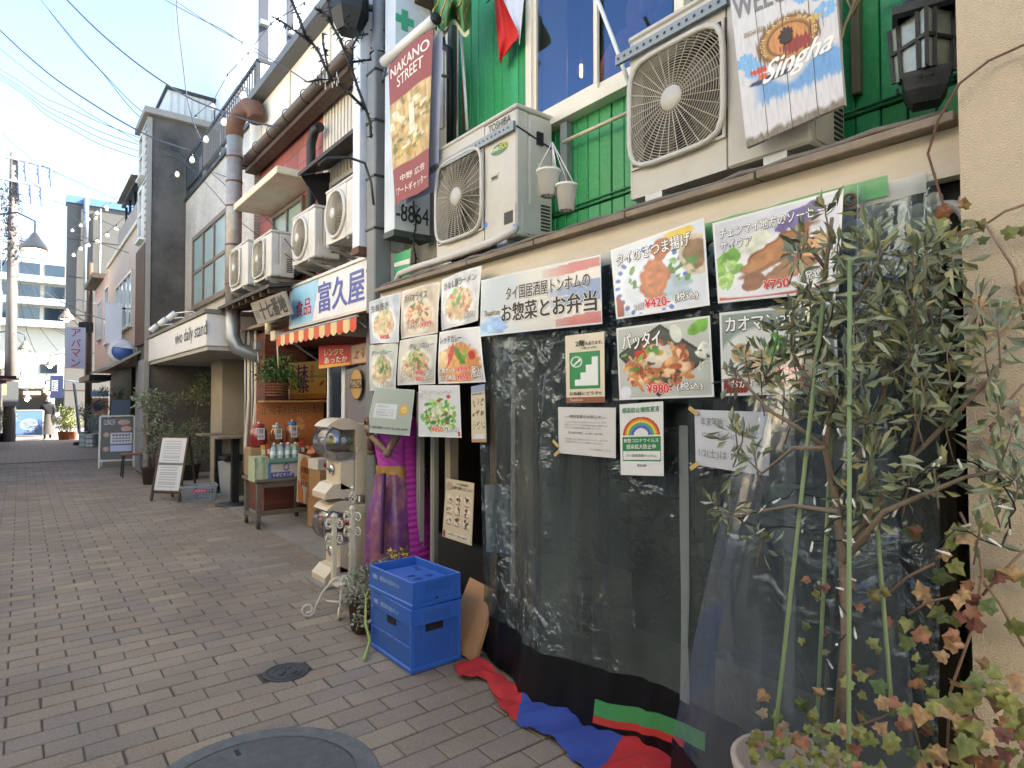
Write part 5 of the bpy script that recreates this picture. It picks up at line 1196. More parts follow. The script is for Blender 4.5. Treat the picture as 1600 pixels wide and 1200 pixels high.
# ---- laminated sheets left of the curtain
def dish(seed, bg, plate, items, cols, greens=8):
    C = Canvas(64, 60, bg, 1.0); C.ell(.5, .42, .44, .4, plate, 0, .05); C.ell(.5, .42, .36, .32, '#c8b08c', 0, .3, .3)
    C.bits(items, .5, .42, .3, .26, cols, .06); C.bits(greens, .5, .55, .22, .2, ['#5a9a42', '#3f7f38', '#7fb45c'], .055); return border(C.shade(.35), '#c9ccce', .02)
gl = 'laminated dish sheets beside the curtain'
L6 = [('a', [(577, 472), (626, 457), (624, 535), (579, 537)], dish(1, '#a9b7c4', '#c7d0d8', 20, ['#c9a07a', '#b87a52', '#d8c0a0'], 10), [('生春巻き', .08, .72, .7, .88, '#3a3a42', .03, '#d0d4da'), ('¥450-', .4, .08, .7, .18, '#c83038', .03)], 'faded dish sheet at the top left of the laminated block'),
      ('b', [(628, 456), (687, 441), (685, 520), (627, 530)], dish(2, '#b8ac98', '#c4bfb4', 34, ['#7a4a30', '#5a3424', '#a8623e', '#c24a3a'], 6), [('ガパオライス', .1, .74, .75, .9, '#3c3a3a', .03, '#d4d0c8'), ('お昼セット', .2, .18, .52, .28, '#e8e8e4', .03, '#2a2624'), ('¥999-', .56, .16, .9, .28, '#c83038', .03, '#e8e8e4')], 'dish sheet of dark minced meat in the middle of the top row'),
      ('c', [(691, 437), (752, 415), (748, 501), (690, 517)], dish(3, '#b9c0c4', '#d3d8da', 30, ['#b8704a', '#c99468', '#a8583c', '#d9b894'], 16), [('汁なし豚ラーメン', .08, .76, .92, .9, '#3a4252', .03, '#d8dce0'), ('(税込)', .62, .1, .92, .22, '#e8e8e4', .03, '#2a2624')], 'dish sheet of herb-topped noodles at the top right of the block'),
      ('d', [(578, 540), (622, 536), (619, 607), (578, 611)], dish(4, '#b6bfb8', '#cdd3cc', 16, ['#d3c7a4', '#c0a878', '#d9d2b8'], 22), [('グリーンカレー', .1, .76, .85, .88, '#3a4a42', .02, '#d4d8d4'), ('(税込)', .52, .06, .9, .17, '#e8e8e4', .03, '#2a2624')], 'dish sheet of pale greens at the lower left of the block'),
      ('e', [(625, 532), (683, 522), (681, 600), (621, 602)], dish(5, '#b8bab0', '#cfd0c6', 24, ['#c4b48c', '#a89a6c', '#d8d0b0', '#b85a48'], 14), [('グリーンカレー', .32, .74, .95, .88, '#3a4252', .02, '#d8dce0'), ('お昼セット', .1, .2, .48, .3, '#e8e8e4', .03, '#2a2624'), ('おかず単品', .1, .07, .48, .17, '#e8e8e4', .03, '#2a2624'), ('¥999-', .52, .2, .74, .3, '#c83038', .03, '#e8e8e4'), ('¥850-', .52, .07, .74, .17, '#c83038', .03, '#e8e8e4'), ('(税込)', .77, .08, .96, .3, '#e8e8e4', .03, '#2a2624')], 'dish sheet of green curry in the middle of the lower row'),
      ('f', [(687, 519), (749, 510), (760, 597), (685, 600)], None, [('レッドカレー', .05, .76, .62, .9, '#3a3a4a', .03, '#dcdce0'), ('ご飯セット', .06, .2, .42, .3, '#f0f0ec', .03, '#2a2624'), ('おかず単品', .06, .06, .42, .16, '#f0f0ec', .03, '#2a2624'), ('¥999-', .45, .2, .7, .31, '#d8202a', .04, '#f0f0ec'), ('¥850-', .45, .06, .7, .17, '#d8202a', .04, '#f0f0ec'), ('(税込)', .74, .06, .96, .3, '#f0f0ec', .03, '#2a2624')], 'dish sheet of orange-red curry at the lower right of the block')]
for nm, pts, C, rows, lab in L6:
    if C is None:
        C = Canvas(64, 60, '#c7ccd2', 1.0); C.ell(.5, .34, .5, .42, '#c98a52', .2, .2, .2); C.ell(.42, .38, .3, .24, '#d9a060', .2, .2, .3); C.ell(.3, .5, .07, .24, '#c4453a', -.4, .2, .3); C.ell(.5, .52, .07, .2, '#5a8c3c', .5, .2, .3); C.bits(5, .62, .5, .08, .08, ['#4f8c3c', '#79ac4e'], .06); C.ell(.8, .5, .08, .09, '#b8302a', 0, .2); C.ell(.12, .45, .14, .2, '#d8b884', 0, .2); border(C)
    poster('dish_sheet', lab, pts, 2.26 + random.uniform(-.01, .01), C, rows, group=gl, bulge=.018, wave=.008)
C = Canvas(64, 60, '#a9b6ae', 1.0); C.blend(C.X * .5, '#8d9c96'); C.rect(.12, .35, .68, .66, '#cfd6dc'); C.ell(.83, .55, .1, .13, '#c9a24a', 0, .1); C.ell(.83, .55, .06, .08, '#d9bd72', 0, .1); C.bits(3, .83, .56, .02, .02, ['#5a3a20'], .012); border(C, '#c2cbc8', .012)
poster('info_sheet', 'greenish tilted information sheet with a small gold mascot badge', [(586, 605), (648, 609), (640, 681), (571, 675)], 2.2, C, [('ご来店のみなさまへ', .18, .58, .5, .62, '#4a5a8a', 0), ('いつもありがとうございます', .18, .51, .64, .545, '#4a5a8a', 0), ('感染症対策を行っております', .18, .45, .64, .485, '#4a5a8a', 0), ('マスクの着用をお願いします', .18, .39, .62, .425, '#4a5a8a', 0), ('タイ国居酒屋トンホム 03-3381-2509', .06, .1, .95, .16, '#3a3a3a', .01)], bulge=.012, cat='notice')
C = Canvas(64, 66, '#ccd0d4', .95); C.bits(130, .5, .42, .4, .34, ['#5a9a42', '#7fb45c', '#3f7f38', '#c9cfa8', '#a8cf84'], .06); C.bits(16, .5, .35, .34, .26, ['#c8452e', '#d88a4a', '#d9d2b8'], .045, 4); C.ell(.74, .78, .05, .04, '#b8302a', 0, .2); C.ell(.5, .7, .04, .03, '#b8302a', 0, .2); C.rect(.93, 0, 1, .12, '#b83a30'); border(C)
poster('food_poster', 'poster of a green herb salad hung below the laminated block', [(654, 602), (718, 602), (721, 684), (654, 682)], 2.23, C, [('豚肉とミントのサラダ', .04, .82, .8, .9, '#f2f2ee', .03, '#3a4a6a'), ('ラープ', .04, .72, .3, .8, '#f2f2ee', .03, '#3a4a6a'), ('¥850-', .34, .1, .64, .2, '#d8202a', .04, '#f2f2ee'), ('(税込)', .68, .1, .94, .2, '#f0f0ec', .03, '#23201e')])
C = Canvas(30, 110, '#c9c2a8', .26); C.rect(0, .88, 1, 1, '#8c9ab4')
for j in range(3):
    for i in range(3): C.bits(6, .2 + i * .3, .70 - j * .2, .1, .06, ['#6a4a30', '#5a7a3c', '#8a6a4a', '#3c3a30'], .07)
C.rect(.2, .02, .85, .14, '#cfd4dc'); C.rect(0, 0, 1, .06, '#b08a72')
poster('menu_strip', 'narrow vertical menu strip at the left edge of the curtain', [(736, 604), (757, 600), (760, 691), (737, 691)], 2.24, C, [('お持ち帰り', .1, .83, .9, .87, '#2a2a2a', .02)], cat='menu')
C = Canvas(70, 90, '#c9bca0', .62); C.ell(.15, .88, .13, .08, '#a89a80', 0, .2)
for j in range(3):
    for i in range(3): C.ell(.2 + i * .3, .68 - j * .18, .12, .07, '#d8d2c0', 0, .05); C.bits(6, .2 + i * .3, .68 - j * .18, .08, .05, ['#6a3a28', '#8a5232', '#4a3a28', '#a8713e'], .045)
C.rect(.1, .04, .9, .12, '#d4cfc0'); C.rect(0, 0, .1, .12, '#6a3a28'); border(C, '#b8ac90', .015)
poster('takeout_menu', 'cream takeaway menu with nine dish pictures leaning inside the doorway', [(697, 747), (741, 755), (737, 853), (691, 838)], [2.40, 2.36, 2.36, 2.40], C, [('お持ち帰りメニュー', .26, .84, .95, .9, '#2a2622', .03), ('タイ国居酒屋', .4, .92, .8, .955, '#2a2622', .01), ('+100円でご飯大盛り', .15, .06, .85, .1, '#3a3632', .01)] + [('¥850', .12 + i * .3, .59 - j * .18, .28 + i * .3, .615 - j * .18, '#8a2f28', .02) for i in range(3) for j in range(3)], cat='menu')
C = Canvas(30, 40, '#9aa2b4', .5); C.bits(30, .5, .5, .4, .4, ['#8a92a4', '#a8b0bc', '#7c8698'], .1)
poster('blurred_menu', 'greyish menu sheet seen through the left edge of the vinyl', [(757, 757), (793, 760), (795, 866), (760, 862)], [2.34] * 4, C, cat='menu')
k = MB(); k.bx((2.40, 3.3, .02), (2.43, 3.9, .62)); tag(k.build('low_black_hoarding', M_BLACK), 'black low panel under the takeaway menu', 'panel')
# sliding rails and doorway posts
for i, u in enumerate((657, 679)):
    a = P(u, 700, x=2.52); o = MB(); o.bx((2.5, a.y - .028, .03), (2.54, a.y + .028, 1.65)); o.bx((2.494, a.y - .012, .05), (2.499, a.y + .012, 1.6))
    tag(o.build('ladder_rail', M('pale steel', '#a3a59c', .45, .08, 7, metal=.3)), ['left', 'right'][i] + ' pale steel rail of the folded ladder in the doorway', 'ladder rail', 'ladder rails')
o = MB(); a = P(703, 720, x=2.45); o.bx((2.43, a.y - .035, .02), (2.5, a.y + .035, 2.13)); tag(o.build('door_jamb', M('jamb beige', '#8d8270', .6, .12, 6)), 'beige timber jamb beside the takeaway menu', 'jamb')
o = MB()
c = [Vector((2.16, 3.44, .02)), Vector((2.15, 3.08, .02)), Vector((2.34, 3.12, .40)), Vector((2.38, 3.46, .40))]
o.add(c + [v + Vector((.02, .0, -.015)) for v in c], [(0, 1, 2, 3), (4, 7, 6, 5), (0, 4, 5, 1), (1, 5, 6, 2), (2, 6, 7, 3), (3, 7, 4, 0)]); tag(o.build('plywood_board', M('plywood', '#a97f56', .7, .12, 5, .2, 50, stretch=(1, .25, 1))), 'plywood board leaning behind the blue crates', 'board')

# cloth on the ground: red - blue - red
cl = thing('cloth_strip', 'red and blue cloth strip crumpled on the paving under the curtain', 'cloth', (2.0, 2.4, 0))
Up = [(708, 1037), (755, 1036), (790, 1062), (822, 1092), (880, 1116), (950, 1122), (1010, 1150), (1062, 1192)]
Lo = [(718, 1062), (760, 1064), (782, 1112), (812, 1135), (868, 1162), (905, 1200), (950, 1235), (1020, 1250)]
Up = [P(u, v, z=.02) for u, v in Up]; Lo = [P(u, v, z=.01) for u, v in Lo]
def pl(tab, s):
    q = s * (len(tab) - 1); i = min(int(q), len(tab) - 2); q -= i; return tab[i].lerp(tab[i + 1], q)
def clothf(s, t):
    p = pl(Up, s).lerp(pl(Lo, s), t); p.z = .006 + .022 * abs(math.sin(4 * t + s * 13)) + .012 * math.sin(s * 41 + t * 7) ** 2 + .02 * (1 - t) * abs(math.sin(s * 9)); return p
for nm, a, b_, c in (('red_length', 0, .405, '#b3282a'), ('blue_length', .405, .80, '#2f4690'), ('red_length', .80, 1, '#b3282a')):
    k = MB(); k.grid(lambda s, t: clothf(a + (b_ - a) * s, t), 40, 22); k.build(nm, M('cloth ' + c, c, .85, .12, 9, .4, 250), cl)
# ================================================================ blue folding crates
M_BLUE = M('crate blue', '#2c5fb4', .42, .06, 6, dirt=.25, dcol='#6d7f9a', dscale=4)
M_BLUEI = M('crate blue panel', '#2a58a6', .5, .06, 6, dirt=.3, dcol='#5a708f', dscale=3)
def crate(label, loc, rz, H, folded):
    t = thing('folding_crate', label, 'crate', loc, rz, 'stacked blue crates')
    B = lambda k, nm, m_=M_BLUE, par=None: k.build(nm, m_, par or t, world=False)
    X, Y = .345, .53; w = .012; rim = .10 if not folded else H
    z0 = 0 if folded else H - rim
    k = MB()                                            # rim band
    k.bx((0, 0, z0), (w, Y, H), .003); k.bx((X - w, 0, z0), (X, Y, H), .003); k.bx((w, 0, z0), (X - w, w, H), .003); k.bx((w, Y - w, z0), (X - w, Y, H), .003); B(k, 'rim_band')
    k = MB(); k.bx((-.004, -.004, 0), (X + .004, Y + .004, .028), .004); B(k, 'base')
    if not folded:
        k = MB(); k.bx((.008, .008, .028), (.014, Y - .008, z0)); B(k, 'long_panel', M_BLUEI); k = MB(); k.bx((X - .014, .008, .028), (X - .008, Y - .008, z0)); B(k, 'long_panel', M_BLUEI)
        k = MB(); k.bx((.014, .008, .028), (X - .014, .014, z0)); B(k, 'short_panel', M_BLUEI); k = MB(); k.bx((.014, Y - .014, .028), (X - .014, Y - .008, z0)); B(k, 'short_panel', M_BLUEI)
        for (a, b_) in ((0, 0), (X - .022, 0), (0, Y - .022), (X - .022, Y - .022)):
            k = MB(); k.bx((a, b_, .0285), (a + .022, b_ + .022, z0 - .0005), .003); B(k, 'corner_post')
        k = MB(); k.bx((.0, .022, .132), (.008, Y - .022, .148), .002); B(k, 'fold_hinge')
        for i in range(4):
            k = MB(); k.bx((-.001, .09 + i * .11, .128), (.0, .11 + i * .11, .152)); B(k, 'hinge_knuckle')
        for i in range(2):
            k = MB(); k.bx((.07 + i * .19, .002, .03), (.08 + i * .19, .008, z0)); B(k, 'rib')
        k = MB(); k.bx((.004, .20, z0 - .045), (.0078, .31, z0 - .004)); B(k, 'hand_hole', M_BLACK); k = MB(); k.bx((.10, .004, z0 - .045), (.22, .0078, z0 - .002)); B(k, 'hand_hole', M_BLACK)
        k = MB(); k.bx((w, w, .03), (X - w, Y - w, .034)); B(k, 'floor', M_BLUEI)
    else:
        k = MB(); k.bx((w, w, .02), (X - w, Y - w, H - .055)); B(k, 'folded_floor', M_BLUEI)
        k = MB(); k.bx((.05, .05, H - .054), (X - .045, Y - .1, H - .03), .004); lid = B(k, 'folded_panel')
        for (a, b_, c) in ((.1, .12, 0), (.1, .2, 0), (.2, .14, 1), (.22, .3, 1), (.24, .36, 1)):
            for m_ in range(3): q_ = MB(); q_.bx((a + (m_ * .014 if c else 0), b_ + (0 if c else m_ * .014), H - .0298), (a + (.006 if c else .05) + (m_ * .014 if c else 0), b_ + (.04 if c else .006) + (0 if c else m_ * .014), H - .0292)); q_.build('slot', M_BLACK, lid, world=False)
        k = MB(); k.bx((.06, .40, H - .054), (.24, .42, H - .045)); B(k, 'dark_slot', M_BLACK)
        k = MB(); k.beam((.03, -.002, .03), (.3, -.002, .045), .004, .006); B(k, 'catch_rod')
        k = MB(); k.ball((.17, -.004, .04), (.012, .006, .009), 8, 5); B(k, 'catch', M_DARK)
    for b_ in (.03, Y - .13):
        k = MB(); k.bx((-.003, b_, H - .012), (-.0005, b_ + .1, H - .003)); B(k, 'stack_lip')
    k = MB(); k.bx((.09, -.003, H - .075), (.27, -.0005, H - .02)); B(k, 'label_holder', M_BLUEI)
    zc = H - .062
    fn = frame_fn((0, Y, H - .1), (0, -Y, 0), (0, 0, .1), (-1, 0, 0))
    lettering(t, [('NBN', .1, .3, .21, .58, '#b9c8dc', .02), ('朝日あけぼのネット', .28, .3, .72, .6, '#b9c8dc', .02)], fn, world=False)
    return t
crate('tall blue folding crate standing on the paving', (1.79, 3.20, .004), .0, .365, False)
crate('shallow folded blue crate on top of the tall one', (1.80, 3.205, .371), .035, .155, True)

# ================================================================ white wrought iron stand
M_WI = M('ivory iron', '#cfc8b4', .5, .08, 10, dirt=.35, dcol='#8a7a62', dscale=8)
b0 = P(515, 965, z=0)
ws = thing('iron_plant_stand', 'ivory wrought iron stand with scrolled feet and twisted finial', 'plant stand', (b0.x + .08, b0.y + .12, 0))
o0 = Vector((b0.x + .08, b0.y + .12, 0))
def spiral(c, r0, r1, a0, turns, ax, up, n=26): return [c + (ax * math.cos(a0 + turns * 2 * PI * i / n) + up * math.sin(a0 + turns * 2 * PI * i / n)) * (r0 + (r1 - r0) * i / n) for i in range(n + 1)]
for i, (dx_, dy_) in enumerate(((0, 0), (.10, -.10))):
    p = o0 + Vector((dx_, dy_, 0)); top = .70 if i == 0 else .76
    k = MB(); k.bx((p.x - .017, p.y - .017, .2), (p.x + .017, p.y + .017, top), .003); k.build('post', M_WI, ws)
    k = MB(); k.lathe([(0, top), (.026, top + .003), (.026, top + .012), (.012, top + .03), (0, top + .035)], (p.x, p.y, 0), 12); k.build('cap', M_WI, ws)
    for j in range(4):
        a = j * PI / 2 + .4; d = Vector((math.cos(a), math.sin(a), 0))
        for zz in (top - .05, top - .16):
            c = p + d * .055 + Vector((0, 0, zz)); k = MB(); k.tube(spiral(c, .038, .016, PI, -1.25, d, Vector((0, 0, 1))), .006, 6); k.build('scroll', M_WI, ws)
    if i == 1:
        k = MB()
        for j in range(4):
            k.tube([p + Vector((.03 * math.sin(PI * q_ / 10) * math.cos(j * PI / 2 + q_ * .5), .03 * math.sin(PI * q_ / 10) * math.sin(j * PI / 2 + q_ * .5), top + .04 + .1 * q_ / 10)) for q_ in range(11)], .004, 5)
        k.build('twisted_finial', M_WI, ws)
        k = MB(); k.ball(p + Vector((0, 0, top + .165)), .016, 10, 7); k.tube([p + Vector((0, 0, top + .13)), p + Vector((0, 0, top + .16))], .006, 6); k.build('finial_ball', M_WI, ws)
        k = MB(); k.tube([p + Vector((-.03 + .006 * math.sin(q_ * 1.9), -.02, .68 - q_ * .02)) for q_ in range(24)], .005, 5); k.build('chain', M_WI, ws)
for (ex, ey, sg_) in ((-.27, .05, 1), (-.10, -.17, 1), (.04, -.20, 1), (.26, -.02, 1), (.20, .16, 1)):
    d = Vector((ex, ey, 0)); L = d.length; d.normalize(); k = MB()
    s0 = o0 + Vector((.05, -.05, .26))
    pts = [s0, s0 + d * L * .25 + Vector((0, 0, -.01)), s0 + d * L * .55 + Vector((0, 0, -.10)), s0 + d * L * .72 + Vector((0, 0, -.19))]
    c = Vector((s0.x, s0.y, 0)) + d * (L * .92) + Vector((0, 0, .052)); pts += spiral(c, .05, .022, PI * 1.15, 1.25, d, Vector((0, 0, 1)), 22)
    k.tube(pts, .0085, 6); k.build('foot_scroll', M_WI, ws)
k = MB(); k.tube([o0 + Vector((-.1, -.1, .12)), o0 + Vector((0, -.16, .105)), o0 + Vector((.12, -.17, .115)), o0 + Vector((.24, -.1, .13))], .008, 6); k.build('stretcher', M_WI, ws)
k = MB(); k.bx((o0.x - .03, o0.y - .14, .21), (o0.x + .14, o0.y + .03, .225)); k.build('plate', M_WI, ws)

# ================================================================ capsule toy machines
gm = thing('capsule_machine', 'ivory capsule toy machine of two stacked units beside the purple dress', 'vending machine', (2.2, 5.28, 0))
M_IV = M('machine ivory', '#cdbfa5', .4, .05, 5, dirt=.2, dcol='#9d8c70')
M_CLR = M_glass('clear plastic', '#eef0f4', .05, .06, .05, '#b4b8c8')
Y0, Y1 = 5.14, 5.44
for z0 in (.02, .735):
    k = MB(); k.bx((2.315, Y0, z0), (2.43, Y1, z0 + .64), .012); k.build('back_column', M_IV, gm)
    c = Vector((2.21, Y0, z0 + .49)); n = 18
    def arc(r0, r1, a0, a1): return [(r0 * math.cos(a0 + (a1 - a0) * i / n), r0 * math.sin(a0 + (a1 - a0) * i / n)) for i in range(n + 1)] + [(r1 * math.cos(a1 - (a1 - a0) * i / n), r1 * math.sin(a1 - (a1 - a0) * i / n)) for i in range(n + 1)]
    k = MB(); k.prism(arc(.2, .175, -.2, 2.45), c, (1, 0, 0), (0, 0, 1), (0, Y1 - Y0, 0)); k.build('top_hood', M_IV, gm)
    for yy in (Y0 - .004, Y1 - .008):
        k = MB(); pl_ = [(.2 * math.cos(a * .1), .2 * math.sin(a * .1)) for a in range(-2, 25)]; 
        k.prism([(.2, -.04), (.2, .06)] + [(.2 * math.cos(a), .2 * math.sin(a)) for a in (.5, .8, 1.1, 1.4, 1.7, 2.0, 2.3)] + [(.175 * math.cos(2.3), .175 * math.sin(2.3)), (-.02, .1), (.1, .1), (.1, -.04)], Vector((2.21, yy, z0 + .49)), (1, 0, 0), (0, 0, 1), (0, .012, 0)); k.build('side_cheek', M_IV, gm)
    k = MB(); k.lathe([(0, 0), (.168, 0), (.168, Y1 - Y0 - .012), (0, Y1 - Y0 - .012)], Vector((2.205, Y0 + .006, z0 + .485)), 36, (0, 1, 0)); k.build('clear_drum', M_CLR, gm)
    k = MB(); k.lathe([(0, 0), (.16, 0)], (2.205, Y1 - .012, z0 + .485), 28, (0, 1, 0)); k.build('brightening_disc', M('brightening disc', '#c9c2b6', .6, .05, 5), gm)  # pale disc added so the dark drum reads lighter
    k = MB(); k.ring((2.205, Y0 + .004, z0 + .485), .168, .006, (0, 1, 0), 36, 6); k.build('drum_rim', M('smoky rim', '#8f90a2', .3, .1, 5), gm)
    k = MB(); k.add([(2.09, Y0 + .02, z0 + .44), (2.31, Y0 + .02, z0 + .40), (2.31, Y1 - .02, z0 + .40), (2.09, Y1 - .02, z0 + .44)], [(0, 1, 2, 3)]); k.bx((2.14, Y0 + .02, z0 + .33), (2.31, Y1 - .02, z0 + .395)); k.build('shelf', M_IV, gm)
    k = MB(); k.bx((2.17, Y0, z0 + .06), (2.314, Y1, z0 + .33), .012); k.build('neck', M_IV, gm)
    k = MB(); k.lathe([(0, 0), (.045, 0), (.045, .02), (0, .025)], (2.168, (Y0 + Y1) / 2, z0 + .24), 16, (-1, 0, 0)); k.bx((2.135, (Y0 + Y1) / 2 - .045, z0 + .232), (2.148, (Y0 + Y1) / 2 + .045, z0 + .248)); k.build('crank', M('chrome', '#b8bbc0', .2, .05, 5, metal=.9), gm)
    k = MB(); k.prism([(-.17, 0), (.1, 0), (.1, .05), (-.03, .13), (-.1, .12), (-.17, .05)], (2.215, Y0, z0), (1, 0, 0), (0, 0, 1), (0, Y1 - Y0, 0)); k.build('foot', M_IV, gm)
    cols = ['#c9b84a', '#7a9ab8', '#d6d6d0', '#8aa86a', '#b8b0a0', '#6a8ab0'] if z0 > .5 else ['#2a5a4a', '#c43a5a', '#c98a78', '#b8455a', '#2f4f48', '#c9a08a']
    for i in range(12):
        rr_ = .033 if z0 > .5 else .045
        p = (2.11 + .058 * (i % 4) * (1 if z0 > .5 else .85), Y0 + .045 + .085 * (i // 4), z0 + .46 + rr_ * .7 + .012 * random.random())
        k = MB(); k.ball(p, rr_, 12, 8); k.build('capsule', M('capsule ' + cols[i % 6], cols[i % 6], .25, .05, 5), gm)
k = MB(); k.bx((2.0, 5.05, .001), (2.46, 5.5, .018)); k.build('plinth', M_CONC, gm)

# ================================================================ dressed mannequin
mn = thing('mannequin', 'mannequin in a purple pleated silk dress with gold belt beside the doorway', 'mannequin', (2.5, 4.62, 0))
mc = Vector((2.46, 4.66, 0))
def body(rx, ry, z0, z1, fold, nf, ph=0., lean=(0, 0)):
    k = MB()
    def f_(a, t):
        z = z0 + (z1 - z0) * t; w = 1 + fold * math.sin(nf * 2 * PI * a + ph + 2 * t)
        return mc + Vector((interp(rx, t) * w * math.cos(2 * PI * a) + lean[0] * t, interp(ry, t) * w * math.sin(2 * PI * a) + lean[1] * t, z))
    k.grid(f_, 96, 24); return k
M_SK = M('purple brocade', '#74407c', .38, .3, 14, .3, 60, spec=.7, dirt=.75, dcol='#c08a4c', dscale=7)
body([(0, .27), (.5, .24), (1, .17)], [(0, .24), (.5, .22), (1, .15)], .14, .98, .035, 9).build('skirt', M_SK, mn)
k = body([(0, .16), (.5, .165), (1, .165)], [(0, .15), (1, .15)], .96, 1.05, .02, 7); k.build('gold_belt', M('gold cloth', '#b08a4a', .35, .25, 20, spec=.8, metal=.3), mn)
M_SASH = M('magenta pleats', '#b23cae', .45, .15, 8, spec=.6)
k = MB()
def torso(a, t):
    z = 1.04 + .46 * t; ang = 2 * PI * a; r = (interp([(0, .15), (.45, .18), (.8, .17), (1, .09)], t), interp([(0, .13), (.45, .16), (.8, .16), (1, .08)], t))
    rib = 1 + .03 * abs(math.sin(9 * ang * .5 + 26 * t)); return mc + Vector((r[0] * rib * math.cos(ang), r[1] * rib * math.sin(ang), z))
k.grid(torso, 90, 60); k.build('bodice', M_SASH, mn)
k = MB()
def cape(s, t):
    z = 1.42 - 1.15 * t; ang = -PI * .55 + s * PI * .75; r = .19 + .17 * t ** 1.2
    rib = .004 * math.sin(s * 6 + t * 150); return mc + Vector(((r + rib) * math.cos(ang) * 1.02, (r + rib) * math.sin(ang), z))
k.grid(cape, 24, 300); k.build('pleated_sash', M('deep magenta pleats', '#ac369a', .5, .15, 8, spec=.5), mn)
k = MB()
def pleat(s, t): return mc + Vector((-.215 + .02 * math.sin(s * 7) - .02 * t + .05 * s, -.09 + .10 * s - .12, 1.0 - .62 * t))
k.grid(pleat, 10, 20); k.build('front_panel', M('purple sash', '#57346a', .45, .2, 9, spec=.6), mn)
k = MB(); k.grid(lambda s, t: pleat(s * .45 + .9, t) + Vector((.0, -.02, -.1)), 6, 20); k.build('gold_panel', M('gold brocade', '#a5743a', .4, .35, 30, metal=.2), mn)
M_SKIN = M('mannequin brown', '#7c6656', .55, .1, 8)
for s_ in (-1, 1):
    sh_ = mc + Vector((-.02, .17 * s_, 1.42)); el = mc + Vector((-.16, .15 * s_, 1.16)); wr = mc + Vector((-.235, .02 * s_, 1.3))
    k = MB(); k.tube([sh_, sh_.lerp(el, .5), el, el.lerp(wr, .5), wr], [.045, .04, .036, .03, .024], 10); k.ball(el, .037, 10, 7); k.build('arm', M_SKIN, mn)
    k = MB(); k.tube([wr, wr + Vector((-.012, -.0, .05)), wr + Vector((-.015, -.004 * s_, .085))], [.024, .03, .028], 8)
    for f_ in range(4):
        b = wr + Vector((-.036 + .016 * f_, .006 * s_, .085)); k.tube([b, b + Vector((-.004, 0, .03)), b + Vector((-.008, -.004 * s_, .06 + .008 * (f_ in (1, 2))))], [.008, .0075, .005], 6)
    k.tube([wr + Vector((.008, 0, .03)), wr + Vector((.03, 0, .055)), wr + Vector((.034, -.004 * s_, .085))], [.01, .009, .006], 6)
    k.build('hand', M_SKIN, mn)
k = MB(); k.tube([mc + Vector((0, 0, 1.47)), mc + Vector((-.01, 0, 1.56))], .045, 12); k.ball(mc + Vector((-.015, 0, 1.66)), (.088, .075, .11)); k.ball(mc + Vector((-.1, 0, 1.65)), (.018, .012, .02), 8, 6); k.build('head', M_SKIN, mn)
k = MB(); k.ball(mc + Vector((.012, 0, 1.69)), (.09, .084, .105)); k.ball(mc + Vector((.06, 0, 1.76)), .045); k.build('hair', M_BLACK, mn)
k = MB(); k.ring(mc + Vector((-.08, 0, 1.43)), .07, .018, (-.8, 0, .5), 20, 6); k.build('necklace', M('silver', '#b9b4a8', .3, .2, 20, metal=.8), mn)
k = MB(); k.lathe([(0, .012), (.17, .012), (.17, .03), (.02, .04), (.02, .16), (0, .16)], (mc.x, mc.y, 0), 24); k.build('base', M_DARK, mn)
# yellow edged vertical banner strip behind
vs_ = thing('vertical_banner', 'narrow white vertical banner with yellow edge between machine and dress', 'banner', (2.52, 4.95, 0))
fn = quad_fn([P(572, 690, x=2.47), P(588, 690, x=2.47), P(585, 885, x=2.47), P(566, 885, x=2.47)])
k = MB(); k.grid(lambda s, t: fn(s, t, 0), 2, 8); k.build('cloth', M('banner white', '#b9bcae', .7, .05, 6), vs_)
k = MB(); k.grid(lambda s, t: fn(s * .2, t, .002), 1, 8); k.build('yellow_edge', M('yellow edge', '#b9b83a', .6, .05, 6), vs_)
k = MB(); put_text(k, 'NAKANO STREET', lambda s, t, off=0.: fn(1 - .2 - .65 * t, s, off), .25, 0, .95, .9, .02, .003); k.build('lettering', M('print #23252b', '#23252b', .5, .03), vs_)

# ================================================================ foliage helpers
def leaf_cloud(mb, centres, n, L, Wd, spread, droop=0., rnd=random, up=.2):
    for c, rad in centres:
        for _ in range(max(1, int(n * (rad / spread) ** 2)) if spread else n):
            d = Vector((rnd.gauss(0, 1), rnd.gauss(0, 1), rnd.gauss(up, 1))); d.normalize()
            b = Vector(c) + d * rad * rnd.uniform(.15, .95); l = L * rnd.uniform(.65, 1.2); w = Wd * rnd.uniform(.7, 1.2)
            dd = (d + Vector((rnd.gauss(0, .4), rnd.gauss(0, .4), rnd.gauss(0, .4) - droop))).normalized(); sd = dd.cross(Vector((rnd.gauss(0, 1), rnd.gauss(0, 1), rnd.gauss(0, 1)))).normalized(); nn = dd.cross(sd) * w * .25
            mb.add([b, b + dd * l * .6 + sd * w * .5 + nn, b + dd * l, b + dd * l * .6 - sd * w * .5 + nn, b + dd * l * .5], [(0, 1, 4), (1, 2, 4), (2, 3, 4), (3, 0, 4)])
M_OLIVE = M_rand('shrub leaves', ['#77816a', '#828b72', '#69745e', '#8e9678', '#768068', '#989d80', '#606b54', '#848c6c', '#9c9a70'], .45, .1, 60, spec=.5, fine=.1)
M_OLIVE2 = M_rand('grey green leaves', ['#6a7352', '#7c8560', '#59633f', '#868d6d', '#5f6a4a', '#737a55'], .5, .1, 60, fine=.1)
M_BARK = M('bark', '#76695a', .85, .25, 12, .5, 60)

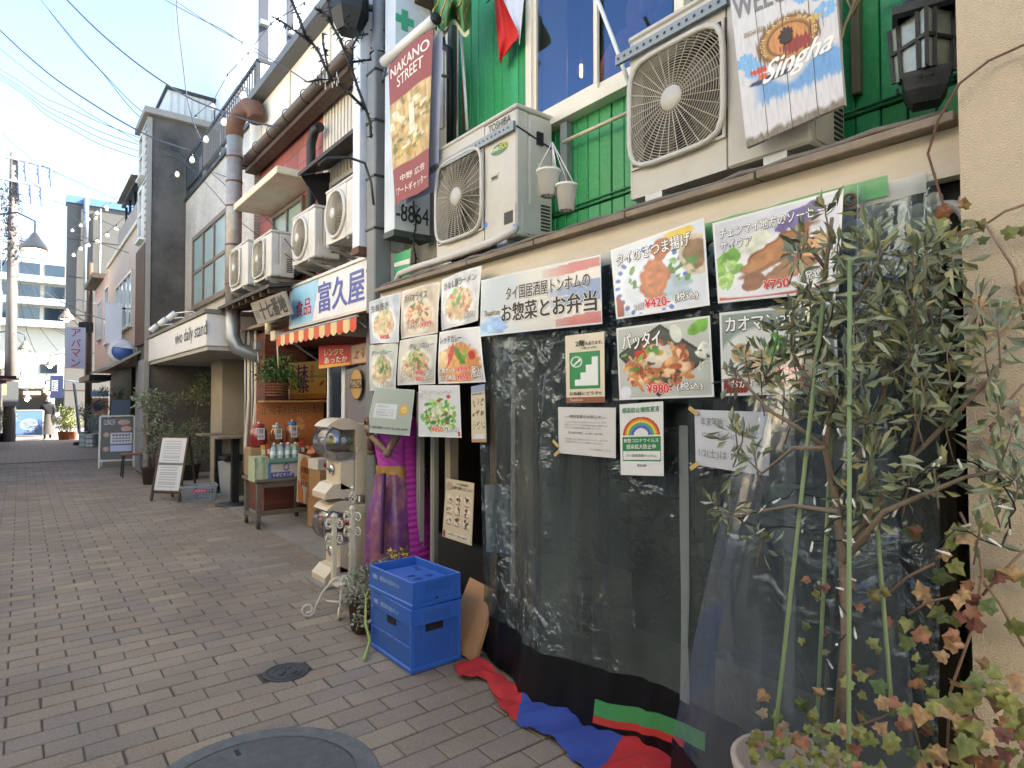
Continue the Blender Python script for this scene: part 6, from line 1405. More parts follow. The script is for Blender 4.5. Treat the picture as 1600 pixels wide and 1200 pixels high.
# ---- trailing silver plant and yellow flowers behind the crates
pt = thing('silver_plant', 'silver-leaved trailing plant with one bare stem lying on the paving', 'plant', (1.8, 3.9, 0))
cs = [((P(u, v, y=yy)), r) for u, v, yy, r in ((545, 915, 4.0, .05), (560, 900, 3.98, .06), (575, 895, 3.95, .06), (590, 905, 3.9, .06), (552, 932, 3.95, .05), (572, 925, 3.9, .06), (588, 930, 3.88, .05), (570, 950, 3.85, .05), (582, 890, 4.0, .05), (600, 885, 4.02, .05), (560, 970, 3.8, .04), (572, 975, 3.75, .035), (540, 940, 4.0, .04))]
k = MB(); leaf_cloud(k, cs, 60, .03, .02, .055); k.build('foliage', M_rand('silver leaves', ['#8b927c', '#9aa089', '#7a8269', '#a6ab98', '#6c745c'], .7, .2, 80, fine=.1), pt, kind='stuff')
k = MB(); k.tube([P(590, 900, y=3.95), P(572, 930, y=3.85), P(571, 975, y=3.72), P(578, 1000, z=.06), P(574, 1015, z=.03), P(568, 1032, z=.012)], [.006, .007, .009, .011, .011, .01], 7); k.build('stem', M('pale green stem', '#93a05a', .6, .15, 9), pt)
k = MB(); p = Vector((1.86, 4.0, 0)); k.lathe([(0, .02), (.075, .02), (.1, .22), (.105, .22), (.105, .235), (.09, .235), (.08, .2)], p, 20); k.build('pot', M('brown pot', '#5e4036', .6, .1, 6), pt)
yf = thing('yellow_flowers', 'small yellow flowering plant behind the shallow blue crate', 'plant', (2.02, 3.95, 0))
cs = [(P(u, v, y=3.9), .045) for u, v in ((605, 885), (620, 880), (635, 880), (650, 888), (612, 872), (630, 868))]
k = MB(); leaf_cloud(k, cs, 26, .03, .012, .045); k.build('foliage', M_OLIVE2, yf, kind='stuff')
k = MB(); leaf_cloud(k, [(c + Vector((0, -.02, .03)), .035) for c, r in cs[1:]], 22, .022, .016, .035); k.build('flowers', M_rand('yellow petals', ['#cfb53a', '#d8c250', '#b89a2c'], .6, .1, 60), yf, kind='stuff')
k = MB(); k.lathe([(0, .004), (.09, .004), (.12, .28), (.125, .3), (.1, .3), (.09, .25)], (2.06, 3.98, 0), 20); k.build('pot', M('brown pot', '#5e4036'), yf)
for c, r in cs[:3]:
    k = MB(); k.tube([(2.06, 3.98, .28), c], .004, 5); k.build('stem', M('pale green stem', '#93a05a'), yf)

# ================================================================ potted shrub with stakes and fairy lights
TP = Vector((1.98, 1.03, 0))
tr = thing('potted_shrub', 'tall staked narrow-leaved shrub in a white pot before the curtain', 'shrub', TP)
k = MB(); k.lathe([(0, .0), (.13, .0), (.145, .06), (.175, .34), (.19, .39), (.195, .42), (.175, .425), (.165, .39), (0, .36)], TP, 36); k.build('pot', M('weathered white pot', '#b8a594', .6, .1, 8, dirt=.4, dcol='#8f7f6c'), tr)
k = MB(); k.lathe([(0, .372), (.16, .37)], TP, 24); k.build('soil', M('soil', '#3a2c22', .95, .2, 20, .5, 60), tr)
for (u0, v0, u1, v1, x_) in ((1214, 1120, 1288, 455, 1.93), (1326, 1200, 1328, 405, 1.86), (1392, 1090, 1356, 640, 2.05), (1276, 1140, 1305, 560, 2.08)):
    a, b_ = P(u0, v0, x=x_), P(u1, v1, x=x_); k = MB(); k.tube([a + (a - b_) * .06, a, b_], .0068, 8); k.build('stake', M('green stake', '#73865c', .5, .08, 30), tr)
BR = [([(1310, 1140), (1322, 1000), (1318, 880), (1305, 780), (1290, 700), (1300, 620), (1282, 520), (1290, 420), (1300, 340)], 1.98, .0165), ([(1290, 700), (1250, 670), (1200, 640), (1165, 600), (1140, 570)], 1.96, .009), ([(1300, 620), (1260, 600), (1235, 540), (1240, 470)], 1.97, .009),
      ([(1318, 880), (1360, 800), (1420, 720), (1480, 660), (1530, 610), (1570, 560)], 2.0, .01), ([(1305, 780), (1350, 700), (1380, 620), (1400, 520), (1410, 430)], 2.02, .009), ([(1318, 880), (1380, 800), (1450, 770), (1510, 745), (1570, 735), (1600, 760)], 1.94, .009), ([(1310, 800), (1240, 790), (1180, 800), (1130, 810)], 1.9, .008),
      ([(1290, 700), (1240, 700), (1190, 740), (1170, 720)], 1.92, .008), ([(1290, 420), (1260, 380), (1225, 345)], 1.98, .006), ([(1300, 520), (1350, 450), (1380, 390)], 2.0, .007), ([(1420, 720), (1440, 640), (1450, 570)], 2.0, .006)]
for pts, x_, r in BR:
    k = MB(); pp = [P(u, v, x=x_ + random.uniform(-.015, .015)) for u, v in pts]; k.tube(pp, [r * (1 - .65 * i / (len(pp) - 1)) for i in range(len(pp))], 7); k.build('trunk' if r > .015 else 'branch', M_BARK, tr)
CL = [(1290, 335), (1262, 372), (1310, 380), (1345, 395), (1290, 415), (1250, 400), (1330, 440), (1300, 470), (1372, 400), (1395, 440), (1265, 450), (1240, 490), (1290, 520), (1335, 500), (1370, 490), (1410, 500), (1440, 440), (1470, 420), (1215, 530), (1190, 560), (1240, 560), (1165, 560), (1150, 590), (1190, 610), (1225, 620), (1270, 590), (1320, 570), (1345, 600), (1385, 570), (1420, 560), (1455, 500), (1480, 560), (1440, 600), (1475, 620), (1510, 590), (1540, 560), (1560, 520), (1530, 480), (1320, 640), (1350, 660), (1290, 650), (1395, 650), (1430, 650), (1140, 800), (1120, 790), (1190, 850), (1160, 690), (1180, 720), (1150, 680), (1340, 770), (1380, 780), (1420, 760), (1460, 740), (1350, 810), (1560, 735), (1590, 745), (1590, 770), (1580, 680), (1545, 770), (1360, 720), (1240, 650), (1530, 830), (1560, 645)]
CL += [(random.uniform(1225, 1490), random.uniform(370, 690)) for _ in range(30)]
k = MB(); cs = []
for u, v in CL:
    x_ = 1.99 + random.uniform(-.09, .06); cs.append((P(u, v, x=x_), random.uniform(.04, .062)))
leaf_cloud(k, cs, 17, .062, .021, .05, up=.5); k.build('foliage', M_OLIVE, tr, kind='stuff')
k = MB()
for (c, r) in cs:
    d = Vector((random.uniform(-.02, .02), random.uniform(-.03, .03), -.09)); k.tube([c + Vector((0, 0, .03)), c, c + d], .0025, 4)
k.build('twigs', M_BARK, tr, kind='stuff')
fy = thing('fairy_lights', 'black wired fairy lights wound through the potted shrub', 'string lights', TP)
wp = [(1310, 1120), (1290, 1030), (1330, 980), (1300, 920), (1335, 870), (1290, 830), (1330, 790), (1300, 740), (1345, 700), (1290, 660), (1320, 600), (1275, 560), (1300, 480), (1260, 430)]
wp2 = [(1330, 840), (1400, 790), (1440, 740), (1500, 720), (1560, 740), (1590, 800), (1560, 850), (1500, 830), (1420, 880)]
wp3 = [(1300, 780), (1240, 770), (1200, 790), (1150, 815), (1250, 830), (1300, 850)]
for w_ in (wp, wp2, wp3):
    pts = []
    for i in range(len(w_) - 1):
        for q_ in range(4):
            t = q_ / 4; pts.append(P(w_[i][0] + (w_[i + 1][0] - w_[i][0]) * t + random.uniform(-6, 6), w_[i][1] + (w_[i + 1][1] - w_[i][1]) * t + random.uniform(-6, 6), x=1.93 + .07 * math.sin(i * 2 + t * 4)))
    k = MB(); k.tube(pts, .0025, 4); k.build('wire', M_BLACK, fy)
    for i in range(0, len(pts), 2):
        d = Vector((random.gauss(0, 1), random.gauss(0, 1), random.gauss(-.4, 1))).normalized(); p = pts[i]
        k = MB(); k.tube([p, p + d * .015, p + d * .016, p + d * .032, p + d * .035], [.0025, .0028, .0038, .0034, .001], 7); k.build('light', M('frosted light', '#d5d6cc', .3, .05, 5), fy)

# ================================================================ ivy on the stucco wall and round the pot
def ivy_mesh(kind):
    n = [(0, 0), (.2, -.13), (.46, -.08), (.44, .14), (.62, .38), (.36, .5), (.02, 1.0), (-.33, .52), (-.6, .42), (-.42, .16), (-.5, -.06), (-.18, -.12)]
    me = bpy.data.meshes.new('leaf'); vs = [(x, y + .1, -.16 * abs(x) + .05 * math.sin(5 * y + kind)) for x, y in n] + [(0, .35, .05)]
    me.from_pydata(vs, [], [(i, (i + 1) % 12, 12) for i in range(12)]); return me
IVC = [['#767642', '#666b3a'], ['#6c7640', '#7d8046'], ['#774c42', '#875e48'], ['#a98c66', '#9a7a58'], ['#4c5e34', '#404f2c'], ['#80583f', '#706a42']]
IVM = []
for i, cc in enumerate(IVC):
    m = M_rand('ivy leaf ' + str(i), cc + [cc[0]], .55, .5, 70, fine=.5); me = ivy_mesh(i); me.materials.append(m); IVM.append(me)
iv = thing('ivy', 'autumn ivy with red and yellow-green leaves climbing the stucco wall and pot', 'ivy', (2.15, .6, 0))
spots = []
def area(n, u0, u1, v0, v1, xlo, xhi, kinds, sz): spots.extend((random.uniform(u0, u1), random.uniform(v0, v1), random.uniform(xlo, xhi), random.choice(kinds), sz * random.uniform(.55, 1.0)) for _ in range(n))
area(54, 1180, 1440, 1075, 1215, 1.86, 2.1, [0, 1, 1, 5, 4, 3], .05)
area(64, 1395, 1605, 1060, 1210, 1.96, 2.1, [0, 1, 0, 5, 3, 1, 2], .06)
area(34, 1415, 1545, 820, 1060, 2.08, 2.16, [0, 1, 1, 4, 2, 3], .055)
area(30, 1165, 1340, 1140, 1200, 1.79, 1.9, [0, 1, 2, 5, 1], .045)
area(20, 1250, 1440, 900, 1080, 2.0, 2.14, [0, 5, 1, 2], .045)
area(12, 1480, 1600, 320, 380, 2.12, 2.17, [0, 5, 2, 3, 4], .05)
area(12, 1440, 1520, 360, 660, 2.18, 2.3, [1, 4, 4, 0], .05)
area(9, 1530, 1600, 420, 700, 2.16, 2.18, [3, 3, 3, 2], .055)
area(10, 1500, 1600, 880, 1060, 2.12, 2.16, [3, 0, 2, 3, 1], .06)
for (u, v, x_, kd, sz) in spots:
    o = bpy.data.objects.new('leaf', IVM[kd]); COL.objects.link(o); o.parent = iv
    o.location = P(u, v, x=x_) - Vector((2.15, .6, 0))
    o.rotation_euler = Vector((-1, random.gauss(-.25, .45), random.gauss(.25, .45))).to_track_quat('Z', 'Y').to_euler(); o.rotation_euler.rotate_axis('Z', random.uniform(0, 6.28)); o.scale = (sz * .9, sz, sz)
for pts in ([(1478, 1200), (1485, 1080), (1520, 980), (1535, 900), (1530, 860), (1500, 800)], [(1535, 930), (1570, 890), (1600, 860)], [(1460, 880), (1420, 900), (1380, 935)], [(1530, 900), (1560, 940), (1600, 1010)], [(1510, 360), (1540, 350), (1570, 330), (1600, 320)], [(1540, 350), (1585, 420), (1600, 500)], [(1420, 960), (1450, 940), (1500, 930)], [(1600, 690), (1570, 720), (1540, 760)], [(1440, 1180), (1420, 1100), (1380, 1120), (1300, 1150)], [(1565, 640), (1600, 600)]):
    k = MB(); k.tube([P(u, v, x=2.14 + random.uniform(-.02, .02)) for u, v in pts], .004, 5); k.build('vine', M('vine stem', '#8a6f5c', .8, .15, 20), iv)
# ================================================================ lamp post, banner, projecting signs
lp = thing('lamp_post', 'grey square steel lamp post between the grocery and the restaurant', 'lamp post', (2.42, 4.92, 0))
zt_ = P(595, 85, x=2.42).z
k = MB(); k.bx((2.34, 4.84, .012), (2.50, 5.0, zt_), .012); k.build('post', M_GREYP, lp)
k = MB(); k.lathe([(.09, zt_), (.07, zt_ + .08), (.062, zt_ + .1), (.058, 7.2), (0, 7.2)], (2.42, 4.92, 0), 16); k.build('upper_pole', M_GREYP, lp)
for z in (zt_ - .18, zt_ - .62, zt_ - 1.1, zt_ - 1.55):
    k = MB(); k.bx((2.332, 4.832, z), (2.508, 5.008, z + .018)); k.build('band', M_DARK, lp)
for (u, v) in ((580, 47), (600, 47), (580, 75), (600, 75)):
    k = MB(); k.ball(P(u, v, y=4.835), .009, 6, 4); k.build('bolt', M_DARK, lp)
for s_, pts in ((0, [(498, 258), (510, 247), (545, 246), (570, 255), (580, 285), (584, 320)]), (1, [(604, 305), (606, 265), (620, 238), (640, 236), (648, 250)])):
    k = MB(); k.tube([P(u, v, y=4.8 - .02 * i) for i, (u, v) in enumerate(pts)], .011, 7); k.build('curved_arm', M_DARK, lp)
k = MB(); c = P(545, 20, y=5.0); k.lathe([(0, -.17), (.1, -.17), (.17, -.02), (.17, .2), (0, .2)], c, 6, smooth=False); k.build('speaker', M_BLACK, lp)
k = MB(); k.beam(c + Vector((.1, 0, .1)), (2.42, 4.95, c.z + .1), .04, .04); k.build('speaker_arm', M_BLACK, lp)
# street banner
bn = thing('street_banner', 'dark red street banner with shop photo hung from the lamp post', 'banner', (2.28, 4.1, 3.5))
XBN = 2.28
c4 = [P(607, 103, x=XBN), P(676, 45, x=XBN), P(671, 292, x=XBN), P(618, 322, x=XBN)]
fn = quad_fn(c4, .02, .012)
C = Canvas(50, 120, '#8a4a48', .35); C.rect(0, .245, 1, .70, '#b9a070', .3); C.bits(70, .5, .5, .5, .2, ['#c9b98c', '#a8905e', '#d8cfa8', '#7d7048', '#8a7a52', '#cfc8b0'], .09); C.bits(26, .5, .36, .5, .07, ['#8c8a4c', '#c09a4e', '#6b7a3e'], .06); C.rect(.5, .42, .62, .62, '#d9d4bc', .2)
C.sheet(fn, 'cloth', M_print('banner print', .7), bn)
k = MB(); k.grid(lambda s, t: fn(s, t, -.02) + Vector((.05, -.02, 0)), 6, 20); k.build('back_cloth', M('banner back', '#aab2c8', .7, .06, 6), bn)
lettering(bn, [('NAKANO', .06, .885, .95, .955, '#d8d0c8', .03), ('STREET', .22, .79, .85, .865, '#dcd6cc', .02), ('中野 広告', .25, .13, .9, .175, '#d8cfc8', .02), ('「アートギャッター', .1, .045, .95, .1, '#d8cfc8', .02)], fn)
k = MB(); k.tube([P(600, 97, x=XBN), P(680, 30, x=XBN)], .04, 16); k.build('top_tube', M('white tube', '#d9d9d4', .35, .03, 5), bn)
k = MB(); k.lathe([(0, 0), (.042, 0), (.042, .02), (0, .02)], P(680, 30, x=XBN), 16, (0, -1, 0)); k.build('tube_cap', M_BLACK, bn)
k = MB(); k.tube([P(606, 92, x=XBN), (2.42, 4.86, P(606, 92, x=XBN).z)], .014, 7); k.build('bracket', M_GREYP, bn)
k = MB(); k.tube([P(671, 110, x=2.4), P(690, 118, x=2.5), P(700, 120, x=2.6)], .012, 6); k.build('side_stay', M_GALV, bn)
# projecting pharmacy sign
ps = thing('projecting_sign', 'white projecting sign with green cross and phone number behind the banner', 'sign', (2.55, 4.6, 2.85))
zlo = P(640, 362, y=4.55).z
k = MB(); k.bx((2.38, 4.56, zlo), (2.72, 4.74, 5.6), .006); k.build('box', M('sign pale', '#c3cdd4', .45, .04, 4, dirt=.2), ps)
k = MB(); k.bx((2.375, 4.555, zlo - .05), (2.725, 4.745, zlo - .001)); k.build('under_frame', M('dark under frame', '#3b4544', .6, .1, 5), ps)
fn = frame_fn((2.38, 4.56, zlo), (.34, 0, 0), (0, 0, 5.6 - zlo), (0, -1, 0))
lettering(ps, [('-8864', .05, .03, .95, .085, '#2a2f35', .02)], fn)
k = MB(); zc = P(632, 32, y=4.56).z; xc = P(632, 32, y=4.56).x; k.bx((xc - .085, 4.552, zc - .03), (xc + .085, 4.558, zc + .03)); k.bx((xc - .03, 4.552, zc + .0301), (xc + .03, 4.558, zc + .085)); k.bx((xc - .03, 4.552, zc - .085), (xc + .03, 4.558, zc - .0301)); k.build('green_cross', M('cross green', '#3f9a78', .5), ps)
sg2 = thing('white_box_sign', 'tall white box sign with stained underside above the grocery', 'sign', (2.45, 5.1, 3.0))
k = MB(); k.bx((2.30, 5.06, P(565, 385, y=5.06).z), (2.74, 5.2, 5.9), .006); k.build('box', M('box sign white', '#cfd6de', .4, .03, 4, dirt=.2), sg2)
k = MB(); zz = P(565, 385, y=5.06).z; k.bx((2.295, 5.055, zz - .06), (2.745, 5.205, zz - .001)); k.build('under_frame', M_RUST, sg2)
gs_ = thing('small_green_sign', 'small green and yellow sign behind the pipe at the ledge end', 'sign', P(630, 415, x=2.52))
c4 = [P(616, 398, x=2.5), P(642, 388, x=2.5), P(640, 440, x=2.5), P(616, 442, x=2.5)]; fn = quad_fn(c4); k = MB(); k.grid(lambda s, t: fn(s, t, 0), 2, 2); k.build('panel', M('sign green', '#3fa06a', .5, .1, 5), gs_)
k = MB(); k.grid(lambda s, t: fn(s, .55 + .15 * t, .003), 1, 1); k.build('white_band', M_WHITEP, gs_)
hc = thing('light_chain', 'black chain of unlit fairy lights hanging from the curved arm', 'string lights', P(648, 250, y=4.6))
pts = [P(648 - 2 * math.sin(i * .8), 245 + i * 7.5, y=4.55) for i in range(24)]; k = MB(); k.tube(pts, .008, 5); k.build('wire', M_BLACK, hc)
for i in range(0, 24):
    a = i * 2.4; d = Vector((math.cos(a), math.sin(a) * .6, -.4)).normalized(); k = MB(); k.tube([pts[i], pts[i] + d * .03, pts[i] + d * .045], [.006, .006, .002], 5); k.build('light', M('dim light', '#5a5550', .4), hc)
# twig garland of fairy lights on the post
tg = thing('twig_light_garland', 'bare black branch garland wound with fairy lights on the lamp post', 'string lights', P(575, 170, y=4.75))
BRN = [([(580, 215), (578, 190), (572, 172), (560, 140), (550, 110), (540, 85), (532, 62), (522, 45), (515, 30), (505, 20), (493, 13)], .016), ([(572, 172), (555, 155), (535, 135), (520, 125), (508, 105), (500, 85), (490, 70), (477, 55), (468, 30), (455, 0)], .016), ([(520, 125), (500, 124), (482, 128)], .01), ([(490, 70), (470, 55), (450, 40), (430, 28)], .01), ([(512, 108), (508, 85), (505, 70), (504, 52)], .01), ([(532, 62), (520, 40), (515, 15), (510, -10)], .012), ([(580, 93), (565, 95), (552, 97), (545, 108)], .012), ([(575, 53), (560, 55), (552, 70), (550, 85), (545, 108)], .012), ([(545, 48), (545, 30), (543, 22)], .006), ([(455, 0), (448, -20)], .012)]
for pts, r in BRN:
    pp = []
    for i in range(len(pts) - 1):
        for q_ in (0, .5): pp.append(P(pts[i][0] + (pts[i + 1][0] - pts[i][0]) * q_, pts[i][1] + (pts[i + 1][1] - pts[i][1]) * q_, y=4.74 + .03 * math.sin(pts[i][1])))
    pp.append(P(*pts[-1], y=4.74)); k = MB(); k.tube(pp, r * .75, 6)
    for i in range(len(pp) - 1):
        for q_ in range(4):
            b = pp[i].lerp(pp[i + 1], random.random()); d = Vector((random.gauss(0, 1), random.gauss(0, 1), random.gauss(0, 1))).normalized(); k.tube([b, b + d * .018, b + d * .045], [.004, .005, .001], 4)
    k.build('wound_branch', M_BLACK, tg)
for i in range(16):
    b = P(random.uniform(488, 530), random.uniform(112, 132), y=4.72); k = MB(); k.tube([b, b + Vector((.004, 0, -.04)), b + Vector((.004, 0, -.046))], [.003, .005, .001], 6); k.build('light', M('frosted light', '#d5d6cc'), tg)

# ================================================================ the four units over the grocery
M_BRK = M('bracket', '#8b8a84', .6, .1, 6, dirt=.4, dcol='#4d453c')
for i, (lab, x_, yr, w, d, h, z, st, gc, gs, mt) in enumerate((
        ('square-grilled outdoor unit farthest along the red brick wall', 2.26, 8.33, .80, .29, .56, 3.06, 'square', (.29, .29), .235, M_ACW),
        ('square-grilled outdoor unit with rusty side next to the farthest one', 2.30, 7.50, .68, .28, .52, 3.05, 'square', (.25, .265), .22, M_ACW),
        ('round-grilled outdoor unit in the middle above the grocery sign', 2.38, 6.33, .66, .28, .52, 3.08, 'round', (.25, .27), .225, M_ACW),
        ('round-grilled outdoor unit nearest the lamp post above the grocery sign', 2.38, 5.34, .67, .28, .52, 3.12, 'round', (.25, .27), .23, M_ACW))):
    t = aircon('outdoor_unit', lab, (x_, yr + w, z), w, d, h, gc, gs, st, mt, 'air conditioners above the grocery', rings=14, feet=False)
    for a in (.1, w - .1):
        k = MB(); k.bx((a - .02, -.02, -.045), (a + .02, d + .2, -.002)); k.build('bracket', M_BRK, t, world=False)
        k = MB(); k.beam((a, .02, -.045), (a, d + .2, -.16), .03, .03); k.build('brace', M_BRK, t, world=False)

# ================================================================ grocery stock
def printed(name, label, c4, C, rows, cat='poster', thick=.02, mat=None):
    fn = quad_fn(c4); t = thing(name, label, cat, (Vector(c4[2]) + Vector(c4[3])) / 2); C.sheet(fn, 'face', mat or M_print('poster print', .5), t)
    k = MB(); k.grid(lambda s, q: fn(s, q, -thick), 1, 1); 
    for (a, b_) in (((0, 0), (1, 0)), ((1, 0), (1, 1)), ((1, 1), (0, 1)), ((0, 1), (0, 0))): k.quad(fn(*a), fn(*b_), fn(*b_, -thick), fn(*a, -thick))
    k.build('backing', M('poster back', '#cfcfc8'), t); lettering(t, rows, fn); return t
YB = 8.62
C = Canvas(60, 50, '#c99a4e', 1.0); C.rect(0, .56, 1, .6, '#6f8a3c'); C.blend(np.clip(C.Y - .3, 0, .5), '#dcc78a'); C.ell(.88, .4, .1, .04, '#9a4a30', .8, .2); C.rect(0, 0, 1, .12, '#b3702f', .2)
printed('matcha_poster', 'yellow poster with big purple characters above the counter', [P(452, 567, y=YB), P(510, 563, y=YB), P(509, 622, y=YB), P(452, 624, y=YB)], C, [('抹', .18, .52, .5, .92, '#4a2f6a', .03), ('茶', .22, .16, .54, .52, '#4a2f6a', .03), ('入り', .36, .02, .46, .14, '#4a2f6a', 0), ('京', .56, .8, .66, .9, '#4a3f3a', 0), ('都', .56, .68, .66, .78, '#4a3f3a', 0), ('宇', .56, .56, .66, .66, '#4a3f3a', 0), ('治', .56, .44, .66, .54, '#4a3f3a', 0)])
C = Canvas(70, 40, '#c27a4a', 1.9); C.blend(np.clip(.6 - C.Y, 0, .6), '#b25f3a'); C.bits(14, .6, .35, .35, .25, ['#a85a34', '#d09a68', '#c88450'], .07); C.rect(.0, 0, 1, .02, '#7a3a20')
printed('roasted_tea_poster', 'orange poster with brown flowing letters behind the jars', [P(400, 630, y=YB - .03), P(506, 624, y=YB - .03), P(505, 700, y=YB - .03), P(400, 700, y=YB - .03)], C, [('ほうじ茶のしあわせの香り', .08, .72, .95, .9, '#4a2418', .02, '#d8a878')])
C = Canvas(40, 26, '#c8342a', 1.6); C.rect(0, 0, 1, .14, '#d8a03a')
printed('microwave_food_sign', 'red sign with white lettering hung under the awning', [P(498, 540, x=2.46), P(547, 538, x=2.56), P(547, 570, x=2.56), P(498, 576, x=2.46)], C, [('レンジで', .2, .52, .8, .82, '#e8d8a0', .05, '#8a1a14'), ('あったか', .2, .18, .92, .46, '#ece8e0', .04, '#8a1a14')], 'sign')
C = Canvas(30, 26, '#c05038', 1.3); C.rect(.05, .06, .95, .94, '#c9b090'); C.bits(16, .5, .5, .35, .3, ['#b86a48', '#8a4a34', '#d4b894'], .1)
printed('hot_drink_sign', 'framed orange and beige sign beside the red sign', [P(548, 540, x=2.56), P(577, 533, x=2.5), P(577, 566, x=2.5), P(548, 570, x=2.56)], C, [], 'sign')
o = MB(); o.bx((P(408, 626, y=YB - .2).x, YB - .3, P(408, 626, y=YB - .2).z - .02), (3.35, YB - .05, P(408, 626, y=YB - .2).z)); tag(o.build('wall_shelf', M('pine shelf', '#b08a5a', .6, .1, 6)), 'thin pine shelf under the yellow poster', 'shelf')
# basket plant
bp_ = P(433, 612, y=YB - .18); pl_ = thing('basket_plant', 'leafy green plant in a wicker basket on the pine shelf', 'plant', bp_)
k = MB(); k.lathe([(0, -.06), (.12, -.06), (.15, .1), (.155, .11), (.13, .11), (.12, .0)], bp_, 24)
for z in range(5): k.ring(bp_ + Vector((0, 0, -.05 + z * .036)), .128 + z * .006, .012, (0, 0, 1), 24, 5)
k.build('basket', M('wicker', '#7d5238', .8, .25, 30, .5, 60), pl_)
k = MB(); leaf_cloud(k, [(bp_ + Vector((x, y, z)), .13) for x, y, z in ((0, 0, .2), (-.12, 0, .22), (.12, -.02, .22), (0, 0, .36), (-.15, -.03, .34), (.1, 0, .38), (-.22, -.05, .2), (.2, -.05, .15))], 46, .07, .035, .13); k.build('foliage', M_rand('pachira leaves', ['#3f6a30', '#4f7d3c', '#2f5526', '#5f8a48', '#375c2c'], .45, .1, 60, fine=.1), pl_, kind='stuff')
# glass door fridge
fr = thing('drinks_fridge', 'white framed glass door drinks fridge in the grocery', 'fridge', (2.8, 6.6, 0))
fr.location = (2.62, 6.56, 0); fr.rotation_euler = (0, 0, FACE); FW, FD = .86, .5
M_FRW = M('fridge white', '#d3d6da', .4, .03, 5)
FB = lambda lo, hi, nm, m_, par=None: MB().bx(lo, hi).build(nm, m_, par or fr, world=False)
k = MB(); k.bx((0, .04, .012), (.03, FD, 2.04)); k.bx((FW - .03, .04, .012), (FW, FD, 2.04)); k.bx((.03, .04, 1.95), (FW - .03, FD, 2.04)); k.bx((.03, .04, .012), (FW - .03, FD, .25)); k.bx((.03, FD - .02, .25), (FW - .03, FD, 1.95)); k.build('cabinet', M_FRW, fr, world=False)
for i in range(2):
    a, b_ = FW * i / 2 + .002, FW * (i + 1) / 2 - .002
    k = MB(); k.bx((a, 0, .26), (a + .04, .038, 2.03)); k.bx((b_ - .04, 0, .26), (b_, .038, 2.03)); k.bx((a + .04, 0, 1.96), (b_ - .04, .038, 2.03)); k.bx((a + .04, 0, .26), (b_ - .04, .038, .33)); dr = k.build('door', M_FRW, fr, world=False)
    FB((a + .04, .015, .33), (b_ - .04, .02, 1.96), 'pane', M_glass('fridge glass', '#c8d4dc', .15, .03), dr)
for j in range(5):
    z = .42 + j * .3; FB((.04, .06, z), (FW - .04, FD - .04, z + .012), 'shelf', M_ALU)
    for i in range(11):
        c_ = random.choice(['#b8402f', '#c9a83a', '#3f7a4a', '#c8c8c0', '#8a4a6a', '#3a5a8a', '#c96a8a']); k = MB(); k.lathe([(0, 0), (.028, 0), (.028, .13), (.012, .16), (.012, .18), (0, .18)], (.09 + i * .068, .12, z + .013), 10); k.build('drink', M('drink ' + c_, c_, .35, .05, 5), fr, world=False)
# grey side panel with the oval coffee sign and a portrait strip
C = Canvas(40, 90, '#6f6a70', .45); C.blend(np.clip(.3 - C.Y, 0, .5), '#8d8890'); C.ell(.35, .12, .2, .1, '#b59a88', 0, .1); C.ell(.34, .16, .24, .1, '#1c1a1c', 0, .1); C.ell(.36, .1, .15, .075, '#c4a592', 0, .05)
cp = printed('coffee_panel', 'grey coffee advertisement panel with an oval gold badge and portrait', [P(541, 578, x=2.56), P(576, 568, x=2.52), P(575, 700, x=2.52), P(541, 694, x=2.56)], C, [], 'sign')
c = P(557, 600, x=2.5); rx_, rz_ = .14, .15
def ov(rx, rz, dx_, nm, mt):
    k = MB(); k.add([c + Vector((dx_, -rx * math.cos(2 * PI * i / 36), rz * math.sin(2 * PI * i / 36))) for i in range(36)], [tuple(range(36))]); k.build(nm, mt, cp)
ov(rx_, rz_, 0, 'badge_edge', M('badge dark', '#2b2320', .4)); ov(rx_ * .92, rz_ * .94, -.003, 'badge_face', M('badge gold', '#b08a4a', .4, .2, 8))
k = MB(); k.bx((c.x - .009, c.y - rx_ * .97, c.z - .04), (c.x - .005, c.y + rx_ * .97, c.z + .045)); k.build('badge_band', M('badge band', '#3a332c', .5), cp)
lettering(cp, [("TULLY'S", .06, .4, .94, .85, '#cfb684', .03), ('COFFEE', .2, .1, .8, .3, '#cfb684', .01)], frame_fn((c.x - .009, c.y + rx_, c.z - .04), (0, -2 * rx_, 0), (0, 0, .085), (-1, 0, 0)))
# wooden trolley table
ct = thing('trolley_table', 'weathered wooden trolley table with dark castors in front of the grocery', 'table', (2.6, 8.1, 0))
M_OLDW = M('old grey wood', '#6b6357', .85, .2, 8, .4, 50, dirt=.4, dcol='#3a342c')
k = MB(); k.bx((2.24, 7.82, .57), (2.98, 8.42, .61), .006); k.build('top', M_OLDW, ct)
for (a, b_) in ((2.29, 7.87), (2.93, 7.87), (2.29, 8.37), (2.93, 8.37)):
    k = MB(); k.bx((a - .025, b_ - .025, .09), (a + .025, b_ + .025, .569), .004); lg = k.build('leg', M_OLDW, ct)
    k = MB(); k.lathe([(0, -.015), (.04, -.015), (.04, .015), (0, .015)], (a, b_, .045), 14, (1, 0, 0)); k.build('castor', M_DARK, lg)
k = MB(); k.bx((2.315, 7.855, .5), (2.905, 7.885, .565)); k.build('apron', M_OLDW, ct); k = MB(); k.bx((2.315, 7.86, .16), (2.905, 7.89, .21)); k.build('stretcher', M_OLDW, ct)
k = MB(); k.beam((2.29, 7.9, .14), (2.29, 8.34, .14), .04, .05); k.build('side_stretcher', M_OLDW, ct)
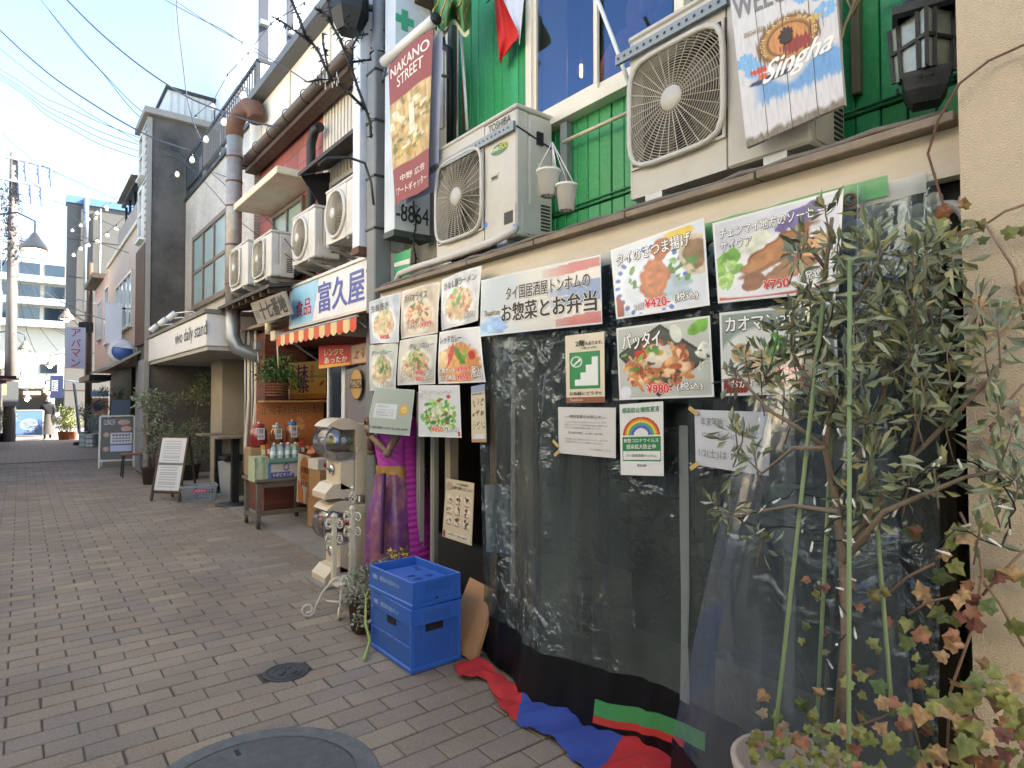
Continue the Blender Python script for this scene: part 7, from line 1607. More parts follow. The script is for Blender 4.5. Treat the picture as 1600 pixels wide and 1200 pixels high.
# boxes, tray, bottles on it
o = thing('blue_carton', 'blue and white drinks carton lying on the trolley', 'box', (2.6, 7.95, .61))
k = MB(); k.bx((2.40, 7.84, .612), (2.84, 8.12, .80)); k.build('carton', M('carton blue', '#4f7fb8', .6, .05, 6), o)
C = Canvas(40, 16, '#c2bcb4', 2.6); C.rect(0, 0, .7, .42, '#39458c'); C.ell(.45, .75, .1, .3, '#39458c', 0, 0); C.ell(.45, .75, .06, .2, '#c2bcb4', 0, 0); C.rect(.6, .3, .78, 1, '#c9b8b0'); fn = frame_fn((2.43, 7.838, .615), (.41, 0, 0), (0, 0, .17), (0, -1, 0)); C.sheet(fn, 'printed_side', M_print('poster print', .5), o); lettering(o, [('リポビタンD', .05, .08, .62, .34, '#dcdcdc', .04)], fn)
o = thing('cloth_box', 'small box wrapped in pale floral cloth at the end of the trolley', 'box', (2.3, 8, .61))
k = MB(); k.grid(lambda s, t: Vector((2.235 + .15 * t + .008 * math.sin(s * 20), 7.83 + .0 + .008 * math.sin(t * 9), .60 + .28 * s)), 10, 8); k.bx((2.25, 7.84, .613), (2.395, 8.1, .88)); k.grid(lambda s, t: Vector((2.235 + .008 * math.sin(t * 22), 7.83 + .28 * t, .58 + .30 * s)), 10, 12); k.build('wrapped_body', M('floral cloth', '#a9b795', .8, .3, 18), o)
tray = MB(); tray.bx((2.40, 7.80, .802), (2.86, 8.1, .815)); tray.bx((2.40, 7.79, .815), (2.86, 7.80, .86)); tray.bx((2.39, 7.79, .802), (2.40, 8.1, .86)); tray.bx((2.86, 7.79, .802), (2.87, 8.1, .86)); tag(tray.build('green_tray', M('tray green', '#6f9a86', .4, .05, 5)), 'pale green plastic tray holding the water bottles', 'tray')
M_PET = M('pet bottle', '#a9bcbc', .12, .1, 12, spec=.8, alpha=.75)
for i in range(4):
    t = thing('water_bottle', ['leftmost', 'second', 'third', 'rightmost'][i] + ' clear water bottle of the row leaning in the tray', 'bottle', (2.47 + i * .09, 7.9, .82), 0, 'bottles in the tray', (-.75, .35)); 
    k = MB(); k.lathe([(0, 0), (.038, 0), (.04, .02), (.036, .05), (.04, .08), (.036, .11), (.04, .14), (.04, .2), (.016, .25), (.014, .265), (0, .265)], n=14); k.build('body', M_PET, t, world=False)
    k = MB(); k.lathe([(0, .266), (.017, .266), (.017, .29), (0, .29)], n=12); k.build('cap', M_WHITEP, t, world=False)
    k = MB(); k.lathe([(.0408, .06), (.0408, .13)], n=14); k.build('band_label', M('pale label', '#b9cfc0', .5, .2, 30), t, world=False)
t = thing('display_crate', 'plain wooden display crate under the jars on the trolley', 'crate', (2.6, 8.28, .612)); k = MB(); k.bx((2.27, 8.14, .613), (2.97, 8.42, .972), .006); k.build('crate_body', M('crate wood', '#9a7d58', .7, .12, 6), t)
def jar(name, label, loc, r, h, c1, lidc, tagged):
    t = thing(name, label, 'jar', loc, 0, 'jars in front of the orange poster')
    k = MB(); k.lathe([(0, .002), (r * .92, .002), (r, .02), (r, h * .72), (r * .62, h * .88), (r * .62, h * .9), (0, h * .9)], n=22); k.build('contents', M('jar ' + c1, c1, .25, .3, 20, spec=.7, coat=.6), t, world=False)
    k = MB(); k.lathe([(r * .66, h * .88), (r * .7, h * .9), (r * .7, h), (0, h)], n=20); k.build('lid', M('lid ' + lidc, lidc, .35, .05, 5), t, world=False)
    k = MB(); k.ball((0, 0, h + .015), .02, 10, 6); k.build('knob', M_ALU, t, world=False)
    if tagged:
        k = MB(); k.bx((-.045, -r - .012, h * .35), (.04, -r - .008, h * .85)); tg_ = k.build('price_tag', M('tag white', '#d2d2ca', .6), t, world=False)
        fn = frame_fn((-.045, -r - .012, h * .35), (.085, 0, 0), (0, 0, h * .5), (0, -1, 0)); k = MB(); put_text(k, '黒糖', fn, .2, .5, .8, .92, .02, .001); put_text(k, '¥100', fn, .15, .1, .85, .4, .02, .001); k.build('lettering', M('print #26262a', '#26262a', .5), tg_, world=False)
    return t
jar('red_jar', 'big glass jar of dark red preserves with price tag on the trolley end', (2.40, 8.26, .974), .105, .29, '#7c1a1c', '#a83a34', True)
jar('snack_jar', 'brown snack jar with white lid behind the water bottles', (2.64, 8.3, .974), .08, .27, '#8a4a2c', '#b9b2a6', True)
jar('snack_jar', 'brown snack jar with blue lid beside the fridge', (2.84, 8.3, .974), .08, .31, '#7a4628', '#3a78b0', True)
t = thing('snack_bag', 'crinkled orange snack bag at the right end of the trolley', 'snack bag', (2.96, 7.9, .82))
k = MB(); k.grid(lambda s, tt: Vector((2.9 + .2 * s + .012 * math.sin(tt * 13), 7.92 - .06 * math.sin(PI * s) * math.sin(PI * tt), .82 + .17 * tt + .012 * math.sin(s * 17))), 12, 10); k.grid(lambda s, tt: Vector((2.9 + .2 * s + .012 * math.sin(tt * 13), 7.92 + .06 * math.sin(PI * s) * math.sin(PI * tt), .82 + .17 * tt + .012 * math.sin(s * 17))), 12, 10); k.build('bag', M('snack bag', '#b5673c', .3, .5, 14, spec=.7), t)
cc_ = ['#c9a03a', '#b8402f', '#3f7a4a', '#c8b8a0', '#4a6fa8', '#c96a4a', '#d8c890']
for i in range(9):
    x_ = 2.42 + i * .062; t = thing('snack_packet', ['first', 'second', 'third', 'fourth', 'fifth', 'sixth', 'seventh', 'eighth', 'ninth'][i] + ' packet from the street in the row leaning before the jars', 'packet', (x_, 8.1, .83), 0, 'packets before the jars', (-.25, 0)); c_ = cc_[i % 7]
    k = MB(); k.box((0, 0, .09), (.054, .022, .18 + .03 * (i % 3)), None, .008); k.build('wrapper', M('packet ' + c_, c_, .35, .2, 14), t, world=False); k = MB(); k.bx((-.018, -.0125, .06), (.018, -.0115, .12)); k.build('front_label', M('packet label', '#d6d2c4', .5, .2, 30), t, world=False)
# hanging orange price board
C = Canvas(30, 70, '#cfc3a8', .33); C.ell(.5, .66, .4, .32, '#c9854a', 0, .05); C.ell(.2, .18, .26, .28, '#c4804a', .2, .05); C.ell(.82, .18, .24, .28, '#c4804a', -.2, .05); C.ell(.5, .16, .08, .2, '#cfc3a8', 0, .05)
printed('price_board', 'narrow orange board with hand-painted price hanging from the trolley', [P(467, 708, y=7.7), P(485, 713, y=7.7), P(487, 790, y=7.7), P(464, 784, y=7.7)], C, [('黒糖飴', .2, .62, .85, .75, '#3a2a1c', .02), ('はと', .3, .5, .6, .58, '#3a2a1c', .02), ('¥100', .2, .34, .8, .46, '#4a4a44', .02)], 'sign')
for i, (x0, y0, z0, w, h, lab) in enumerate(((2.80, 7.25, .03, .36, .34, 'lower cardboard box of the stack beside the capsule machine'), (2.82, 7.27, .374, .34, .36, 'upper cardboard box of the stack beside the capsule machine'))):
    t = thing('cardboard_box', lab, 'box', (x0, y0, z0), 0, 'cardboard boxes by the trolley'); k = MB(); k.bx((0, 0, 0), (w, .36, h), .003); k.build('carton', M('cardboard', '#a07b52', .8, .08, 6, .1, 60), t, world=False)
    k = MB(); k.bx((w * .4, -.002, h - .1), (w * .65, -.0005, h - .07)); k.build('hand_hole', M_BLACK, t, world=False); k = MB(); k.bx((w / 2 - .03, -.0015, 0), (w / 2 + .03, -.0005, h * .3)); k.build('tape', M('brown tape', '#b0905e', .3), t, world=False)
t = thing('apple_carton', 'flat white carton with red apple print on the cardboard boxes', 'box', (2.86, 7.3, .74)); k = MB(); k.bx((2.80, 7.28, .736), (3.2, 7.6, .86)); k.build('carton', M('carton white', '#c4beb4', .7, .05, 5), t)
for a in (2.9, 3.05): k = MB(); k.lathe([(0, 0), (.03, 0)], (a, 7.278, .79), 14, (0, 1, 0)); k.build('apple_print', M('apple red', '#b03a3a', .6), t)
# wall meters and lamps on the brick pier
for i, (nm, lab, cat, u, v, s_) in enumerate((('wall_lamp', 'white cylinder wall lamp under the carved board', 'lamp', 420, 512, (.1, .1, .17)), ('meter_box', 'beige square meter box on the brick pier', 'meter', 433, 525, (.12, .16, .13)), ('switch_box', 'grey switch box low on the brick pier', 'switch box', 403, 540, (.1, .1, .12)))):
    p = P(u, v, x=2.52); o = MB()
    if i == 0: o.lathe([(0, -.09), (.045, -.085), (.05, .07), (.035, .09), (0, .09)], p, 16); o.beam(p, p + Vector((.12, 0, .05)), .02, .02)
    else: o.box(p, s_, None, .01); o.tube([p + Vector((0, 0, -.05)), p + Vector((.02, 0, -.4))], .01, 6)
    tag(o.build(nm, M('lamp cream', '#d8cdb0', .5) if i < 2 else M_GALV), lab, cat)
for i in range(4):
    o = MB(); x_ = 2.52 + .03 * i; yy = 9.35 - .06 * i; o.tube([(x_, yy, 2.6), (x_ + .01, yy, 1.6), (x_ - .03 * (i % 2), yy, .9), (x_, yy, .55)], .016 + .006 * (i % 2), 8); tag(o.build('wall_conduit', M_CREAM if i % 2 else M_GALV), ['first steel', 'first cream', 'second steel', 'second cream'][i] + ' conduit counting from the bar at the brick pier', 'conduit', 'conduits at the brick pier')

# ================================================================ street furniture in front of the bar
def a_board(name, label, loc, rz, w, h, frame, face, cols=None, rows=(), lean=.16, legs=True):
    t = thing(name, label, 'sandwich board', loc, rz); R = Matrix.Rotation(-lean, 3, 'X')
    f_ = lambda s, q, off=0.: R @ Vector((-w / 2 + w * s, -.0 - off, h * q)) + Vector((0, -.2, .0))
    for s_ in (-1, 1):
        k = MB(); k.beam(f_(.5 + s_ * .5, 0), f_(.5 + s_ * .5, 1), .035, .025, (0, 1, 0)); k.build('rail', frame, t, world=False)
        k = MB(); k.beam(Vector((s_ * w * .46, .22, 0)), f_(.5 + s_ * .46, .98) + Vector((0, .03, 0)), .03, .022, (0, 1, 0)); k.build('back_leg', frame, t, world=False)
    for q in (.14, 1): k = MB(); k.beam(f_(.03, q), f_(.97, q), .025, .035, (0, 0, 1)); k.build('cross_rail', frame, t, world=False)
    C = cols or Canvas(8, 8, face); 
    g_ = lambda s, q, off=0.: f_(.04 + .92 * s, .17 + .8 * q, off + .004)
    mb = MB(); mb.grid(lambda a, b: g_(a, b, 0), C.nx, C.ny); cc = np.concatenate([C.a, np.ones_like(C.a[..., :1])], -1).reshape(-1, 4); mb.build('panel', M_print('board panel', .35), t, world=False, cols=np.clip(cc, 0, 1))
    if rows: lettering(t, rows, g_, world=False)
    return t
p = P(262, 784, z=0)
C = Canvas(30, 60, '#d0d2d4', .5); C.rect(.02, .47, .98, .53, '#6a6e72')
for j in range(9): C.rect(.12, .92 - j * .045, .8, .935 - j * .045, '#9a9ca0'); C.rect(.12, .42 - j * .045, .8, .435 - j * .045, '#9a9ca0')
a_board('menu_board', 'leaning wooden sandwich board with two white menu sheets before the bar', (p.x + .12, p.y + .15, 0), -.9, .5, 1.02, M_WOODD, '#4a4038', C, lean=.2)
p = P(189, 729, z=0)
C = Canvas(50, 60, '#2e3434', .75); C.ell(.7, .88, .2, .07, '#b08a78', 0, .2); C.ell(.78, .72, .18, .07, '#b89080', 0, .2); C.rect(.3, .36, .97, .62, '#b9bcc8'); C.rect(.3, .17, .97, .32, '#aab4d8'); C.ell(.16, .58, .1, .06, '#a88a7c', 0, .2); C.ell(.16, .24, .1, .06, '#a88a7c', 0, .2)
for j in range(3):
    for i in range(6): C.rect(.36 + i * .1, .55 - j * .07, .42 + i * .1, .585 - j * .07, '#4a4c58')
a_board('lunch_board', 'white framed sandwich board with dark lunch poster in mid lane', (p.x - .08, p.y, 0), -.15, .68, 1.2, M_WHITEP, '#2e3434', C, [('LUNCH', .08, .82, .42, .95, '#c8ccd4', .01)])
t = thing('blue_plaque', 'small blue-grey plaque standing on the lunch board', 'plaque', (p.x - .05, p.y - .02, 1.2)); k = MB(); k.bx((p.x - .2, p.y - .04, 1.205), (p.x + .16, p.y - .01, 1.56), .006); k.build('plate', M('plaque blue', '#4c5f78', .5, .05, 4), t)
p = P(45, 688, z=0); C = Canvas(30, 36, '#5a78a8', .8); C.ell(.5, .45, .36, .25, '#9aa4b4', 0, .2); C.ell(.5, .45, .28, .18, '#7888a8', 0, .4)
a_board('left_sandwich_board', 'blue sandwich board with plate picture at the left side of the lane', (p.x, p.y, 0), 0, .86, 1.15, M_WHITEP, '#5a78a8', C)
# grey basket
p = P(312, 784, z=0); bk = thing('shopping_basket', 'grey perforated plastic basket with pink label beside the menu board', 'basket', (p.x, p.y + .1, 0), -.12)
M_BK = M('basket grey', '#8f979c', .5, .05, 5)
L_, W_, H_ = .5, .32, .24
for (a, b_) in (((-1, -1), (1, -1)), ((1, -1), (1, 1)), ((1, 1), (-1, 1)), ((-1, 1), (-1, -1))):
    lo0, lo1 = Vector((a[0] * L_ * .43, a[1] * W_ * .42, .005)), Vector((b_[0] * L_ * .43, b_[1] * W_ * .42, .005)); hi0, hi1 = Vector((a[0] * L_ / 2, a[1] * W_ / 2, H_)), Vector((b_[0] * L_ / 2, b_[1] * W_ / 2, H_)); k = MB()
    for j in range(13): t_ = j / 12; k.beam(lo0.lerp(lo1, t_), hi0.lerp(hi1, t_), .008, .008)
    for j in range(7): t_ = j / 6; k.beam(lo0.lerp(hi0, t_), lo1.lerp(hi1, t_), .008, .009)
    k.beam(hi0, hi1, .024, .03); k.build('lattice_side', M_BK, bk, world=False)
k = MB(); k.bx((-L_ * .43, -W_ * .42, .004), (L_ * .43, W_ * .42, .01)); k.build('floor', M_BK, bk, world=False)
k = MB(); k.bx((-.1, -W_ / 2 - .008, .15), (.12, -W_ / 2 - .003, .2)); k.build('pink_label', M('pink label', '#c05a7a', .5), bk, world=False)
fn = frame_fn((-.1, -W_ / 2 - .008, .15), (.22, 0, 0), (0, 0, .05), (0, -1, 0)); lettering(bk, [('カクヤス', .2, .2, .85, .8, '#e8dce0', .02)], fn, world=False)
# standing tables
for i, (u, v, hh, lab) in enumerate(((372, 788, 1.02, 'nearer round-footed standing table with square wooden top outside the bar'), (345, 768, .98, 'farther standing table under the bar canopy'))):
    p = P(u, v, z=0); t = thing('standing_table', lab, 'table', (p.x - .05, p.y, 0), 0, 'standing tables at the bar')
    k = MB(); k.box((0, 0, hh), (.6, .5, .035), None, .004); k.build('top', M('table top', '#7d6f60', .6, .12, 6, stretch=(1, .2, 1)), t, world=False)
    k = MB(); k.bx((-.05, -.05, .03), (.05, .05, hh - .02), .004); k.build('column', M_BLACK, t, world=False); k = MB(); k.lathe([(0, .012), (.27, .012), (.27, .02), (.06, .04), (0, .04)], n=28); k.build('foot', M_DARK, t, world=False)
p = P(366, 776, z=0); bi = thing('plastic_bin', 'pale grey plastic bin with black lid outside the bar', 'bin', (p.x + .03, p.y + .15, .012))
k = MB(); k.lathe([(0, 0), (.20, 0), (.25, .56), (0, .56)], n=4, smooth=False); k.v = [((x * math.cos(PI / 4) - y * math.sin(PI / 4)), (x * math.sin(PI / 4) + y * math.cos(PI / 4)) * 1.1, z) for x, y, z in k.v]; k.build('body', M('bin grey', '#a9adae', .5, .06, 5, dirt=.3), bi, world=False)
k = MB(); k.box((0, 0, .60), (.39, .42, .07), None, .02); k.box((0, 0, .645), (.3, .34, .03), None, .01); k.build('lid', M_BLACK, bi, world=False)
# shrubs and plants along the lane
def bush(name, label, loc, h, r, n, mat, pot=True, potc='#7a5a44', L=.07, group='shrubs along the lane'):
    t = thing(name, label, 'shrub', loc, 0, group); b = Vector(loc)
    if pot: k = MB(); k.lathe([(0, 0), (r * .42, 0), (r * .55, .3), (r * .6, .31), (r * .48, .31), (r * .45, .26)], b, 18); k.build('pot', M('pot ' + potc, potc, .8, .12, 6), t)
    cs = [(b + Vector((random.uniform(-r, r) * .8, random.uniform(-r, r) * .8, .45 + (h - .55) * random.random())), r * random.uniform(.35, .6)) for _ in range(14)]
    for c, rr_ in cs[:7]: k = MB(); k.tube([b + Vector((0, 0, .2)), b.lerp(c, .55) + Vector((0, 0, .08)), c], [.012, .009, .004], 5); k.build('stem', M_BARK, t)
    k = MB(); leaf_cloud(k, cs, n, L * .85, L * .34, r * .45); k.build('foliage', mat, t, kind='stuff'); return t
p = P(285, 752, z=0); bush('bay_shrub', 'tall dusty green shrub before the dark side wall of the bar', (p.x + .1, p.y + .2, 0), 2.15, .48, 90, M_OLIVE2, potc='#3a3632', L=.1)
for i, (u, v, h, r, lab) in enumerate(((236, 756, 1.9, .3, 'shrub at the foot of the stained wall'), (200, 708, 1.9, .35, 'green shrub behind the lunch board'), (174, 706, 2.0, .38, 'tall shrub in the big terracotta tub'), (140, 692, 1.6, .35, 'bushy shrub behind the steel kegs'), (112, 687, 1.3, .3, 'bamboo-like plant in the rightmost of three terracotta pots'), (105, 687, 1.3, .28, 'leafy plant in the middle of three terracotta pots'), (97, 687, 1.1, .26, 'low plant in the leftmost of three terracotta pots'), (8, 690, 1.4, .35, 'shrub at the left margin beyond the blue board'))):
    p = P(u, v, z=0); bush('lane_shrub', lab, (p.x, p.y, 0), h, r, 34, M_OLIVE if i < 4 else M_rand('yellowish leaves', ['#8f9a5a', '#a3a866', '#7a8a4a', '#b0b078'], .5, .1, 60), potc='#a5694a' if i in (2, 4, 5, 6) else '#4a4038', L=.1)  # lighter yellow-green leaf tones on the far plants
p = P(216, 744, z=0); so = thing('wooden_bench', 'small brown bench on thin legs beside the lunch board', 'bench', (p.x, p.y, 0)); k = MB(); k.bx((p.x - .3, p.y - .15, .44), (p.x + .35, p.y + .2, .47), .004); k.build('seat', M('red brown seat', '#7d4f3c', .6, .1, 5), so)
for a in (-.26, .31):
    for b_ in (-.1, .15): k = MB(); k.tube([(p.x + a, p.y + b_, .44), (p.x + a * 1.1, p.y + b_ * 1.2, .0)], .012, 6); k.build('leg', M_BLACK, so)
for i, (u, r, h) in enumerate(((130, .13, .5), (143, .2, .42))):
    p = P(u, 698, z=0); t = thing('steel_keg', ['slim stacked steel keg beside the bigger keg', 'wide steel beer keg beside the terracotta tub'][i], 'keg', p, 0, 'kegs'); k = MB(); k.lathe([(0, 0), (r, 0), (r, .04), (r * .94, .06), (r * .94, h * .3), (r, h * .33), (r, h * .37), (r * .94, h * .4), (r * .94, h * .7), (r, h * .73), (r, h * .77), (r * .94, h * .8), (r * .94, h - .04), (r, h - .02), (r, h), (r * .9, h), (r * .88, h - .03), (0, h - .03)], n=20); k.build('drum', M_ALU, t, world=False)
p = P(146, 690, z=0); t = thing('drinks_cabinet', 'pale cabinet with orange and navy round poster on top', 'cabinet', p); k = MB(); k.bx((-.2, 0, .1), (.45, .5, 1.0), .01); k.build('cabinet', M('cabinet pale', '#9fb4b8', .5), t, world=False); k = MB(); k.bx((-.2, .1, 1.01), (.45, .14, 1.6)); k.build('poster', M('poster orange', '#c98a6c', .6), t, world=False); k = MB(); k.lathe([(0, 0), (.2, 0)], (.15, .095, 1.32), 24, (0, 1, 0)); k.build('round_print', M('print navy', '#3a3f5a', .6), t, world=False); k = MB(); k.bx((-.2, .05, 1.65), (.45, .45, 1.85)); k.build('top_sign', M('sign blue grey', '#7f96b8', .5), t, world=False)
t = thing('lane_flag', 'narrow white feather flag on a dark base by the kegs', 'flag', P(126, 695, z=0)); p = P(126, 695, z=0); k = MB(); k.grid(lambda s, q: P(115 + 6 * q + 6 * s * (1 - .5 * (1 - q)), 600 + q * 78, y=p.y), 4, 10); k.build('cloth', M('flag pale', '#c3c9d4', .7), t); k = MB(); k.tube([p, P(114, 598, y=p.y)], .015, 6); k.build('pole', M_DARK, t); k = MB(); k.lathe([(0, 0), (.22, 0), (.2, .1), (0, .14)], p, 16); k.build('base', M_BLACK, t)

# ================================================================ signs and front of the houses beyond
def hang_sign(name, label, x0, x1, y_, z0, z1, mat, rows=(), thick=.12, stay=True):
    t = thing(name, label, 'sign', ((x0 + x1) / 2, y_, z0)); k = MB(); k.bx((x0, y_, z0), (x1, y_ + thick, z1), .006); k.build('box', mat, t)
    if rows: lettering(t, rows, frame_fn((x0, y_, z0), (x1 - x0, 0, 0), (0, 0, z1 - z0), (0, -1, 0)))
    if stay:
        for z in (z0 + .1 * (z1 - z0), z1 - .1 * (z1 - z0)): k = MB(); k.bx((x1, y_ + .04, z - .02), (2.02, y_ + .08, z + .02)); k.build('stay', M_DARK, t)
    return t
y_ = 27.0; a, b_ = P(102, 575, y=y_), P(134, 512, y=y_)
hang_sign('vertical_sign', 'pale vertical sign with four red katakana far down the lane', a.x, b_.x, y_, a.z, b_.z, M('sign pale blue', '#b4bcce', .5, .03, 4), [(ch, .28, .77 - i * .245, .75, .95 - i * .245, '#a82c3c', .02) for i, ch in enumerate('アパマン')])
y_ = 17.8; a, b_ = P(165, 537, y=y_), P(191, 475, y=y_)
hang_sign('blank_white_sign', 'blank white projecting sign on the peach house', a.x, b_.x, y_, a.z, b_.z, M('bright white sign', '#e3e5ea', .4, .02, 4))
rsn = thing('round_blue_sign', 'round blue and white sign over the noren entrance', 'sign', P(191, 549, y=15.95)); c = P(191, 549, y=15.95)
for r, dy_, m_, nm in ((.26, 0, M('round white', '#c9ced4', .4), 'rim'), (.2, -.03, M('round blue', '#3c5a9a', .4), 'disc')): k = MB(); k.lathe([(0, -.0), (r, 0), (r, .1), (0, .1)], c + Vector((0, dy_, 0)), 32, (0, 1, 0)); k.build(nm, m_, rsn)
k = MB(); k.add([c + Vector((.2 * math.cos(a_), -.035, .2 * math.sin(a_))) for a_ in [.3 + i * .26 for i in range(10)]], [tuple(range(10))]); k.build('white_wave', M('round white', '#c9ced4'), rsn); k = MB(); k.beam(c, (2.0, 16.0, c.z), .03, .03); k.build('stay', M_DARK, rsn)
en_ = thing('entrance_awning', 'weathered sloping awning with dark noren over the entrance', 'awning', (1.95, 17.2, 2.2)); k = MB(); k.add([(1.5, 15.3, 2.3), (1.5, 20.7, 2.3), (2.0, 20.7, 2.62), (2.0, 15.3, 2.62), (1.5, 15.3, 2.25), (1.5, 20.7, 2.25), (2.0, 20.7, 2.57), (2.0, 15.3, 2.57)], [(0, 1, 2, 3), (4, 7, 6, 5), (0, 4, 5, 1), (0, 3, 7, 4), (1, 5, 6, 2)]); k.build('roof', M('old awning', '#8d8878', .8, .15, 5), en_)
for i in range(5): k = MB(); k.grid(lambda s, q: Vector((2.35 + .01 * math.sin(s * 7), 16.9 + i * .32 + .3 * s, 2.15 - .5 * q)), 5, 4); k.build('noren_panel', M('noren indigo', '#2c3140', .85, .1, 6), en_)
for yy in (15.6, 18.9): k = MB(); k.bx((2.4, yy, 0.0), (2.46, yy + .06, 2.5)); k.build('post', M_CREAM, en_)
gsn = thing('green_shop_front', 'dark green shop front with flat black canopy far down the lane', 'shop front', (1.95, 23.5, 0)); k = MB(); k.bx((2.5, 20.8, 0), (2.59, 24.8, 2.49)); k.build('front', M('dark green', '#26382e', .7, .15, 3), gsn); k = MB(); k.bx((1.5, 20.9, 2.1), (2.02, 24.8, 2.26)); k.build('canopy', M_BLACK, gsn)
y_ = 31; a, b_ = P(78, 622, y=y_), P(99, 587, y=y_); hang_sign('navy_sign', 'small navy sign with white characters near the lane end', a.x, b_.x, y_, a.z, b_.z, M('navy', '#2a3558', .5), [('居酒屋', .1, .3, .6, .8, '#b8c0d4', .02)], stay=False)
y_ = 31; a, b_ = P(74, 630, y=y_), P(86, 618, y=y_); hang_sign('pale_sign', 'small pale blue sign with green mark above the walking person', a.x, b_.x, y_ + .3, a.z - .15, b_.z, M('pale blue', '#a9c0cc', .5), stay=False)
for i, (u0, v0, u1, v1, c_, lab, tx) in enumerate(((-6, 600, 10, 590, '#a9b4c8', 'pale box sign on the left shop front', 'pot'), (-6, 575, 3, 555, '#e8c04a', 'small yellow lit sign at the left margin', ''), (4, 617, 10, 600, '#e86a3a', 'orange lit lantern sign at the left margin', ''))):
    y_ = 26.5; a, b_ = P(u0, v0, y=y_), P(u1, v1, y=y_); t = thing('left_box_sign', lab, 'sign', a, 0, 'signs at the left margin'); k = MB(); k.bx((a.x, y_, a.z), (b_.x, y_ + .15, b_.z)); k.build('box', M('left sign ' + c_, c_, .5, .03, 4, emit=0 if i == 0 else 2.5), t)
    if tx: lettering(t, [(tx, .35, .3, .95, .75, '#3a4a6a', .02)], frame_fn((a.x, y_, a.z), (b_.x - a.x, 0, 0), (0, 0, b_.z - a.z), (0, -1, 0)))
ls = thing('left_shop_front', 'dark shop front under the tall block at the left margin', 'shop front', (-.6, 27, 0)); k = MB(); k.bx((-.66, 24.7, 0), (-.56, 33.8, 2.9)); k.build('front', M('left front', '#3b3a3c', .6, .2, 2), ls); k = MB(); k.bx((-.56, 25, 2.2), (-.1, 26.4, 2.3)); k.build('canopy', M_BLACK, ls)

# ================================================================ utility pole, lamps
up = thing('utility_pole', 'concrete utility pole with crossarms and insulators at the left margin', 'utility pole', (-.3, 29.4, 0)); pb_ = P(14, 690, z=0); zt2 = P(15, 238, y=pb_.y).z
k = MB(); k.tube([(pb_.x, pb_.y, 0), (pb_.x, pb_.y, zt2)], [.19, .13], 14); k.build('pole', M('pole concrete', '#7a736e', .85, .1, 4, dirt=.3), up)
for (v, ul, ur, vv) in ((245, 8, 83, 262), (279, 2, 68, 292)):
    a, b_ = P(ul, v, y=pb_.y - .15), P(ur, vv, y=pb_.y - .15); k = MB(); k.beam(a, b_, .09, .09); arm = k.build('crossarm', M('arm grey', '#8a8f9c', .6), up)
    for q in (.42, .7, .95):
        c = a.lerp(b_, q); k = MB(); k.lathe([(0, 0), (.07, -.05), (.05, -.15), (.09, -.2), (.05, -.3), (.09, -.35), (.03, -.5), (.02, -.75), (0, -.75)], c, 10); k.build('insulator', M('insulator', '#7d88a8', .4), arm)
k = MB(); leaf_cloud(k, [(P(12 + random.uniform(-9, 12), v, y=pb_.y - .1), .3) for v in range(300, 400, 8)], 40, .25, .05, .3); k.build('bundled_wires', M_rand('wire bundle', ['#4a4648', '#6a625e', '#3a3a44', '#8a7a6a'], .7), up, kind='stuff')
k = MB(); k.bx((pb_.x - .2, pb_.y - .25, 1.3), (pb_.x + .25, pb_.y - .1, 2.2)); k.build('equipment_box', M_GREYP, up)
rp = thing('wooden_pole', 'slim dark pole with black boxes beside the vertical sign', 'utility pole', (1.9, 27.7, 0)); p = P(137, 690, z=0); k = MB(); k.tube([(p.x, p.y, 0), (p.x, p.y, 6.6)], [.12, .09], 10); k.build('pole', M_WOODD, rp); k = MB(); k.bx((p.x - .35, p.y - .3, P(140, 520, y=p.y).z), (p.x + .1, p.y - .1, P(140, 505, y=p.y).z)); k.build('black_box', M_BLACK, rp)
k = MB()
for i in range(6): q = P(134, 560 - i * 14, y=p.y); k.tube([q, q + Vector((random.uniform(-1.2, .3), 0, .4)), q + Vector((random.uniform(-1.8, -.4), 0, .9))], [.02, .014, .005], 4)
k.build('bare_twigs', M_BARK, rp, kind='stuff')
def street_lamp(label, u, v, y_, s_, lit, side):
    c = P(u, v, y=y_); t = thing('lane_lamp', label, 'street lamp', c, 0, 'lane lamps'); k = MB(); k.lathe([(.03, .28), (.06, .24), (.1, .16), (.2, .02), (.22, -.06), (.2, -.06), (.09, .14)], c, 20); k.v = [tuple(c + (Vector(q) - c) * s_) for q in k.v]; k.build('shade', M('lamp shade', '#8c8478', .5, .1, 5), t)
    k = MB(); k.ball(c + Vector((0, 0, -.07)), .085 * s_, 12, 8); k.build('bulb', M('lamp bulb', '#ffd9a0', .4, emit=22), t)
    k = MB(); k.tube([c + Vector((0, 0, .26 * s_)), c + Vector((0, 0, .5 * s_)), c + Vector((side * .4, 0, .62 * s_)), c + Vector((side * 1.2, 0, .45 * s_))], .025, 7); k.build('arm', M('lamp arm', '#33425e', .5), t)
street_lamp('big glass shade street lamp on the left utility pole', 54, 386, 22.5, 1.5, 1, -1)
street_lamp('lit lamp hanging before the far office building', 104, 496, 29.5, 1.2, 1, 1); street_lamp('lit lamp on the left side above the blue board', 39, 545, 30.5, 1.1, 1, -1); street_lamp('small lit lamp in the middle of the far lane', 78, 570, 33, .8, 1, 1)
street_lamp('small lit lamp low beside the left pole', 32, 593, 33, .7, 1, -1); street_lamp('small lit lamp low right of the lane centre', 71, 608, 33, .7, 1, 1); street_lamp('lowest small lit lamp near the walking person', 42, 622, 33, .7, 1, -1)

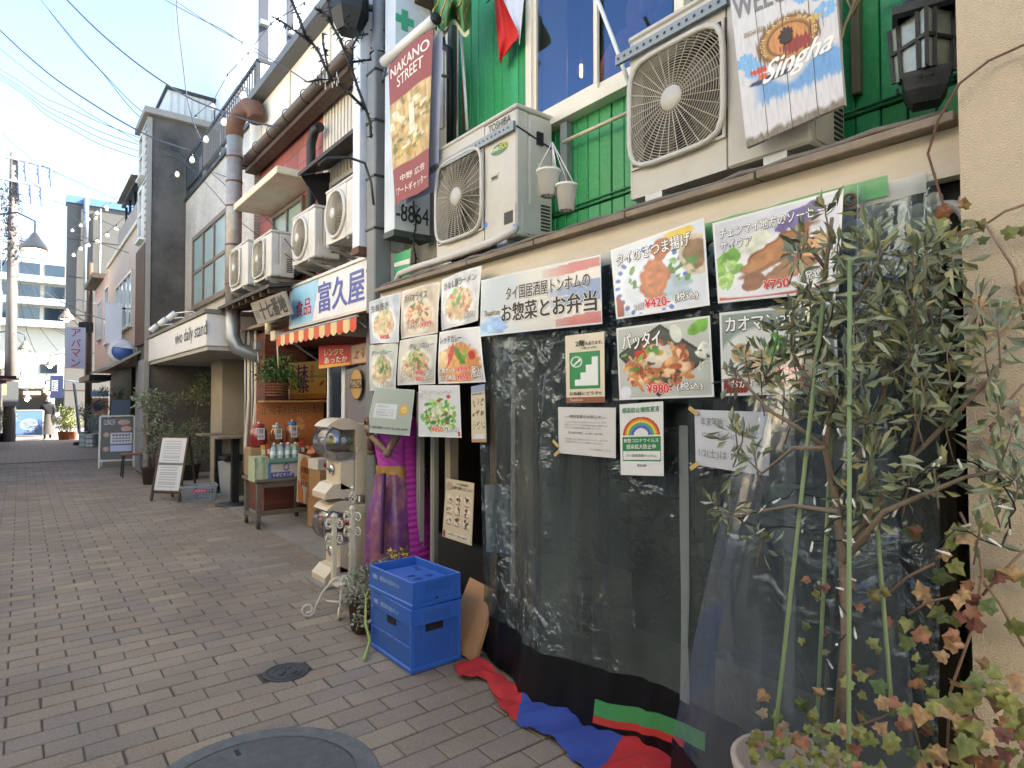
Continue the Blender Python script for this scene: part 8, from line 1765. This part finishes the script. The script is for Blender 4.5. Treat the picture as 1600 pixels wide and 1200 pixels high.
# ================================================================ cables and string lights
def cable(label, pts, ys, r, c_='#33363f', group='overhead cables'):
    n = len(pts) - 1; pp = []
    for i in range(n):
        for q in (0, .25, .5, .75):
            f_ = (i + q) / n; p0 = pts[max(i - 1, 0)]; p1 = pts[i]; p2 = pts[i + 1]; p3 = pts[min(i + 2, n)]
            cr = lambda a, b, c, d: .5 * (2 * b + (c - a) * q + (2 * a - 5 * b + 4 * c - d) * q * q + (3 * b - a - 3 * c + d) * q ** 3)
            pp.append(P(cr(p0[0], p1[0], p2[0], p3[0]), cr(p0[1], p1[1], p2[1], p3[1]), y=ys[0] + (ys[1] - ys[0]) * f_))
    pp.append(P(*pts[-1], y=ys[1])); k = MB(); k.tube(pp, r * .75, 5); return tag(k.build('overhead_cable', M('cable ' + c_, c_, .6)), label, 'cable', group)
cable('thick cable curving from the top edge down to the stove duct hood', [(100, -5), (150, 45), (205, 92), (255, 128), (300, 155), (350, 175), (395, 190), (437, 200)], (14, 7.6), .018)
cable('thick cable from the left edge sweeping past the stained wall', [(0, 47), (35, 80), (85, 122), (135, 156), (185, 187), (240, 216), (300, 236)], (20, 12), .02)
cable('twin blue cable from the top edge to the stained wall, upper strand', [(64, 0), (95, 38), (130, 80), (165, 118), (200, 155), (235, 185)], (24, 16), .014)
cable('twin blue cable from the top edge to the stained wall, lower strand', [(66, 2), (95, 40), (128, 80), (162, 116), (190, 152), (218, 182), (260, 210)], (24, 15), .014)
cable('straight cable dropping steeply across the top of the sky', [(275, -5), (279, 45), (286, 100), (292, 150), (302, 190), (316, 222)], (13, 10), .012)
cable('thin cable entering high right of the sky, upper strand', [(258, 0), (310, 28), (350, 48), (400, 82), (440, 102), (480, 128)], (12, 6.5), .009)
cable('thin cable entering high right of the sky, lower strand', [(275, 2), (320, 32), (352, 52), (400, 76), (430, 98)], (12, 8), .007)
cable('thin cable across the left sky to the clapboard house', [(0, 76), (45, 112), (100, 152), (150, 184), (200, 212), (232, 232)], (26, 16), .012)
for i, (v0, v1) in enumerate(((108, 222), (116, 230), (120, 238), (124, 246))):
    cable(['first', 'second', 'third', 'lowest'][i] + ' strand from the top in the bundle from left edge to clapboard house', [(0, v0), (35, v0 + 22), (70, v0 + 45 + 3 * i), (110, v0 + 62 + 5 * i), (160, v0 + 85 + 6 * i), (235, v1 + 2 * i)], (27, 16), .012)
cable('cable running from the pole low over the lane to the white fascia', [(20, 300), (60, 310), (105, 320), (160, 345), (215, 370), (240, 385)], (29, 15), .012)
cable('sagging cable from the pole to the peach house', [(20, 305), (50, 325), (85, 350), (110, 362), (150, 378), (215, 400)], (29, 17), .012)
cable('long cable from the left pole past the vertical sign', [(22, 400), (60, 430), (95, 470), (130, 488), (165, 500)], (29, 19), .012)
cable('cable from the clapboard corner down to the red brick shop', [(232, 195), (262, 225), (290, 255), (330, 295), (380, 350), (430, 385), (460, 408)], (16, 6.6), .008, '#25262a'); cable('second cable from the clapboard corner toward the shop units', [(240, 210), (280, 240), (320, 262), (370, 305), (420, 345), (458, 390)], (16, 6.7), .008, '#25262a')
cable('thin cable from stove duct to the clapboard house', [(235, 235), (280, 250), (330, 268), (358, 278)], (16, 9.4), .008, '#25262a')
for i, (a, b_) in enumerate((((20, 405), (100, 560)), ((25, 420), (75, 590)))): cable(['steep', 'steeper'][i] + ' dark cable falling toward the far lane lamps', [a, ((a[0] + b_[0]) / 2 - 8, (a[1] + b_[1]) / 2 + 12), b_], (29, 33), .014)
for i, (a, m_, b_) in enumerate((((0, 205), (60, 255), (150, 300)), ((0, 330), (50, 352), (105, 372)), ((20, 265), (70, 300), (130, 352)), ((25, 440), (80, 470), (140, 505)), ((0, 360), (30, 400), (60, 470)), ((20, 520), (60, 560), (105, 575)), ((30, 250), (90, 270), (220, 330)))): cable(['first', 'second', 'third', 'fourth', 'fifth', 'sixth', 'seventh'][i] + ' of the thin cables fanning right from the utility pole', [a, m_, b_], (29, 27 if i < 6 else 16), .011)
def bulbs(label, pts, ys, r=.045, wire='#3a3f52'):
    t = thing('bulb_string', label, 'string lights', P(*pts[0], y=ys[0]), 0, 'bulb strings across the lane'); n = len(pts) - 1; pp = [P(u, v - 4, y=ys[0] + (ys[1] - ys[0]) * i / n) for i, (u, v) in enumerate(pts)]
    k = MB(); k.tube(pp, .006, 4); k.build('wire', M('cable ' + wire, wire, .6), t)
    for p in pp[:]:
        k = MB(); k.lathe([(0, -.17), (r * .7, -.155), (r, -.115), (r * .8, -.075), (r * .35, -.045), (0, -.04)], p, 12); bb = k.build('bulb', M('bulb pearl', '#d8cfb4', .2, .05, 5, spec=.8, emit=.15), t); k = MB(); k.lathe([(0, -.05), (.017, -.05), (.02, 0), (0, .005)], p, 8); k.build('socket', M_DARK, bb)
bulbs('bulb string rising from the peach house past the roof railing to the white tower', [(150, 340), (167, 326), (183, 312), (200, 296), (215, 279), (236, 262), (252, 240), (286, 207), (306, 184), (333, 162), (356, 120), (388, 86), (424, 40), (476, 8)], (26, 7.5))
bulbs('bulb string along the stained wall and roof railing', [(255, 292), (277, 268), (300, 245), (322, 212), (350, 184), (380, 142)], (15.2, 9.2)); bulbs('lower bulb string in front of the grey block', [(115, 398), (126, 388), (138, 382), (152, 376), (168, 366), (182, 355), (200, 338)], (27, 19), .06); bulbs('upper bulb string in front of the grey block', [(113, 360), (126, 352), (138, 342), (152, 332), (166, 322)], (30, 24), .06)
k = bulbs('bulb string over the far lane at the left', [(60, 368), (68, 372), (78, 374), (86, 404), (96, 402)], (30, 28), .07)

# ================================================================ walking person
pp_ = P(74, 686, z=0); pe = thing('person', 'person in dark hooded jacket and long grey-brown skirt with white mask and bag', 'person', pp_)
def skin(name, joints, edges, radii, mat, parent, sub=2):
    me = bpy.data.meshes.new(name); me.from_pydata(joints, edges, []); me.update(); o = bpy.data.objects.new(name, me); COL.objects.link(o); o.parent = parent
    m1 = o.modifiers.new('skin', 'SKIN'); m1.use_smooth_shade = True
    for v, r in zip(me.skin_vertices[0].data, radii): v.radius = r if isinstance(r, tuple) else (r, r)
    me.skin_vertices[0].data[0].use_root = True
    o.modifiers.new('sub', 'SUBSURF').levels = sub; o.modifiers['sub'].render_levels = sub; me.materials.append(mat); return o
J = [(0, 0, .88), (0, 0, 1.12), (0, 0, 1.3), (0, -.01, 1.4), (0, -.02, 1.5), (-.17, 0, 1.31), (-.22, -.03, 1.1), (-.1, -.2, 1.02), (.17, 0, 1.31), (.23, -.02, 1.08), (.2, -.14, .92), (-.08, 0, .84), (-.09, -.06, .48), (-.09, .02, .08), (-.09, -.1, .04), (.08, 0, .84), (.09, .0, .46), (.09, .1, .1), (.09, .0, .05)]
E_ = [(0, 1), (1, 2), (2, 3), (3, 4), (2, 5), (5, 6), (6, 7), (2, 8), (8, 9), (9, 10), (0, 11), (11, 12), (12, 13), (13, 14), (0, 15), (15, 16), (16, 17), (17, 18)]
skin('body', J, E_, [.14, .15, .15, .06, .07, .075, .06, .04, .075, .06, .04, .09, .07, .045, .04, .09, .07, .045, .04], M('jacket black', '#17171c', .8, .1, 6), pe)
k = MB(); k.ball((0, -.025, 1.53), (.085, .095, .115)); k.tube([(0, -.11, 1.53), (0, -.13, 1.51)], [.02, .012], 6); k.build('head', M('skin tone', '#b98d76', .6), pe, world=False)
k = MB(); k.ball((0, -.055, 1.495), (.078, .075, .06)); k.build('mask', M('mask white', '#dcdce2', .6), pe, world=False); k = MB(); k.ball((0, .015, 1.555), (.105, .1, .12)); k.ball((0, .03, 1.42), (.12, .1, .1)); k.build('hood', M('jacket black', '#17171c'), pe, world=False)
k = MB(); k.grid(lambda a, t: Vector(((.15 + .12 * t) * (1 + .05 * math.sin(8 * 2 * PI * a)) * math.cos(2 * PI * a), (.13 + .1 * t) * math.sin(2 * PI * a), .98 - .8 * t)), 48, 10); k.build('skirt', M('skirt taupe', '#55504c', .85, .1, 5), pe, world=False)
bg_ = thing('shoulder_bag', 'pale cloth bag at the walking person side', 'bag', pp_ + Vector((.3, -.1, .7))); k = MB(); k.ball((0, 0, .13), (.16, .08, .2), 14, 9); k.build('bag_body', M('bag pale', '#b4b0b8', .8, .08, 5), bg_, world=False); k = MB(); k.tube([(-.1, 0, .28), (-.12, 0, .5), (-.1, 0, .62)], .012, 5); k.build('strap', M_DARK, bg_, world=False)
